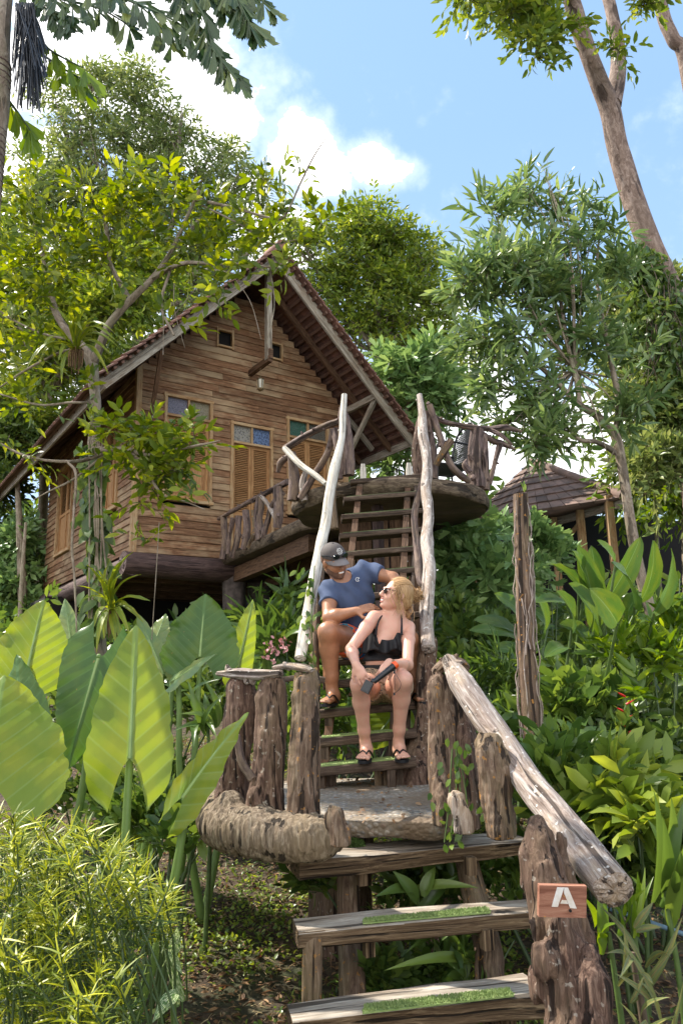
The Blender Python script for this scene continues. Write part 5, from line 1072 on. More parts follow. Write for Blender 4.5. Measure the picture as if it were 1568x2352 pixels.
# ------------------------------------------------------------------ leafy foreground tree on the left
TP = [([(236, 1800, 5.6), (226, 1450, 5.5), (222, 1300, 5.45), (214, 1150, 5.4), (214, 1030, 5.4), (222, 950, 5.4), (216, 880, 5.4), (212, 835, 5.4)], [23, 18, 15, 14, 13, 12, 13, 14]),
      ([(212, 840, 5.4), (198, 805, 5.4), (160, 765, 5.4), (128, 715, 5.45), (110, 640, 5.5), (92, 560, 5.5), (72, 500, 5.55)], [14, 12, 10, 9, 7, 5, 3]),
      ([(212, 840, 5.4), (232, 790, 5.35), (252, 745, 5.3), (300, 690, 5.25), (350, 640, 5.2), (392, 580, 5.15), (425, 510, 5.1), (458, 436, 5.05)], [12, 11, 10, 9, 8, 6, 5, 4]),
      ([(252, 610, 5.4), (250, 560, 5.4), (243, 500, 5.4), (255, 465, 5.4)], [5, 6, 6, 4]), ([(300, 690, 5.25), (270, 640, 5.3), (252, 600, 5.4)], [7, 6, 5]),
      ([(350, 640, 5.2), (420, 605, 5.0), (500, 608, 4.85), (560, 606, 4.75), (640, 615, 4.65), (700, 600, 4.6)], [7, 6, 4, 3, 2.5, 1.5]),
      ([(450, 458, 5.05), (540, 478, 4.9), (600, 495, 4.8), (650, 500, 4.75), (690, 420, 4.7), (720, 360, 4.7), (752, 312, 4.7)], [5, 4, 3, 3, 2.5, 1.8, .8]),
      ([(462, 470, 5.05), (560, 520, 4.9), (620, 560, 4.8), (700, 545, 4.75)], [3, 2.5, 2, 1]), ([(620, 615, 4.7), (630, 700, 4.68), (612, 790, 4.65)], [2, 1.6, 1.2]),
      ([(392, 620, 5.1), (370, 700, 5.), (400, 770, 4.95)], [4, 4, 3]),
      ([(206, 1032, 5.4), (250, 1033, 5.2), (292, 1031, 5.1), (340, 1046, 5.0), (405, 1033, 4.9), (470, 1020, 4.8), (505, 1012, 4.75)], [9, 7, 6, 5, 4, 3, 1.5]),
      ([(292, 1031, 5.1), (325, 1065, 5.0), (346, 1095, 4.95), (372, 1135, 4.9), (420, 1150, 4.85), (470, 1170, 4.8)], [5, 5, 4, 3, 2, 1]),
      ([(240, 1040, 5.3), (190, 1058, 5.2), (140, 1060, 5.1), (90, 1055, 5.1), (40, 1040, 5.1), (-10, 1010, 5.1)], [6, 5, 4, 3, 3, 2]),
      ([(240, 1045, 5.3), (170, 1100, 5.2), (110, 1130, 5.1), (75, 1150, 5.1)], [4, 3, 2, 1]), ([(214, 925, 5.4), (160, 925, 5.4), (90, 930, 5.4), (0, 905, 5.4)], [4, 3, 3, 2]),
      ([(200, 800, 5.4), (140, 810, 5.45), (60, 850, 5.5), (0, 890, 5.5)], [5, 4, 3, 2]), ([(175, 780, 5.45), (110, 770, 5.5), (40, 740, 5.55), (-20, 700, 5.6)], [4, 3, 3, 2]),
      ([(232, 1270, 5.4), (240, 1350, 5.35), (250, 1450, 5.35)], [5, 4, 3])]
LB = [(95, 450, 5.5, 42), (40, 520, 5.5, 50), (30, 440, 5.5, 30), (110, 560, 5.5, 55), (180, 410, 5.4, 28), (200, 450, 5.4, 38), (235, 500, 5.4, 48), (300, 420, 5.35, 36), (260, 430, 5.3, 34), (300, 500, 5.3, 60), (360, 430, 5.2, 40), (400, 480, 5.2, 48), (350, 560, 5.2, 50), (440, 560, 5.1, 42), (510, 470, 5., 28), (490, 530, 4.95, 34), (160, 620, 5.5, 55), (60, 640, 5.6, 62), (250, 600, 5.4, 50), (120, 700, 5.5, 45), (30, 740, 5.6, 52), (330, 620, 5.2, 34), (400, 640, 5.1, 24), (430, 610, 5.0, 30), (480, 620, 4.9, 24), (20, 860, 5.5, 42), (70, 820, 5.5, 36), (150, 380, 5.4, 20), (185, 345, 5.4, 14), (60, 930, 5.4, 26), (10, 1000, 5.3, 34), (50, 1050, 5.2, 26)]
LOW = [(262, 1010, 5.15, 26), (300, 1000, 5.1, 26), (345, 1010, 5., 26), (390, 1010, 4.95, 26), (440, 1015, 4.85, 24), (480, 1010, 4.8, 14), (520, 1012, 4.75, 8), (330, 1060, 5., 30), (380, 1070, 4.95, 26), (300, 1090, 5.1, 26), (350, 1120, 4.95, 26), (410, 1090, 4.9, 20), (400, 1145, 4.9, 18), (450, 1160, 4.85, 16), (330, 1160, 5., 16), (270, 1060, 5.2, 24), (200, 985, 5.3, 14), (160, 1005, 5.2, 12), (130, 1060, 5.1, 12), (80, 1130, 5.1, 10), (300, 1210, 5.2, 12), (340, 1250, 5.2, 12), (120, 930, 5.3, 10), (215, 900, 5.3, 12), (185, 1010, 5.3, 10), (355, 1265, 5.2, 8)]
OVER = [(640, 418, 4.75, 16), (615, 430, 4.75, 12), (700, 385, 4.7, 14), (728, 372, 4.7, 8), (672, 440, 4.75, 16), (640, 500, 4.75, 26), (700, 540, 4.75, 24), (740, 520, 4.75, 18), (620, 560, 4.8, 26), (560, 520, 4.9, 24), (580, 600, 4.75, 22), (640, 625, 4.65, 26), (690, 600, 4.62, 22), (560, 640, 4.75, 18), (500, 640, 4.8, 18), (460, 720, 4.8, 10), (500, 700, 4.8, 12), (610, 795, 4.65, 13), (596, 790, 4.65, 8), (620, 812, 4.65, 6), (560, 660, 4.72, 10), (730, 590, 4.6, 12), (350, 730, 5., 12), (400, 740, 5., 12), (330, 760, 5., 10), (660, 650, 4.65, 14)]
ft = empty('leafy_tree', atY(236, 1800, 5.6), 'slender forked tree with glossy yellow-green leaves in front of the house', 'tree')
mb = MB(); trunkmesh(mb, TP[:5], amp=.13, seed=3, ridge=.10, seg=14, res=.04, fs=4); mb.build('trunk', MT['bark'], ft)
mb = MB(); trunkmesh(mb, TP[5:], amp=.12, seed=30, ridge=.05, seg=8, res=.05, fs=5); mb.build('branch', MT['bark'], ft)
lf, tw = MB(), MB()
for B_, n, per in ((LB, 340, 3), (LOW, 120, 3), (OVER, 56, 2)):
    P, D, _ = blobpts(B_, n, .6, per=per, cl=.8); sprigs(lf, P, D*.5+rdir(len(P))*.7+[0, 0, .1], .24, 8, .10, .041, 'ov', droop=.3, twig=tw, spread=.95, rad=.0025, jit=.28)
lf.build('crown', MT['lf_yellow'], ft); tw.build('twigs', MT['twig'], ft)
# vines with heart-shaped leaves on the trunk
def trunkvine(part):
    n = 190; t = rng.random(n); y = 1010+t*430; x = np.interp(y, [1000, 1150, 1300, 1450], [218, 216, 224, 230])+rng.normal(size=n)*17
    P = np.array([atY(a, b, 5.28+.1*rng.random()) for a, b in zip(x, y)]); leaves(part('foliage'), P, rng.normal(size=(n, 3))*.35-[0, 0, .9], rng.normal(size=(n, 3))*.35-[.1, 1, 0], .10+.06*rng.random(n), .07, 'ov')
    for k in range(7):
        xs = 205+5*k; sweep(part('stem'), [atY(xs, 1010, 5.3), atY(xs+14*rng.normal(), 1200, 5.27), atY(xs+12*rng.normal(), 1420, 5.3)], [.006, .007, .006], seg=5, n=24, amp=.3)
    sweep(part('stem'), [atY(157, 1062, 5.1), atY(175, 1090, 5.05), atY(170, 1180, 5.05), atY(166, 1260, 5.05), atY(172, 1330, 5.05), atY(177, 1460, 5.05)], [.009, .010, .009, .008, .008, .005], seg=6, n=50, amp=.4, fs=14)
    sweep(part('stem'), [atY(366, 1200, 4.95), atY(360, 1300, 4.95), atY(354, 1390, 4.95), atY(349, 1470, 4.95)], [.003]*4, seg=4, n=20)
    for a, b in (((470, 640, 4.9), (395, 730, 4.9)), ((372, 700, 4.95), (375, 815, 4.9)), ((540, 640, 4.7), (600, 780, 4.65)), ((400, 650, 5.0), (425, 800, 4.95))):
        a, b = atY(*a), atY(*b); sweep(part('stem'), [a, (a+b)/2+[.03*rng.normal(), 0, .04], b], [.003, .003, .002], seg=4, n=12)
plant('trunk_vine', 'dark heart-leaved vine and hanging roots climbing the forked foreground tree', {'foliage': 'lf_dark', 'stem': 'bark'}, trunkvine, atY(232, 1460, 5.4), 'vine')
def nestfern(name, c, Y, lst, label, r=.0):
    C0 = atY(*c, Y)
    def b(part):
        for k, (x, y, w) in enumerate(lst):
            tip = atY(x, y, Y-.15-.35*rng.random()); d = tip-C0; L = np.linalg.norm(d)
            blade(part('fronds'), C0+rdir(1)[0]*.02, tip, w*.75*Y/F, np.array([0, -.8, .9]), curl=.10 if tip[2] > C0[2] else .22, wave=.35, n=10, fold=.2, seed=k, prof=lambda t: np.clip(np.minimum(1, .25+t*1.6)*np.clip((1-t)*3, 0, 1)**.7, .02, 1))
        for k in range(60): e = rdir(1)[0]; sweep(part('root_mass'), [C0, C0+e*[.05, .05, .03], C0+e*.05-[0, 0, .09+.06*rng.random()]], [.006, .004, .002], seg=4, n=5)
    return plant(name, label, {'fronds': 'lf_nest', 'root_mass': 'lf_brown'}, b, C0, 'fern', 'nest ferns perched on the foreground tree')
nestfern('nest_fern', (176, 805), 5.25, [(128, 705, 9), (145, 715, 8), (160, 700, 8), (178, 720, 8), (200, 705, 9), (215, 728, 9), (240, 745, 9), (262, 762, 8), (270, 785, 8), (275, 800, 8), (255, 815, 8), (100, 740, 8), (110, 765, 9), (60, 850, 9), (90, 830, 8), (135, 830, 7), (190, 760, 8), (165, 745, 8), (250, 860, 8), (142, 880, 7)], 'yellow nest fern perched in the fork of the foreground tree')
nestfern('nest_fern', (258, 1405), 5.1, [(200, 1298, 8), (225, 1310, 9), (252, 1285, 9), (266, 1300, 9), (290, 1278, 9), (305, 1268, 9), (325, 1320, 9), (180, 1345, 8), (195, 1375, 7), (215, 1440, 9), (240, 1470, 9), (268, 1485, 9), (300, 1460, 9), (330, 1430, 8), (345, 1380, 9), (310, 1405, 9), (232, 1330, 8), (280, 1320, 8), (222, 1500, 9), (286, 1500, 8)], 'large nest fern low on the trunk above the elephant ears')
# ------------------------------------------------------------------ palm hanging in from the top left
pr = empty('fishtail_palm', atY(-30, 480, 3.9), 'fishtail palm with ragged dark fronds and black fruit strings at the upper left', 'palm')
mb = MB(); P_ = [(-38, 900, 4.0), (-22, 460, 3.9), (-16, 350, 3.9), (-8, 250, 3.9), (-6, 180, 3.9), (0, 80, 3.9), (15, -40, 3.9)]
sweep(mb, [atY(*p) for p in P_], np.array([26, 26, 30, 34, 36, 28, 20])*3.9/F, seg=20, n=60, amp=.04, ridge=.03, seed=2); mb.build('trunk', MT['bark'], pr)
mb = MB()
for y in range(150, 470, 14): c = atY(np.interp(y, [180, 460], [-6, -22]), y, 3.9); sweep(mb, [c-[0, 0, .004], c+[0, 0, .004]], [np.interp(y, [180, 350, 460], [37, 31, 27.5])*3.9/F]*2, seg=18, n=2)
mb.build('leaf_scars', MT['gnarl'], pr)
mb = MB(); 
for k in range(150):
    a = atY(35+45*rng.random(), 5+20*rng.random(), 3.7+.2*rng.random()); x, y = 28+82*rng.random(), 150+110*rng.random()
    if abs(x-68) > 30: y -= 40
    b = atY(x, y, 3.6+.35*rng.random()); sweep(mb, [a, (a*.45+b*.55)+[0, 0, .03], b], [.0045, .0045, .003], seg=4, n=9, amp=.5, fs=30)
mb.build('fruit_strings', MT['metal'], pr)
lf, rc = MB(), MB()
def frond(P, n, L, w, dn=.7, sp_=.8):
    W_ = [atY(*p) for p in P]; X = spline(W_, n); T = nrmz(np.gradient(X, axis=0)); sweep(rc, W_, [.009, .004], seg=6, n=16)
    S = nrmz(np.cross(T, [0, -1., .25])); k = np.arange(n); sg = np.where(k % 2 == 0, 1., -1.)[:, None]
    for rep in range(2):
        ax = T*.55+S*sg*sp_*(1 if rep == 0 else -1)*rng.uniform(.4, 1, (n, 1))-ZA*dn+rng.normal(size=(n, 3))*.16
        s = (.75+.45*rng.random(n))*np.interp(k/n, [0, .2, .8, 1], [.6, 1, 1, .75])
        leaves(lf, X+rng.normal(size=(n, 3))*.01, ax, np.array([0, -.9, .5])+rng.normal(size=(n, 3))*.35, L*s, w*s, 'fish')
for P in ([(60, -40, 3.9), (200, -30, 3.6), (330, 15, 3.5), (420, 60, 3.5), (520, 150, 3.5)], [(260, -60, 3.6), (420, -40, 3.5), (520, 10, 3.45), (590, 70, 3.45)], [(350, -60, 3.6), (470, -50, 3.5), (560, -25, 3.5), (625, 20, 3.5)], [(80, -20, 3.9), (150, 0, 3.7), (230, 20, 3.7), (300, 60, 3.7)],
          [(180, -60, 3.8), (250, -20, 3.7), (330, 20, 3.6), (390, 90, 3.6)], [(420, -40, 3.5), (470, 40, 3.45), (480, 100, 3.45), (540, 170, 3.45)], [(60, -30, 4), (110, 20, 3.8), (170, 40, 3.7)], [(300, -70, 3.6), (400, -30, 3.5), (430, 50, 3.5)], [(480, -60, 3.4), (540, -10, 3.4), (575, 60, 3.4)]): frond(P, 16, .17, .06)
lf.build('frond', MT['lf_palm'], pr)
for P in ([(60, 60, 4), (110, 110, 3.9), (150, 135, 3.85), (190, 155, 3.8)], [(20, 230, 4), (50, 270, 4), (70, 300, 4)], [(90, 120, 4), (150, 160, 3.9), (185, 180, 3.9)]):
    lf = MB(); frond(P, 6, .19, .07, .9, .5); lf.build('frond', MT['lf_bright'], pr)
rc.build('rachis', MT['stemdark'], pr)
# ------------------------------------------------------------------ elephant ears
def ear(mb, J, T, w, nrm=(0, -1, .1), lobe=.36, cup=.10, wavy=.11, seed=0, droop=.08, mi=0, tw=0.):
    J, T = np.asarray(J, float), np.asarray(T, float); ax = T-J; L = np.linalg.norm(ax); ax /= L; nr = np.asarray(nrm, float); nr = nrmz(nr-ax*(nr@ax)); sd_ = np.cross(ax, nr)
    vs_ = np.concatenate([np.linspace(-lobe, 0, 9), np.linspace(0, 1, 27)[1:]]); m = 9
    for sg in (-1, 1):
        V = []; lc = []
        for v in vs_:
            if v < 0: q = -v/lobe; out = .97*math.sqrt(max(0, 1-q**2.4)); inn = .0+.42*q**.6; out = max(out, inn) if q < 1 else inn
            else: out = (1-v**2.1)**.85*(1-.10*v)*.97; inn = 0; out = max(out, 0)
            for j in range(m):
                s = j/(m-1); u = inn+(out-inn)*s; e = s**3
                side = (v-.55*u*w/L*1.6)*5.5; h = -2.2*cup*w*(u**1.15)+cup*w*u**3+.005*L*math.cos(2*pi*side)*min(1, u*4)*(1-.3*s)+e*wavy*w*float(vn(v*7, sg*3, seed, 2))-droop*L*max(0, v)**2
                r = 1+e*.05*float(vn(v*22, sg*5, seed, 6))+e*.03*float(vn(v*9, sg*5, seed, 7))
                V.append(J+ax*v*L+sd_*sg*u*w*r+nr*h); lc.append((sg*u*w/L*1.6, v, seed))
        n = len(vs_); i = np.arange(n-1)[:, None]*m; j = np.arange(m-1)[None]
        Fq = np.stack([i+j, i+j+1, i+m+j+1, i+m+j], -1).reshape(-1, 4)
        mb.add(V, Fq if sg > 0 else Fq[:, ::-1], None, mi, lc=lc)
    s = np.linspace(0, 1, 16)[:, None]; X = J+ax*L*s-nr*(droop*L*s**2+.004)
    mb2 = MB(); return X
EG = 'elephant ear leaves growing from the left slope'
def ears(name, label, lst, base, mat='lf_ear'):
    """one plant: leaves (junction, tip, half width, depth, nrm, material key) with stalks to the base"""
    root = empty(name, base, label, 'plant', EG); base = np.asarray(base, float)
    for k, (j, t, w, Y, Yt, nrm, mk) in enumerate(lst):
        J, T = atY(*j, Y), atY(*t, Yt); mb = MB(); X = ear(mb, J, T, w*Y/F, nrm, seed=k+len(name))
        o = mb.build('leaf', MT[mk], root)
        mb = MB(); sweep(mb, X, np.linspace(.009, .002, len(X)), seg=6, raw=True); mb.build('midrib', MT['rib'], o); mb = MB()
        b = base+rng.normal(size=3)*[.05, .05, 0]; mid = (J+b)/2+(J-b)*[.25, .25, 0]+[0, 0, .05]; back = J-nrmz(np.asarray(nrm, float))*.02
        sweep(mb, [b, mid, J*.8+mid*.2-nrmz(np.asarray(nrm, float))*.03, back, X[0]], [.026, .02, .016, .014, .012], seg=9, n=26)
        mb.build('stalk', MT['earstem'], root)
    return root
fr_ = (0, -1, .15)
B1 = atY(262, 1960, 3.25); B1[2] = gz(B1[0], B1[1])
ears('elephant_ear', 'tall elephant ear plant with the biggest glowing upright leaf, front left', [((298, 1742), (312, 1428), 98, 3.2, 3.3, (.25, -1, .1), 'lf_ear'), ((419, 1832), (556, 1630), 62, 3.2, 3.15, (-.55, -.8, .55), 'lf_ear')], B1)
B2 = atY(20, 2000, 2.9); B2[2] = gz(B2[0], B2[1])
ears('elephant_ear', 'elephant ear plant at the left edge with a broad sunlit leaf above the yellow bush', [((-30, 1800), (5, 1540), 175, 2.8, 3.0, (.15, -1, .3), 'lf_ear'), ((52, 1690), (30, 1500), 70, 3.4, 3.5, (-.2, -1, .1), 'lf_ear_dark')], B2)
B3 = atY(90, 1900, 3.9); B3[2] = gz(B3[0], B3[1])
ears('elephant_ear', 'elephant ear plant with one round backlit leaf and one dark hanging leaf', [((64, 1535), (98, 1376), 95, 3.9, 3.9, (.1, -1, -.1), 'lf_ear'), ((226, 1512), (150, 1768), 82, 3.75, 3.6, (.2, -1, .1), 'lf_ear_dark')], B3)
B4 = atY(455, 1850, 4.8); B4[2] = gz(B4[0], B4[1])
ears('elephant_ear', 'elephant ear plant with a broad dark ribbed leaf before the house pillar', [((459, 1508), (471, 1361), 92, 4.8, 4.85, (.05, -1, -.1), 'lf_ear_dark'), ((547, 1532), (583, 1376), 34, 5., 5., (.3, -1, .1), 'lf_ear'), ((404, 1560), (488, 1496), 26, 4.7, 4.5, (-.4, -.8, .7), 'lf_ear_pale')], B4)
B5 = atY(330, 1850, 5.0); B5[2] = gz(B5[0], B5[1])
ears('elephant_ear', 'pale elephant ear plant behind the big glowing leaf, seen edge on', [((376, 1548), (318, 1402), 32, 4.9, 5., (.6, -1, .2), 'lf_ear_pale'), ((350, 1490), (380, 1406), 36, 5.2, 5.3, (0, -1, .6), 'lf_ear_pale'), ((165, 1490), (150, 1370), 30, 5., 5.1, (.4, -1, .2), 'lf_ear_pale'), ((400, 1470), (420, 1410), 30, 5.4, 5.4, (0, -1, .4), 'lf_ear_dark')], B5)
B6 = atY(900, 1840, 5.6); B6[2] = gz(B6[0], B6[1])
ears('elephant_ear', 'elephant ear plant glimpsed between the lower stair treads', [((905, 1640), (840, 1720), 50, 5.4, 5.3, (.2, -1, .6), 'lf_ear'), ((960, 1660), (985, 1760), 40, 5.4, 5.3, (0, -1, .6), 'lf_ear'), ((850, 1680), (800, 1600), 34, 5.6, 5.6, (0, -1, .3), 'lf_ear_dark')], B6)
# ------------------------------------------------------------------ strap-leaved plants
def rosette(name, label, c, tips, mat, cat='plant', smat='stem', curl=.12, wv=.05, group=None, gl=0., jitter=.03):
    C0 = atY(*c); 
    def b(part):
        for k, (x, y, w, Y) in enumerate(tips):
            tip = atY(x, y, Y); s0 = C0+rng.normal(size=3)*jitter*[1, 1, 2.]
            n = np.array([.2*rng.normal(), -1, .9]); blade(part('foliage'), s0, tip, w*Y/F, n, curl=curl, wave=wv, n=10, fold=.22, seed=k)
        g0 = C0.copy(); g0[2] = min(C0[2]-.05, gz(C0[0], C0[1])-.02); sweep(part('stem'), [g0, (g0+C0)/2+[.02, 0, 0], C0+[0, 0, .05]], [.014, .012, .008], seg=7, n=8)
    return plant(name, label, {'foliage': mat, 'stem': smat}, b, C0, cat, group)
rosette('strap_plant', 'arching strap-leaved plant left of the stumps beneath the ribbed leaf', (478, 1680, 4.4), [(430, 1560, 9, 4.3), (460, 1548, 8, 4.3), (505, 1560, 9, 4.2), (520, 1590, 9, 4.2), (430, 1600, 10, 4.3), (412, 1640, 10, 4.2), (500, 1620, 10, 4.2), (445, 1720, 11, 4.1), (395, 1680, 10, 4.2), (500, 1700, 9, 4.1), (420, 1590, 9, 4.5), (470, 1590, 9, 4.4)], 'lf_shrub', curl=.25)
rosette('strap_plant', 'fresh green broad-bladed plant at the right edge by the driftwood end', (1530, 2080, 3.0), [(1500, 1815, 17, 2.9), (1540, 1830, 16, 2.95), (1568, 1840, 17, 3.), (1520, 1870, 16, 2.8), (1485, 1880, 15, 3.), (1590, 1900, 18, 2.8), (1560, 1950, 14, 2.7), (1548, 2000, 10, 2.7)], 'lf_shrub', curl=.07)
rosette('croton_plant', 'young croton with yellow upright leaves and dark lower ones right of the sign', (1448, 2115, 2.6), [(1390, 2010, 6, 2.55), (1410, 2000, 6, 2.6), (1430, 2022, 6, 2.5), (1445, 2010, 6, 2.6), (1462, 2000, 7, 2.55), (1480, 1990, 6, 2.6), (1500, 2012, 6, 2.6), (1455, 2050, 7, 2.5), (1420, 2050, 6, 2.5), (1486, 2040, 7, 2.5)], 'lf_bright')
rosette('croton_plant', 'dark red-veined croton below the young yellow one', (1455, 2230, 2.5), [(1375, 2080, 7, 2.6), (1500, 2070, 8, 2.5), (1520, 2130, 8, 2.45), (1568, 2100, 8, 2.4), (1560, 2160, 8, 2.35), (1400, 2130, 7, 2.4), (1390, 2190, 8, 2.3), (1540, 2200, 8, 2.3), (1420, 2250, 8, 2.2), (1500, 2260, 8, 2.3), (1430, 2120, 7, 2.5)], 'lf_red', smat='twig')
rosette('croton_plant', 'striped narrow-leaved croton at the bottom right corner', (1475, 2330, 2.35), [(1410, 2235, 7, 2.3), (1462, 2250, 5, 2.3), (1478, 2240, 5, 2.3), (1500, 2262, 6, 2.3), (1568, 2255, 8, 2.2), (1540, 2290, 7, 2.2), (1420, 2300, 7, 2.2), (1560, 2330, 8, 2.1), (1450, 2370, 7, 2.1)], 'lf_red', smat='twig')
rosette('ginger_plant', 'big soft-leaved plant at the lower right edge beside the sign post', (1400, 2180, 2.7), [(1372, 2010, 12, 2.8), (1340, 2060, 11, 2.7), (1402, 2075, 14, 2.6), (1372, 2140, 12, 2.6), (1420, 2120, 10, 2.6)], 'lf_bright', curl=.1)
rosette('dumb_cane', 'white-speckled dumb cane seedling on the ground at lower centre left', (395, 2280, 2.55), [(408, 2128, 13, 2.5), (376, 2170, 10, 2.55), (396, 2190, 9, 2.5), (350, 2350, 16, 2.4), (372, 2380, 18, 2.35), (420, 2240, 8, 2.5)], 'lf_vari', curl=.04)
rosette('spider_lily', 'long-leaved lily rosette in the shade under the plank steps', (1045, 2155, 3.4), [(985, 2120, 6, 3.4), (1000, 2105, 6, 3.4), (1030, 2090, 6, 3.4), (1050, 2080, 7, 3.4), (930, 2190, 12, 3.2), (880, 2230, 12, 3.15), (1085, 2110, 6, 3.4), (1100, 2150, 6, 3.3), (1070, 2200, 6, 3.2)], 'lf_shrub', curl=.15)
rosette('strap_plant', 'broad dark leaves growing in the shade right behind the top plank step', (960, 2090, 3.6), [(900, 2000, 16, 3.5), (1000, 1990, 14, 3.6), (1050, 2010, 13, 3.6), (860, 2060, 15, 3.4), (980, 1960, 14, 3.7), (1100, 2040, 12, 3.5)], 'lf_dark', curl=.1)
# heliconia clump on the right
HC = lambda x, y: (936.5+.4028*x, 804+.4028*y)
hl = [((1060, 1600), (965, 1110), 24), ((1130, 1430), (1325, 1065), 21), ((970, 1340), (785, 1212), 15), ((1320, 1440), (1398, 1085), 21), ((1000, 1400), (935, 1145), 20), ((930, 1600), (845, 1372), 17), ((1090, 1610), (915, 1330), 24), ((1190, 1560), (1035, 1360), 22), ((1290, 1470), (1160, 1210), 22), ((640, 1650), (345, 1600), 15), ((650, 1520), (490, 1388), 15), ((610, 1600), (375, 1538), 14), ((650, 1740), (480, 1700), 14), ((620, 1800), (390, 1838), 14), ((1080, 1350), (1045, 1115), 17), ((1180, 1230), (1075, 1085), 12), ((800, 1560), (715, 1480), 16), ((1050, 1660), (860, 1560), 17), ((900, 1700), (780, 1755), 16), ((1400, 1500), (1500, 1130), 20), ((1450, 1560), (1568, 1420), 22), ((1420, 1650), (1520, 1420), 20), ((760, 1640), (720, 1380), 14), ((1250, 1500), (1330, 1380), 18), ((900, 1440), (720, 1440), 14), ((980, 1750), (1130, 1640), 16), ((1500, 1820), (1560, 1640), 20)]
def helic(part, lst, base, Y=6.0):
    for k, (a, t, w) in enumerate(lst):
        y0 = Y+.5*rng.normal()*.6; A = atY(*HC(*a), y0); T = atY(*HC(*t), y0-.15-.3*rng.random())
        blade(part('foliage'), A, T, w*Y/F*1.3, np.array([.35*rng.normal(), -1, .35+.4*rng.random()]), curl=.05+.05*rng.random(), wave=.12, n=14, fold=.16, seed=k, prof=lambda t: np.clip(np.sin(pi*np.clip(t*.97+.03, 0, 1)**.85)**.6, .0, 1)*np.where(t > .999, 0, 1)+.02)
        b = base+rng.normal(size=3)*[.25, .2, 0]; b[2] = gz(b[0], b[1])
        sweep(part('stem'), [b, (b+A)/2+[0, 0, .1], A+(A-b)*.001], [.018, .014, .009], seg=7, n=14)
plant('heliconia', 'tall clump of long paddle leaves in front of the hut', {'foliage': 'lf_helic', 'stem': 'stem'}, lambda part: helic(part, [h for h in hl if h[0][0] > 880], atY(1365, 1700, 5.7), 5.3), atY(1365, 1700, 6.0), 'plant')
plant('heliconia', 'low heliconia clump spreading its paddle leaves left behind the vine-wrapped post', {'foliage': 'lf_helic', 'stem': 'stem'}, lambda part: helic(part, [h for h in hl if h[0][0] <= 880], atY(1245, 1760, 6.3), 6.3), atY(1245, 1760, 6.3), 'plant')
def bracts(part, x, ys, Y, s=1.):
    P = [atY(x+3*math.sin(k*2.), y, Y) for k, y in enumerate(np.linspace(*ys, 8))]; sweep(part('stem'), P, [.004, .004], seg=5)
    for k, p in enumerate(P[:-1]):
        sg = 1 if k % 2 else -1; sweep(part('bract'), [p, p+[sg*.022*s, -.01, .012], p+[sg*.05*s, -.015, .028*s]], [.009*s, .011*s, .001], seg=6, n=6, flat=.6); sweep(part('tip'), [p+[sg*.043*s, -.014, .025*s], p+[sg*.062*s, -.015, .036*s]], [.004, .0015], seg=5, n=3)
for k, (x, ys, Y, s) in enumerate(((1434, (1600, 1722), 4.5, 1.), (1290, (1596, 1632), 5.2, .8), (1252, (1556, 1582), 5.6, .8), (1310, (1588, 1640), 5.3, .7), (1505, (1455, 1475), 6, .7))):
    plant('red_flower', ['hanging red and yellow heliconia flower among dark leaves right of the driftwood rail', 'small red flower hanging right of the vine-wrapped post, level with the rail top', 'red flower close against the vine-wrapped post', 'thin red flower spike just right of the small red flower', 'tiny red bloom high among the paddle leaves'][k], {'stem': 'stem', 'bract': 'red', 'tip': 'lf_croton'}, lambda part: bracts(part, x, ys, Y, s), atY(x, ys[1], Y), 'flower', 'red heliconia flowers')
# shrubs
def shrub(name, label, blobs, n, L, W, mat, kind='ov', per=5, tl=None, base=None, droop=.25, group=None, cat='shrub', cl=.45):
    P, D, A = blobpts(blobs, n, .5, per=per, cl=cl); g0 = P.mean(0); g0[2] = gz(g0[0], g0[1]); z_ = gz(P[:, 0], P[:, 1]); P[:, 2] = np.maximum(P[:, 2], z_+.02)
    root = empty(name, g0, label, cat, group); lf, tw = MB(), MB()
    sprigs(lf, P, D*.6+rdir(len(P))*.5+[0, -.15, .3], tl or L*2.2, 7, L, W, kind, droop=droop, twig=tw, rad=.003, spread=.9, jit=.3)
    lf.build('foliage', MT[mat], root)
    for i, a in enumerate(A[:10]):
        b = g0+(a[:3]-g0)*[.3, .3, 0]; b[2] = gz(b[0], b[1])-.02; sweep(tw, [b, (b+a[:3])/2+rdir(1)[0]*.06, a[:3]], [.012, .009, .004], seg=6, n=9)
    tw.build('stem', MT['stemdark'], root); return root
shrub('fishtail_shrub', 'pale jagged-leaved palm shrub beneath the right rim of the deck', [(1030, 1200, 8.6, 34), (1080, 1240, 8.6, 44), (1030, 1290, 8.6, 44), (1130, 1240, 8.6, 36), (1100, 1320, 8.5, 44), (1040, 1370, 8.4, 40), (1110, 1400, 8.4, 40), (1150, 1330, 8.4, 34)], 190, .21, .09, 'lf_fish', 'fish', droop=.55)
shrub('fishtail_shrub', 'jagged-leaved shrub in front of the hut roof right of the deck', [(1220, 1240, 9.2, 34), (1260, 1290, 9.2, 36), (1200, 1330, 9, 36), (1290, 1250, 9.4, 20), (1210, 1200, 9.4, 18)], 110, .17, .075, 'lf_fish', 'fish', droop=.55)
shrub('cordyline', 'dark green leafy shrub between the right pole and the paddle leaves', [(1040, 1450, 7.5, 30), (1090, 1500, 7, 40), (1130, 1560, 6.5, 40), (1060, 1570, 6.4, 30), (1160, 1480, 7.2, 30)], 130, .14, .055, 'lf_dark')
shrub('bright_shrub', 'bright lime-leaved shrub sprawling at the right edge below the paddle leaves', [(1400, 1520, 5.0, 24), (1450, 1520, 5, 28), (1420, 1560, 4.9, 34), (1500, 1540, 4.9, 40), (1550, 1480, 5, 36), (1480, 1600, 4.8, 30), (1560, 1330, 5.4, 20)], 60, .13, .034, 'lf_bright', 'long', tl=.26)
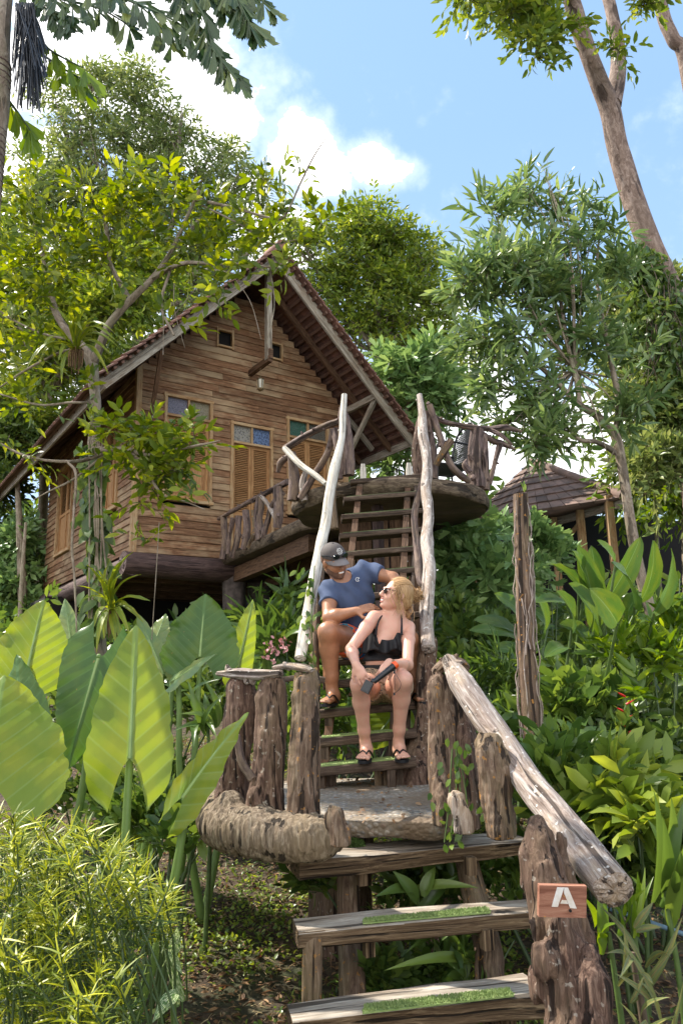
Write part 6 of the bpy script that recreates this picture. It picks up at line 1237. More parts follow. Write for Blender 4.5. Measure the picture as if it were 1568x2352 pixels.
shrub('dark_shrub', 'deep green shrub mass behind the driftwood rail', [(1200, 1600, 5.8, 40), (1280, 1600, 5.8, 46), (1350, 1620, 5.6, 46), (1300, 1680, 5.4, 46), (1400, 1680, 5.4, 46), (1480, 1680, 5.4, 50), (1550, 1640, 5.6, 50)], 230, .13, .05, 'lf_dark')
shrub('leafy_shrub', 'broad-leaved shrub just right of the vine-wrapped post', [(1270, 1660, 4.9, 26), (1310, 1640, 4.9, 28), (1350, 1680, 4.8, 30), (1290, 1710, 4.8, 30), (1370, 1640, 4.9, 26), (1330, 1730, 4.7, 26)], 85, .13, .062, 'lf_shrub')
shrub('leafy_shrub', 'glossy shrub under the middle of the driftwood rail', [(1280, 1790, 4.1, 30), (1330, 1800, 4.1, 34), (1250, 1850, 4, 26), (1310, 1860, 4, 30), (1220, 1900, 4, 24)], 85, .13, .055, 'lf_shrub')
shrub('leafy_shrub', 'drooping quilted-leaved shrub right of the driftwood rail', [(1400, 1830, 3.8, 34), (1450, 1830, 3.8, 34), (1420, 1900, 3.7, 36), (1370, 1860, 3.8, 26), (1470, 1920, 3.6, 34), (1350, 1920, 3.8, 24)], 60, .17, .06, 'lf_mid', droop=.6)
shrub('dark_shrub', 'shaded shrub low at the right edge behind the broad-bladed plant', [(1450, 1760, 4.6, 44), (1540, 1760, 4.6, 44), (1500, 1850, 4.4, 40), (1560, 1920, 4.2, 40), (1420, 2000, 4.0, 40), (1500, 2000, 4, 44), (1390, 1960, 4.2, 30)], 230, .115, .05, 'lf_dark')
shrub('leafy_shrub', 'small-leaved shrub behind the base of the sign post', [(1200, 2000, 4.2, 30), (1120, 2010, 4.2, 26), (1170, 2090, 4., 26), (1330, 1990, 4.1, 36), (1400, 2080, 3.6, 30)], 110, .08, .04, 'lf_shrub')
shrub('palm_seedling', 'fine palm fronds beside the vine-wrapped post below the rail top', [(1110, 1610, 5.6, 26), (1150, 1640, 5.5, 26), (1175, 1690, 5.3, 24), (1150, 1560, 5.7, 26)], 60, .17, .03, 'lf_shrub', 'long', tl=.3)
shrub('banana_shrub', 'light green plants with pink blossoms behind the white pole', [(640, 1440, 8, 34), (680, 1490, 7.6, 34), (630, 1500, 7.6, 26), (700, 1540, 7, 24), (650, 1400, 8.4, 24)], 26, .30, .07, 'lf_shrub', 'long', tl=.4)
shrub('dark_shrub', 'dark shrub filling the gap left of the stumps', [(330, 1620, 6.4, 40), (400, 1580, 6.4, 40), (460, 1640, 6.0, 44), (520, 1600, 6., 40), (60, 1700, 6, 60), (170, 1600, 6.6, 40)], 200, .12, .05, 'lf_dark')
shrub('leafy_shrub', 'green shrub seen through the gaps between the stumps', [(600, 1640, 6, 40), (680, 1640, 6, 40), (660, 1720, 5.6, 40), (760, 1660, 6.2, 40), (740, 1600, 6.4, 34), (840, 1620, 6.4, 44), (930, 1600, 6.4, 44), (800, 1560, 6.6, 34), (690, 1580, 6.4, 34)], 260, .10, .045, 'lf_shrub')
shrub('dark_shrub', 'shade plants under the platform behind the plank steps', [(740, 2030, 3.9, 30), (1010, 2050, 4.2, 30), (900, 2140, 3.9, 30), (1000, 2220, 3.6, 34), (880, 2280, 3.4, 26), (1060, 2290, 3.3, 26), (930, 2060, 4.2, 30), (1180, 2160, 3.8, 26)], 190, .07, .035, 'lf_dark')
pk = empty('blossom_plant', atY(645, 1520, 7.2), 'pink blossoms behind the bottom of the white pole', 'flower')
for x, y in ((618, 1490), (640, 1498), (650, 1480), (628, 1508), (688, 1500)):
    mb = MB(); p = atY(x, y, 7.2); leaves(mb, p+rng.normal(size=(14, 3))*.03, rdir(14)+[0, -.5, .5], rdir(14), .045, .03, 'ov'); mb.build('blossom', MT['pink'], pk)
shrub('leafy_shrub', 'low dark plants around the elephant ear stalks on the slope', [(300, 1900, 4.1, 34), (360, 1870, 4.4, 36), (420, 1860, 4.5, 36), (470, 1880, 4.3, 30), (440, 1800, 5, 40), (380, 1800, 5, 40), (470, 1940, 3.9, 24), (150, 1850, 4.2, 50), (240, 1840, 4.2, 40), (40, 1800, 4.4, 60)], 230, .065, .036, 'lf_dark')
shrub('leafy_shrub', 'soft green plants hiding the bare stalks left of the base log', [(350, 1900, 3.9, 30), (400, 1890, 3.9, 32), (450, 1900, 3.8, 28), (390, 1950, 3.7, 26), (300, 1880, 3.9, 28), (440, 1960, 3.6, 22)], 80, .09, .045, 'lf_shrub')
# vine-wrapped cut post
VP_ = [(1250, 2080, 4.5), (1230, 1790, 4.5), (1213, 1560, 4.5), (1206, 1400, 4.5), (1199, 1260, 4.5), (1195, 1136, 4.5)]
vp = empty('vine_post', atY(*VP_[0]), 'tall cut trunk post wrapped in dry vines right of the stairs', 'post')
mb = MB(); W_ = [atY(*p) for p in VP_]; sweep(mb, W_, np.array([25, 23, 21, 20, 18, 17])*4.5/F, seg=20, n=70, amp=.08, ridge=.08, seed=12); mb.build('trunk', MT['stump2'], vp)
mb = MB(); X = spline(W_, 60)
for k in range(17):
    a0 = rng.random()*6; tw_ = rng.normal()*.08; i0 = rng.integers(0, 30); i1 = min(59, i0+rng.integers(12, 40)); r = np.interp(np.arange(60), [0, 59], [25, 18])*4.5/F+.004
    sweep(mb, [X[i]+r[i]*np.array([cos(a0+tw_*(i-i0)), sin(a0+tw_*(i-i0)), 0])+rng.normal(size=3)*.006 for i in range(i0, i1, 2)], [.0045, .003], seg=5, n=(i1-i0)*2)
mb.build('vine', MT['drift'], vp)
mb = MB(); top = X[-1]; leaves(mb, top+rng.normal(size=(5, 3))*.02+[.02, 0, .03], rng.normal(size=(5, 3))*.3+[0, 0, 1], rdir(5), .05, .018, 'ov'); mb.build('sprout', MT['lf_bright'], vp)
# ivy runners on the right-hand posts
def ivy(part):
    n = 46; y = 1690+rng.random(n)*250; x = 1035+rng.normal(size=n)*22+np.where(y > 1800, 10, 20); P = np.array([atY(a, b, 3.36) for a, b in zip(x, y)])
    leaves(part('foliage'), P, rng.normal(size=(n, 3))*.4-[0, 0, .8], rng.normal(size=(n, 3))*.4-[0, 1, 0], .042, .026, 'ov')
    for k in range(4): sweep(part('stem'), [atY(1020+12*k, 1935, 3.36), atY(1030+14*k, 1850, 3.37), atY(1050+rng.normal()*8, 1720, 3.4)], [.003]*3, seg=4, n=12)
plant('ivy_creeper', 'small creeper climbing the posts above the right end of the top plank step', {'foliage': 'lf_shrub', 'stem': 'stem'}, ivy, atY(1040, 1930, 3.4), 'creeper')
def ivy2(part):
    n = 40; y = 1300+rng.random(n)*230; x = 712+rng.normal(size=n)*14; P = np.array([atY(a, b, np.interp(b, [1280, 1520], [5.3, 4.9])-.03) for a, b in zip(x, y)])
    leaves(part('foliage'), P, rng.normal(size=(n, 3))*.5-[0, 0, .8], rng.normal(size=(n, 3))*.4-[0, 1, 0], .07, .035, 'ov')
    sweep(part('stem'), [atY(730, 1560, 4.95), atY(715, 1450, 5.0), atY(722, 1300, 5.3)], [.004]*3, seg=4, n=14)
plant('ivy_creeper', 'sparse creeper on the lower ends of the white and brown poles', {'foliage': 'lf_shrub', 'stem': 'stem'}, ivy2, atY(730, 1560, 5.), 'creeper')
# ------------------------------------------------------------------ yellow narrow-leaved bush, lower left
def yellow(part):
    S = []
    for k in range(240):
        x = rng.random()*440-30; top = np.interp(x, [-30, 60, 200, 330, 400, 430], [1850, 1868, 1900, 1950, 2040, 2130])+rng.random()**1.1*470
        if x > 290 and top > 2090: continue
        Y = 2.25+.9*rng.random()-.35*max(0, (top-2000)/400); c = atY(x, top, Y); S.append(c)
        b = c+[.12*rng.normal()-(.12 if x > 290 else 0), .1+.1*rng.normal(), -.45]; sweep(part('stem'), [b, (b+c)/2+[.02, 0, 0], c], [.004, .0035, .002], seg=5, n=6)
        m = 40; t = rng.random(m)**.5; p = b*(.55*(1-t))[:, None]+c*(1-.55*(1-t))[:, None]
        a = rng.normal(size=(m, 3))*[.9, .9, .35]+[0, 0, .75]; N_ = rdir(m)*.5+[0, -.3, 1]; L_ = .045+.05*rng.random(m)**2; y_ = t > .66-.3*(rng.random() < .3); leaves(part('young_leaves'), p[y_], a[y_], N_[y_], L_[y_], .0056, 'blade'); leaves(part('foliage'), p[~y_], a[~y_], N_[~y_], L_[~y_], .0056, 'blade')
plant('yellow_bush', 'bushy shrub of narrow yellow-green leaves filling the lower left corner', {'foliage': 'lf_croton2', 'young_leaves': 'lf_croton', 'stem': 'stemdark'}, yellow, [atY(150, 2400, 2.5)[0], 2.5, 0], 'bush')
# ------------------------------------------------------------------ leaf litter, grass and weeds on the slope
def scatter(name, n, L, W, mat, kind, up=.3, region=(-2.6, 2.8, 2.0, 8.5), dens=None, lift=.006):
    x = region[0]+(region[1]-region[0])*rng.random(n); y = region[2]+(region[3]-region[2])*rng.random(n)**1.3
    if dens is not None: k = vn(x*1.8, y*1.8, 0, dens)+.3*rng.normal(size=n) > 0; x, y = x[k], y[k]
    P = np.stack([x, y, gz(x, y)+lift+.01*rng.random(len(x))], 1); m = len(x); a = rng.normal(size=(m, 3)); a[:, 2] = up+.25*rng.normal(size=m) if up > .5 else .15*rng.normal(size=m)
    mb = MB(); leaves(mb, P, a, rng.normal(size=(m, 3))*.35+[0, 0, 1], L*(.5+rng.random(m)), W*(.6+.7*rng.random(m)), kind); return mb.build(name, MT[mat], kind='stuff')
scatter('leaf_litter', 16000, .034, .017, 'lf_brown', 'ov')
scatter('grass', 46000, .05, .0055, 'lf_mid', 'blade', up=.9, dens=3)
scatter('weeds', 20000, .028, .016, 'lf_shrub', 'ov', up=.6, dens=6, lift=.015)
scatter('clover', 26000, .026, .02, 'lf_mid', 'ov', up=.55, region=(-1.6, 1.2, 2.2, 6.2), dens=12, lift=.02)
scatter('dry_grass', 16000, .05, .004, 'lf_straw', 'blade', up=.2)
scatter('leaf_litter', 5000, .07, .004, 'lf_brown', 'dia')
def gstuff(): pass
# loose things on the platform and ground
mb = MB(); n = 60; P = np.array([atZ(1e3-220*rng.random()**.6+20*rng.normal(), 1790+95*rng.random()**1.6, 1.012) for _ in range(n)]); leaves(mb, P, rng.normal(size=(n, 3))*[1, 1, .2], rng.normal(size=(n, 3))*.4+[0, 0, 1], .035, .02, 'ov')
mb.build('leaf_litter', MT['lf_brown'], kind='stuff')
mb = MB(); blade(mb, atZ(440, 2325, .07), atZ(600, 2190, .22), .055, (0, -.4, 1), curl=-.15, wave=.8, n=12, fold=.6, seed=3); mb.build('dead_leaf', MT['lf_brown'], label='large curled dry brown leaf lying on the ground at lower centre left', cat='leaf')
mb = MB(); a, b = atZ(1380, 2080, .42), atZ(1640, 2170, .3); sweep(mb, [a, (a+b)/2, b], [.012]*3, seg=8, n=10)
mt = plain('blue_pipe_paint', (.18, .30, .40), .5, noise=.3); mb.build('water_pipe', mt, label='thin blue water pipe lying on the ground at lower right', cat='pipe')
# ------------------------------------------------------------------ people: bodies grown as one blended surface
MT['skin_m'] = plain('tanned_skin', (.36, .165, .085), .42, noise=.16, nscale=30, sss=.03, spec=.5, bump=.06)
MT['skin_f'] = plain('fair_skin', (.62, .35, .245), .38, noise=.08, nscale=30, col2=(.62, .31, .22), sss=0., spec=.5, bump=.04)
MT['shirt'] = plain('blue_tshirt', (.058, .080, .145), .85, noise=.25, nscale=9, col2=(.072, .098, .17), spec=.2, bump=.05)
MT['blackcloth'] = plain('black_cloth', (.012, .012, .014), .6, noise=.2, spec=.3)
MT['cap'] = plain('grey_cap', (.085, .07, .065), .8, noise=.2, nscale=60)
MT['brim'] = plain('grey_brim', (.20, .175, .17), .8, noise=.15)
MT['lens'] = plain('dark_lens', (.008, .01, .012), .08)
MT['teeth'] = plain('teeth', (.85, .82, .76), .3)
MT['lips'] = plain('lips', (.50, .18, .14), .4)
MT['beard'] = plain('short_beard', (.07, .038, .026), .9, noise=.4, nscale=200, col2=(.20, .10, .06))
MT['hairblond'] = wood('blond_hair', (.20, .105, .045), (.42, .25, .115), (.66, .46, .25), ring=120, along=2, crack=.2, bump=.2, isl=.3, rough=.45)
MT['watch'] = plain('wooden_watch', (.32, .12, .035), .4, noise=.3, nscale=80)
MT['orange'] = plain('orange_plastic', (.85, .10, .015), .4)
MT['whiteprint'] = plain('white_print', (.7, .7, .68), .7)
MT['nail'] = plain('pale_nail_polish', (.85, .80, .78), .25)
def swim():
    m, g = newmat('patterned_swim_shorts'); tcn = g('ShaderNodeTexCoord'); w = g('ShaderNodeTexNoise', {'Vector': tcn.outputs['Object'], 'Scale': 7., 'Detail': 2., 'Distortion': 1.5})
    c = g.ramp(w.outputs[0], [(0, (.02, .12, .40)), (.40, (.02, .14, .42)), (.44, (.60, .07, .02)), (.56, (.66, .11, .03)), (.60, (.02, .22, .30)), (.68, (.03, .05, .16))])
    b = g('ShaderNodeBsdfPrincipled', {'Base Color': c, 'Roughness': .7}); finish(g, b.outputs[0]); return m
MT['swim'] = swim()
def patt():
    m, g = newmat('patterned_brown_shorts'); tcn = g('ShaderNodeTexCoord'); w = g('ShaderNodeTexVoronoi', {'Vector': tcn.outputs['Object'], 'Scale': 90.})
    c = g.mix(g('ShaderNodeMapRange', {'Value': w.outputs['Distance'], 'From Min': .3, 'From Max': .45}).outputs[0], (.02, .016, .014), (.32, .22, .14))
    b = g('ShaderNodeBsdfPrincipled', {'Base Color': c, 'Roughness': .8}); finish(g, b.outputs[0]); return m
MT['patt'] = patt()
class Frame:
    def __init__(s, o, fwd, up):
        s.o = np.asarray(o, float); s.y = nrmz(fwd); s.x = nrmz(np.cross(s.y, up)); s.z = np.cross(s.x, s.y); s.A = np.array([s.x, s.y, s.z])
    def __call__(s, x, y, z): return s.o+s.x*x+s.y*y+s.z*z
def head(b, f, k=.012, jaw=1.):
    """x to the person's right, y out of the face, z up"""
    b.ell(f(0, -.018, .018), (.073, .092, .092), f.A, k=.015); b.ell(f(0, .022, -.028), (.060, .066, .078), f.A, k=.02)
    b.ell(f(0, .045, -.083), (.036*jaw, .036, .026), f.A, k=.025)
    for s in (-1, 1):
        b.ell(f(s*.034, .052, -.035), (.024, .026, .024), f.A, k=.015); b.ell(f(s*.073, -.008, -.018), (.009, .019, .030), f.A, k=.004)
        b.ell(f(s*.046, .0, -.065), (.018*jaw, .04, .022), f.A, k=.02); b.cone(f(s*.012, .083, .022), f(s*.048, .070, .022), .008, .007, k=.01)
        b.ell(f(s*.031, .092, .002), (.015, .011, .010), f.A, k=.008, op='cut'); b.ell(f(s*.031, .074, .0), (.012, .010, .009), f.A, k=.003)
    b.cone(f(0, .083, .010), f(0, .104, -.026), .007, .011, k=.008); b.ell(f(0, .094, -.032), (.017, .011, .008), f.A, k=.006)
    b.ell(f(0, .082, -.052), (.024, .010, .006), f.A, k=.004); b.ell(f(0, .080, -.068), (.022, .010, .007), f.A, k=.004); b.ell(f(0, .077, -.092), (.018, .014, .014), f.A, k=.012)
def hand(b, w, d, nrm, curl=(.3, .5, .5), spread=.012, side=1, s=1., splay=0., thumb=(.5, .75, .2), lens=(1., 1.08, 1.0, .82)):
    """palm, four unequal bent fingers and a thumb; nrm points out of the palm, side is where the thumb sits"""
    d = nrmz(d); nrm = np.asarray(nrm, float); nrm = nrmz(nrm-d*(nrm@d)); sd_ = np.cross(d, nrm)*side; w = np.asarray(w, float)
    A = np.array([sd_, d, nrm]); b.ell(w+d*.045*s, (.038*s, .052*s, .016*s), A, k=.012); b.cone(w-d*.01, w+d*.03*s, .024*s, .022*s, k=.012); tips = []
    for i in range(4):
        o = (1.5-i); p = w+d*(.080-.004*abs(o-.5))*s+sd_*o*.0195*s; dd = nrmz(d+sd_*o*splay*.1); ang = 0.; r = .0088*s
        for j, Ls in enumerate((.040, .026, .021)):
            ang += curl[j]*(1+.08*i); dirn = dd*math.cos(ang)+nrm*math.sin(ang); q = p+dirn*Ls*s*lens[i]; b.cone(p, q, r, r*.9, k=.0045); r *= .92; p = q
        tips.append(p)
    p = w+d*.022*s+sd_*.030*s; q = p+nrmz(d*thumb[0]+sd_*thumb[1]+nrm*thumb[2])*.040*s; b.cone(p, q, .0125*s, .0105*s, k=.010); r = q+nrmz(d*.95+sd_*.1+nrm*thumb[2]*1.5)*.030*s; b.cone(q, r, .010*s, .0085*s, k=.005)
    return tips
def foot(b, heel, d, ank, s=1., big=1):
    """heel on the ground, toes along d, big toe on side big"""
    d = np.asarray(d, float); d = nrmz(d); sd_ = nrmz(np.cross(d, ZA))*big; h = np.asarray(heel, float)
    b.ell(h+d*.02+ZA*.028, (.032*s, .036*s, .030*s), np.array([sd_, d, ZA]), k=.02); b.cone(ank, h+d*.035+ZA*.045, .032*s, .034*s, k=.02)
    b.cone(h+d*.04+ZA*.040, h+d*.145*s+ZA*.020, .034*s, .019*s, k=.03); b.ell(h+d*.155*s+ZA*.017, (.043*s, .04*s, .016*s), np.array([sd_, d, ZA]), k=.02)
    tp = []
    for i, (o, L, r) in enumerate(((.027, .052, .0135), (.006, .050, .0095), (-.010, .043, .0088), (-.024, .034, .0082), (-.036, .022, .0078))):
        p = h+d*.172*s+sd_*o*s+ZA*.014; q = h+d*(.172+L)*s+sd_*(o*1.05)*s+ZA*.011; b.cone(p, q, r*s, r*s, k=.004); tp.append(q)
    return tp
def flipflop(parent, heel, d, s=1., big=1, mats=('blackcloth', 'blackcloth'), z=0.):
    d = nrmz(d); sd_ = nrmz(np.cross(d, ZA))*big; h = np.asarray(heel, float)-ZA*.004; n = 26; out = []
    for t in np.arange(n)/n*2*pi:
        y = .105+.132*math.cos(t); w = (.040+.012*math.cos(t))*math.sin(t); out.append(h+d*y*s+sd_*(w*s+.004*math.cos(t)))
    out = np.array(out); mb = MB(); V = np.vstack([out, out-ZA*.016, out.mean(0)[None], out.mean(0)[None]-ZA*.016])
    f = [(i, (i+1) % n, n+(i+1) % n, n+i) for i in range(n)]+[((i+1) % n, i, 2*n) for i in range(n)]+[(n+i, n+(i+1) % n, 2*n+1) for i in range(n)]
    mb.add(V, f, smooth=False); o = mb.build('flip_flop', MT[mats[0]], parent)
    mb = MB(); a = h+d*.178*s+sd_*.016*s+ZA*.03
    for sg in (-1, 1): e = h+d*.085*s+sd_*sg*.043*s; sweep(mb, [h+d*.178*s+sd_*.016*s, a+ZA*.004, (a+e)/2+ZA*.033*s, e+ZA*.012, e], [.0035, .004, .0055, .005, .004], seg=8, n=14)
    mb.build('strap', MT[mats[1]], o)
def at(*p): return atY(*p)
# ---- woman on the stairs
def woman():
    seat = STEP[2]; root = empty('person', [seat[0], seat[1], seat[2]], 'laughing blond woman in a black halter top and sunglasses seated in front on the stairs', 'person')
    zt = STEP[0][2]+.022
    hR, hL = at(850, 1580, 4.96), at(908, 1580, 4.96); kR, kL = at(826, 1572, 4.50), at(925, 1562, 4.50)
    aR, aL = at(838, 1692, 4.70), at(914, 1690, 4.70); 
    heR = np.array([at(842, 1700, 4.74)[0], 4.745, zt]); heL = np.array([at(914, 1700, 4.74)[0], 4.745, zt]); aR[2] = aL[2] = zt+.085
    dR, dL = np.array([-.14, -1, 0]), np.array([.06, -1, 0])
    pel, wai, che, nek = at(880, 1560, 4.98), at(878, 1520, 4.955), at(893, 1458, 4.90), at(905, 1410, 4.885)
    sR, sL = at(858, 1418, 4.83), at(938, 1441, 4.90); eR, eL = at(806, 1490, 4.66), at(936, 1528, 4.62); wR, wL = at(818, 1528, 4.40), at(892, 1524, 4.42)
    tx = nrmz(sL-sR); T = Frame(che, nrmz(np.array([-.05, -1, .12])), [0, 0, 1]); T.x = -tx; T.z = nrmz(nek-wai); T.y = nrmz(np.cross(T.z, T.x)); T.A = np.array([T.x, T.y, T.z]); I = np.array([[-1., 0, 0], [0, -1, 0], [0, 0, 1]])
    H = Frame(at(909, 1366, 4.87), (-.90, -.36, .26), (.30, .05, 1))
    b = SDF([-.12, 4.28, 1.08], [.62, 5.16, 2.30], .0048)
    b.ell(pel+[0, 0, -.03], (.145, .110, .10), I, k=.03); b.ell(wai, (.110, .084, .095), T.A, k=.05); b.ell(che+T.z*.01, (.121, .088, .125), T.A, k=.05)
    b.ell(che-T.z*.04+T.x*.055+T.y*.062, (.058, .050, .058), T.A, k=.025); b.ell(che-T.z*.04-T.x*.055+T.y*.062, (.058, .050, .058), T.A, k=.025)
    b.cone(sR+[.03, .02, .0], nek+[0, .02, -.01], .042, .046, k=.04); b.cone(sL-[.03, -.01, 0], nek+[0, .02, -.01], .044, .046, k=.04); b.cone(sR, nek-[0, 0, .03], .03, .03, k=.03); b.cone(sL, nek-[0, 0, .03], .03, .03, k=.03)
    b.cone(nek-[0, 0, .02], H(0, -.035, -.05), .048, .046, k=.025); head(b, H, jaw=.92)
    for s, e, w in ((sR, eR, wR), (sL, eL, wL)):
        m = e+(w-e)*.28; b.chain([s, s+(e-s)*.35, e, m, w], [.042, .040, .031, .034, .022], k=.018)
    for h, k_, a in ((hR, kR, aR), (hL, kL, aL)):
        m = k_+(a-k_)*.3+np.array([0, .022, 0]); b.chain([h, h+(k_-h)*.5, k_, m, a+(m-a)*.3, a], [.094, .076, .052, .049, .034, .029], k=.025)
    foot(b, heR, dR, aR, .98, big=-1); foot(b, heL, dL, aL, .98, big=1)
    hand(b, wR, at(838, 1568, 4.365)-wR, [.12, 1, .15], curl=(.35, .55, .45), side=-1, s=.92, splay=.8, thumb=(.75, .6, .25))
    hand(b, wL, at(868, 1568, 4.38)-wL, [-.1, 1, -.1], curl=(.55, .9, .7), side=1, s=.92, splay=.3, thumb=(.8, .45, .5))
    mb = MB(); b.mesh(mb); body = mb.build('body', MT['skin_f'], root)
    # halter top
    c = SDF([.08, 4.7, 1.55], [.60, 5.12, 2.1], .0055); o = .008
    c.ell(wai, (.118+o, .088+o, .095), T.A, k=.05); c.ell(che+T.z*.01, (.128+o, .088+o, .125), T.A, k=.05)
    for s in (-1, 1): c.ell(che-T.z*.04+s*T.x*.055+T.y*.062, (.058+o, .050+o, .058+o), T.A, k=.03)
    nb = at(893, 1432, 4.80); c.ell(nb, (.066, .30, .150), np.array([T.x, [0, -1, 0], T.z]), k=.01, op='cut')
    c.half(at(880, 1449, 4.85)+[0, 0, .004], T.z*1.+T.y*-.25); c.half(at(880, 1518, 4.9), -ZA); mb = MB(); c.mesh(mb); top = mb.build('halter_top', MT['blackcloth'], root)
    mb = MB()
    sweep(mb, [at(862, 1458, 4.775), at(866, 1436, 4.775), at(874, 1418, 4.80), at(889, 1400, 4.87)], [.009, .006, .005, .004], seg=8, n=14)
    sweep(mb, [at(922, 1458, 4.785), at(922, 1436, 4.80), at(922, 1418, 4.82), at(921, 1404, 4.90)], [.009, .006, .005, .004], seg=8, n=14); mb.build('strap', MT['blackcloth'], top)
    mb = MB(); nu, nv = 70, 14; V = []; cc = at(884, 1478, 4.92)
    for j in range(nv+1):
        t = j/nv
        for i in range(nu+1):
            q = i/nu; th = pi*(-.12+1.24*q); w = .118+.022*t; fold = (.004+.012*t)*math.sin(q*46+2*math.sin(q*9)); dip = .105*max(0, 1-((q-.53)/.27)**2)**.5*(1-t)**.8; zt_ = at(0, 1452, 4.8)[2]-dip
            zb_ = at(0, 1517, 4.8)[2]+.014*math.sin(q*23); z = zt_*(1-t)+zb_*t; x = -math.cos(th)*(w+fold); y = -math.sin(th)*(.118+.012*t+fold)-.02*math.sin(pi*q)
            V.append([cc[0]+x, cc[1]+y, z])
    i = np.arange(nv)[:, None]*(nu+1); j = np.arange(nu)[None]; mb.add(V, np.stack([i+j, i+nu+1+j, i+nu+2+j, i+j+1], -1).reshape(-1, 4)); o_ = mb.build('ruffle', MT['blackcloth'], top)
    o_.modifiers.new('t', 'SOLIDIFY').thickness = .002
    # shorts
    c = SDF([.05, 4.62, 1.42], [.6, 5.16, 1.8], .006); c.ell(pel+[0, 0, -.03], (.163, .124, .108), I, k=.03); c.ell(wai-[0, 0, .04], (.128, .098, .07), T.A, k=.04)
    for h, k_ in ((hR, kR), (hL, kL)): c.cone(h, h+(k_-h)*.26, .106, .101, k=.03)
    for h, k_ in ((hR, kR), (hL, kL)): c.half(h+(k_-h)*.33, k_-h)
    c.half(at(880, 1532, 4.9), ZA); mb = MB(); c.mesh(mb); mb.build('shorts', MT['patt'], root)
    c = SDF([.05, 4.7, 1.5], [.6, 5.16, 1.85], .006); c.ell(wai-[0, 0, .03], (.131, .100, .09), T.A, k=.04); c.ell(pel, (.160, .122, .10), I, k=.03); c.half(at(880, 1527, 4.9), ZA); c.half(at(880, 1556, 4.9), -ZA); mb = MB(); c.mesh(mb); mb.build('waistband', MT['blackcloth'], root)
    flipflop(root, heR, dR, .98, -1); flipflop(root, heL, dL, .98, 1)
    # hair: combed back into a messy bun
    mb = MB(); bun = H(-.005, -.135, .035); c = SDF(H.o-.2, H.o+.2, .005)
    c.ell(H(0, -.024, .022), (.079, .094, .096), H.A, k=.015); c.ell(H(0, -.07, -.03), (.058, .05, .055), H.A, k=.02); c.ell(bun, (.036, .034, .04), H.A, k=.02)
    c.half(H(0, .052, .02), H.y*1.+H.z*-.35); c.ell(H(0, .085, -.05), (.2, .075, .085), H.A, k=.01, op='cut')
    for s in (-1, 1): c.ell(H(s*.08, -.005, -.03), (.03, .022, .035), H.A, k=.008, op='cut')
    c.mesh(mb)
    for k in range(230):
        a = rng.uniform(-1.25, 1.25); e0 = rng.uniform(.0, 1.); r = np.array([.079, .094, .098])*(1.0+.03*rng.random())
        pts = []
        for t in np.linspace(0, 1, 9):
            y = .050*(1-t)-.115*t; ang = a*(1-.45*t); pr_ = math.sqrt(max(0, 1-((y+.024)/.096)**2)); pts.append(H(math.sin(ang)*r[0]*pr_*1.0, y, .022+math.cos(ang)*r[2]*pr_*(1-.05*t)))
        pts[-1] = bun+rdir(1)[0]*.02; sweep(mb, pts, [.0016, .0032, .003, .002], seg=5, n=16)
    for k in range(90):
        p = bun+rdir(1)[0]*[.03, .03, .036]; q = bun+rdir(1)[0]*.046; e = bun+rdir(1)[0]*.062; sweep(mb, [p, q, e], [.003, .0035, .001], seg=5, n=9)
    for k in range(34):
        s = rng.choice([-1, 1, 1, -1]); p = H(s*.066, .03-.02*rng.random(), .06-.03*rng.random()); sweep(mb, [p, H(s*(.084+.01*rng.random()), .022*rng.normal()+.02, .0), H(s*.082, .0+.02*rng.normal(), -.06), H(s*(.075+.015*rng.random()), -.03+.025*rng.normal(), -.10-.05*rng.random())], [.0018, .0026, .002, .0008], seg=5, n=14)
    for k in range(20): p = H(.03*rng.normal(), -.1, -.05); sweep(mb, [p, H(.04*rng.normal(), -.11, -.09), H(.05*rng.normal(), -.10, -.15)], [.002, .002, .0008], seg=5, n=8)
    mb.build('hair', MT['hairblond'], root)
    # sunglasses, smile
    sg_ = MB()
    for s in (-1, 1): sweep(sg_, [H(s*.034, .088, -.002), H(s*.034, .094, -.002)], [.022, .022], seg=18, n=2, flat=.85, up=H.z); sweep(sg_, [H(s*.052, .088, .008), H(s*.072, .04, .010), H(s*.077, -.01, -.002)], [.003]*3, seg=6, n=8)
    sweep(sg_, [H(-.014, .094, .004), H(0, .098, .007), H(.014, .094, .004)], [.003]*3, seg=6, n=5); sg_.build('sunglasses', MT['lens'], root)
    mb = MB(); c = SDF(H(0, .08, -.06)-.05, H(0, .08, -.06)+.05, .0022); c.ell(H(0, .0855, -.0595), (.019, .0075, .0062), H.A, k=.001); c.mesh(mb, smooth=1); mb.build('teeth', MT['teeth'], root)
    mb = MB(); sweep(mb, [H(-.026, .074, -.053), H(-.012, .090, -.0525), H(0, .093, -.051), H(.012, .090, -.0525), H(.026, .074, -.053)], [.0015, .0035, .0035, .0035, .0015], seg=7, n=16); sweep(mb, [H(-.024, .074, -.058), H(-.012, .088, -.069), H(0, .0905, -.071), H(.012, .088, -.069), H(.024, .074, -.058)], [.0015, .004, .0045, .004, .0015], seg=7, n=16); mb.build('lips', MT['lips'], root)
    mb = MB(); ax = nrmz(wL-eL); sweep(mb, [wL-ax*.030, wL-ax*.012], [.0285, .0275], seg=18, n=2); sweep(mb, [wL-ax*.021+[0, -.026, .004], wL-ax*.021+[0, -.034, .006]], [.017, .016], seg=16, n=2); mb.build('watch', MT['watch'], root)
    mb = MB(); ax = nrmz(wR-eR); X = [wR-ax*.01+.025*(math.cos(t)*nrmz(np.cross(ax, ZA))+math.sin(t)*np.cross(ax, nrmz(np.cross(ax, ZA)))) for t in np.linspace(0, 2*pi, 17)]; sweep(mb, X, [.0014], seg=5, n=34); mb.build('bracelet', MT['glasslan'], root)
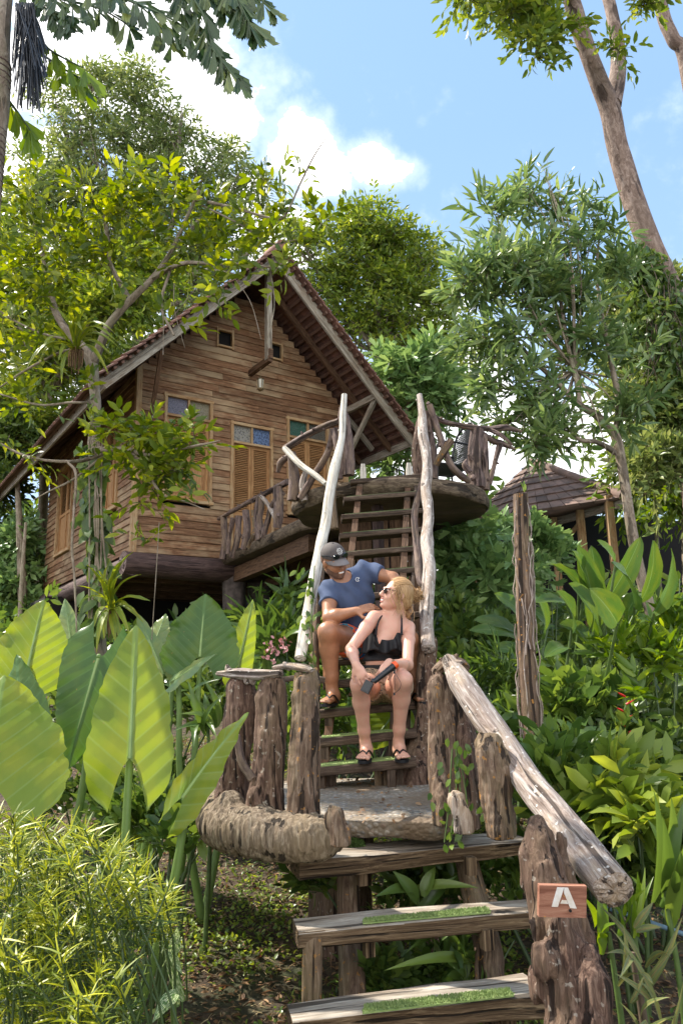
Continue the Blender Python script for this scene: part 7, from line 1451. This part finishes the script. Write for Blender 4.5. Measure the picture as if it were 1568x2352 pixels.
    # camera on a floating grip: held, so a thing of its own
    g0, g1 = at(905, 1529, 4.40), at(858, 1566, 4.36); gr = empty('action_camera', at(843, 1580, 4.34), 'small black action camera on an orange-tipped grip held in the womans hand', 'camera')
    mb = MB(); sweep(mb, [g0, g0*.6+g1*.4, g1], [.019, .018, .014], seg=14, n=8); sweep(mb, [g1, at(852, 1562, 4.36)], [.018, .012], seg=12, n=4, amp=.1); mb.build('grip', MT['metal'], gr)
    mb = MB(); gd = nrmz(g0-g1); sweep(mb, [g0-gd*.004, g0+gd*.018], [.0215, .021], seg=14, n=3); mb.build('tip', MT['orange'], gr)
    mb = MB(); cx = nrmz(np.array([.85, -.2, -.45])); cz = nrmz(np.array([.42, .1, .9])); cy = nrmz(np.cross(cz, cx)); cz = np.cross(cx, cy); box(mb, at(843, 1578, 4.35), cx, cy, cz, .024, .017, .033); cb = mb.build('case', MT['metal'], gr)
    mb = MB(); sg = -1 if cy[1] > 0 else 1; box(mb, at(843, 1578, 4.35)+cy*sg*.0175, cx, cy, cz, .018, .0015, .025); mb.build('screen', MT['lens'], cb)
    mb = MB(); a = at(905, 1542, 4.40); sweep(mb, [a, at(906, 1565, 4.39), at(905, 1592, 4.39)], [.0016]*3, seg=5, n=8); sweep(mb, [a, at(913, 1556, 4.39), at(920, 1570, 4.38), at(916, 1584, 4.38), at(905, 1592, 4.39)], [.0016]*5, seg=5, n=14)
    sweep(mb, [a+[0, 0, .012], a-[0, 0, .012]], [.005, .005], seg=8, n=3); sweep(mb, [at(905, 1591, 4.39), at(905, 1597, 4.39)], [.006, .006], seg=10, n=4); mb.build('lanyard', MT['metal'], gr)
woman()
# ---- man behind her
def man():
    seat = STEP[5]; root = empty('person', [seat[0]-.02, seat[1], seat[2]], 'smiling bearded man in a grey cap, blue t-shirt and orange-blue shorts seated behind the woman', 'person')
    zt = STEP[2][2]+.022
    hR, hL = at(818, 1482, 5.32), at(872, 1482, 5.32); kR, kL = at(753, 1452, 4.93), at(938, 1470, 5.0)
    heR = np.array([at(770, 1600, 5.06)[0], 5.07, zt]); heL = np.array([at(955, 1600, 5.1)[0], 5.12, zt]); aR, aL = at(762, 1582, 5.03), at(955, 1582, 5.08); aR[2] = aL[2] = zt+.09
    dR, dL = np.array([-.28, -1, 0]), np.array([.10, -1, 0])
    pel, wai, che, nek = at(845, 1478, 5.34), at(836, 1438, 5.31), at(806, 1378, 5.22), at(787, 1332, 5.15)
    sR, sL = at(757, 1356, 5.15), at(836, 1312, 5.24); eR, eL = at(755, 1419, 5.0), at(902, 1328, 5.15); wR, wL = at(816, 1404, 4.95), at(936, 1384, 5.03)
    tx = nrmz(sL-sR); T = Frame(che, [0, -1, 0], [0, 0, 1]); T.x = -tx; T.z = nrmz(nek-wai); T.z = nrmz(T.z-T.x*(T.z@T.x)); T.y = np.cross(T.z, T.x); T.A = np.array([T.x, T.y, T.z]); I = np.array([[-1., 0, 0], [0, -1, 0], [0, 0, 1]])
    H = Frame(at(768, 1287, 5.08), (.50, -.74, -.44), (-.16, -.30, 1))
    b = SDF([-.20, 4.7, 1.40], [.60, 5.52, 2.62], .005)
    b.ell(pel, (.155, .12, .11), I, k=.04); b.ell(wai, (.14, .10, .11), T.A, k=.06); b.ell(che, (.155, .105, .15), T.A, k=.06)
    for s in (sR, sL): b.cone(s, nek-T.z*.02, .055, .055, k=.05)
    b.cone(nek-T.z*.03, H(0, -.035, -.05), .058, .054, k=.025); head(b, H, jaw=1.12)
    for s, e, w in ((sR, eR, wR), (sL, eL, wL)):
        m = e+(w-e)*.3; b.chain([s, s+(e-s)*.4, e, m, w], [.058, .052, .041, .044, .028], k=.02)
    for h, k_, a in ((hR, kR, aR), (hL, kL, aL)):
        m = k_+(a-k_)*.3+np.array([0, .025, 0]); b.chain([h, h+(k_-h)*.5, k_, m, a+(m-a)*.3, a], [.10, .086, .064, .062, .045, .038], k=.025)
    foot(b, heR, dR, aR, 1.1, big=-1); foot(b, heL, dL, aL, 1.1, big=1)
    hand(b, wR, at(845, 1396, 4.93)-wR, [.1, .8, -.6], curl=(.2, .4, .3), side=-1, s=1.02); hand(b, wL, at(927, 1408, 4.985)-wL, [-.2, -.2, -1], curl=(.5, .6, .4), side=-1, s=.95, splay=.5)
    mb = MB(); b.mesh(mb); mb.build('body', MT['skin_m'], root)
    # t-shirt with folds
    c = SDF([-.20, 4.85, 1.72], [.56, 5.52, 2.5], .0055); o = .017
    c.ell(pel+[0, 0, .02], (.155+o, .12+o, .11), I, k=.05); c.ell(wai, (.14+o*1.8, .10+o*2, .12), T.A, k=.06); c.ell(che, (.155+o, .105+o, .15+o), T.A, k=.06)
    for s in (sR, sL): c.cone(s, nek-T.z*.03, .055+o, .050+o, k=.05)
    for s, e, q in ((sR, eR, .50), (sL, eL, .60)): c.chain([s, s+(e-s)*(q-.02)], [.068, .068], k=.03)
    c.half(at(830, 1466, 5.2), nrmz(np.array([.1, 0, -1]))); mb = MB()
    sl_, (X, Y, Z) = c.sub(c.lo, c.lo+c.h*c.n); u = (X-che[0])*.7+(Z-che[2])*.7; c.d += (.005*np.sin(u*52+3*np.sin(X*11+Z*7))*np.clip((X-che[0]+.12)*5, .2, 1)+.004*np.sin((Z*38+X*60)+2*np.sin(Z*17))).astype(np.float32)
    for s, e, q in ((sR, eR, .50), (sL, eL, .60)):
        p = s+(e-s)*q; n_ = nrmz(e-s); sl_, (X, Y, Z) = c.sub(p-.10, p+.10); d = (X-p[0])*n_[0]+(Y-p[1])*n_[1]+(Z-p[2])*n_[2]; c.d[sl_] = np.maximum(c.d[sl_], d.astype(np.float32))
    c.ell(nek+T.z*.035+T.y*.02, (.064, .07, .055), T.A, k=.006, op='cut')
    c.mesh(mb); sh = mb.build('tshirt', MT['shirt'], root)
    mb = MB(); lc = at(821, 1331, 5.085); X = [lc+np.array([.014*math.cos(t), -.003, .014*math.sin(t)]) for t in np.linspace(.6, 5.7, 7)]; sweep(mb, X, [.0022], seg=5, n=7, raw=True); sweep(mb, [lc+[.002, -.003, -.010], lc+[.002, -.003, .003], lc+[.009, -.003, .004]], [.002], seg=5, n=5); mb.build('chest_logo', MT['whiteprint'], sh)
    # swim shorts
    c = SDF([-.16, 4.85, 1.55], [.60, 5.52, 2.05], .006); c.ell(pel, (.168, .134, .12), I, k=.04)
    for h, k_ in ((hR, kR), (hL, kL)): c.cone(h, h+(k_-h)*.55, .118, .106, k=.03)
    for h, k_ in ((hR, kR), (hL, kL)):
        p = h+(k_-h)*.52; n_ = nrmz(k_-h); sl_, (X, Y, Z) = c.sub(p-.17, p+.17); d = (X-p[0])*n_[0]+(Y-p[1])*n_[1]+(Z-p[2])*n_[2]; c.d[sl_] = np.maximum(c.d[sl_], d.astype(np.float32))
    mb = MB(); c.mesh(mb); mb.build('shorts', MT['swim'], root)
    flipflop(root, heR, dR, 1.1, -1); flipflop(root, heL, dL, 1.1, 1)
    # beard, hair, teeth
    c = SDF(H.o-.16, H.o+.16, .0035); c.ell(H(0, .022, -.030), (.0625, .0685, .080), H.A, k=.02); c.ell(H(0, .045, -.084), (.043, .039, .029), H.A, k=.025)
    for s in (-1, 1): c.ell(H(s*.046, .0, -.065), (.0225, .043, .025), H.A, k=.02); c.ell(H(s*.034, .052, -.035), (.0245, .0265, .0245), H.A, k=.015)
    c.ell(H(0, .083, -.050), (.028, .012, .009), H.A, k=.006); c.ell(H(0, .079, -.094), (.021, .016, .016), H.A, k=.012)
    c.half(H(0, .05, -.043), H.z*1.+H.y*.25); c.half(H(0, -.008, -.05), -H.y*1.-H.z*.25); c.ell(H(0, .097, -.060), (.0215, .022, .0075), H.A, k=.003, op='cut')
    for s in (-1, 1): c.ell(H(s*.034, .072, -.040), (.020, .026, .015), H.A, k=.005, op='cut')
    mb = MB(); c.mesh(mb); mb.build('beard', MT['beard'], root)
    mb = MB(); c = SDF(H(0, .08, -.06)-.05, H(0, .08, -.06)+.05, .0022); c.ell(H(0, .0865, -.0595), (.021, .009, .0066), H.A, k=.001); c.mesh(mb, smooth=1); mb.build('teeth', MT['teeth'], root)
    mb = MB()
    for s in (-1, 1): sweep(mb, [H(s*.018, .089, .012), H(s*.032, .086, .018), H(s*.050, .074, .013)], [.003, .0045, .002], seg=6, n=9); sweep(mb, [H(s*.020, .085, -.001), H(s*.032, .086, .001), H(s*.044, .080, -.001)], [.0012, .0025, .0012], seg=6, n=7)
    c = SDF(H.o-.16, H.o+.16, .005); c.ell(H(0, -.035, .01), (.077, .082, .082), H.A, k=.01); c.half(H(0, -.015, 0), H.y); c.half(H(0, 0, .04), H.z); c.half(H(0, 0, -.05), -H.z+H.y*.3); c.mesh(mb); mb.build('hair', MT['beard'], root)
    # cap with sunglasses resting on the peak
    c = SDF(H.o-.2, H.o+.25, .005); c.ell(H(0, -.016, .030), (.083, .100, .090), H.A, k=.01); c.half(H(0, 0, .030), -H.z); mb = MB(); c.mesh(mb); sweep(mb, [H(0, -.016, .116), H(0, -.016, .124)], [.007, .005], seg=8, n=3); cap = mb.build('cap', MT['cap'], root)
    V = []; nu, nv = 20, 8
    for j in range(nv+1):
        t = j/nv
        for i in range(nu+1):
            a = pi*(.06+.88*i/nu); x = .078*math.cos(a)*(1-.0*t); y0 = -.016+.096*math.sin(a)*.98; y = y0+t*(.080*math.sin(a)**.8); V.append(H(x*(1-.10*t), y, .036-.022*(x/.07)**2-.018*t+.004*math.sin(a)))
    mb = MB(); i = np.arange(nv)[:, None]*(nu+1); j = np.arange(nu)[None]; mb.add(V, np.stack([i+j, i+nu+1+j, i+nu+2+j, i+j+1], -1).reshape(-1, 4)); br = mb.build('brim', MT['brim'], cap); br.modifiers.new('t', 'SOLIDIFY').thickness = .004
    mb = MB()
    for s in (-1, 1): sweep(mb, [H(s*.033, .082, .060), H(s*.035, .092, .061)], [.024, .022], seg=16, n=2, flat=.62, up=H.z); sweep(mb, [H(s*.056, .076, .063), H(s*.082, .01, .055), H(s*.080, -.03, .04)], [.003]*3, seg=6, n=8)
    sweep(mb, [H(-.012, .090, .064), H(.012, .090, .064)], [.003, .003], seg=6); mb.build('sunglasses', MT['lens'], root)
    mb = MB(); ctr = (0, .0745, .090)
    for r, n in ((.016, 24), (.0075, 14)): sweep(mb, [H(r*math.cos(t), .0745-.5*(r*math.sin(t))*1.1-.002*0, .090+r*math.sin(t)) for t in np.linspace(0, 2*pi, n)], [.0014], seg=5, n=n*2)
    for t in np.linspace(0, 2*pi, 13)[:-1]: sweep(mb, [H(r_*math.cos(t), .0745-.55*r_*math.sin(t), .090+r_*math.sin(t)) for r_ in (.016, .021)], [.0017, .0014], seg=5)
    mb.build('cap_emblem', MT['whiteprint'], cap)
man()
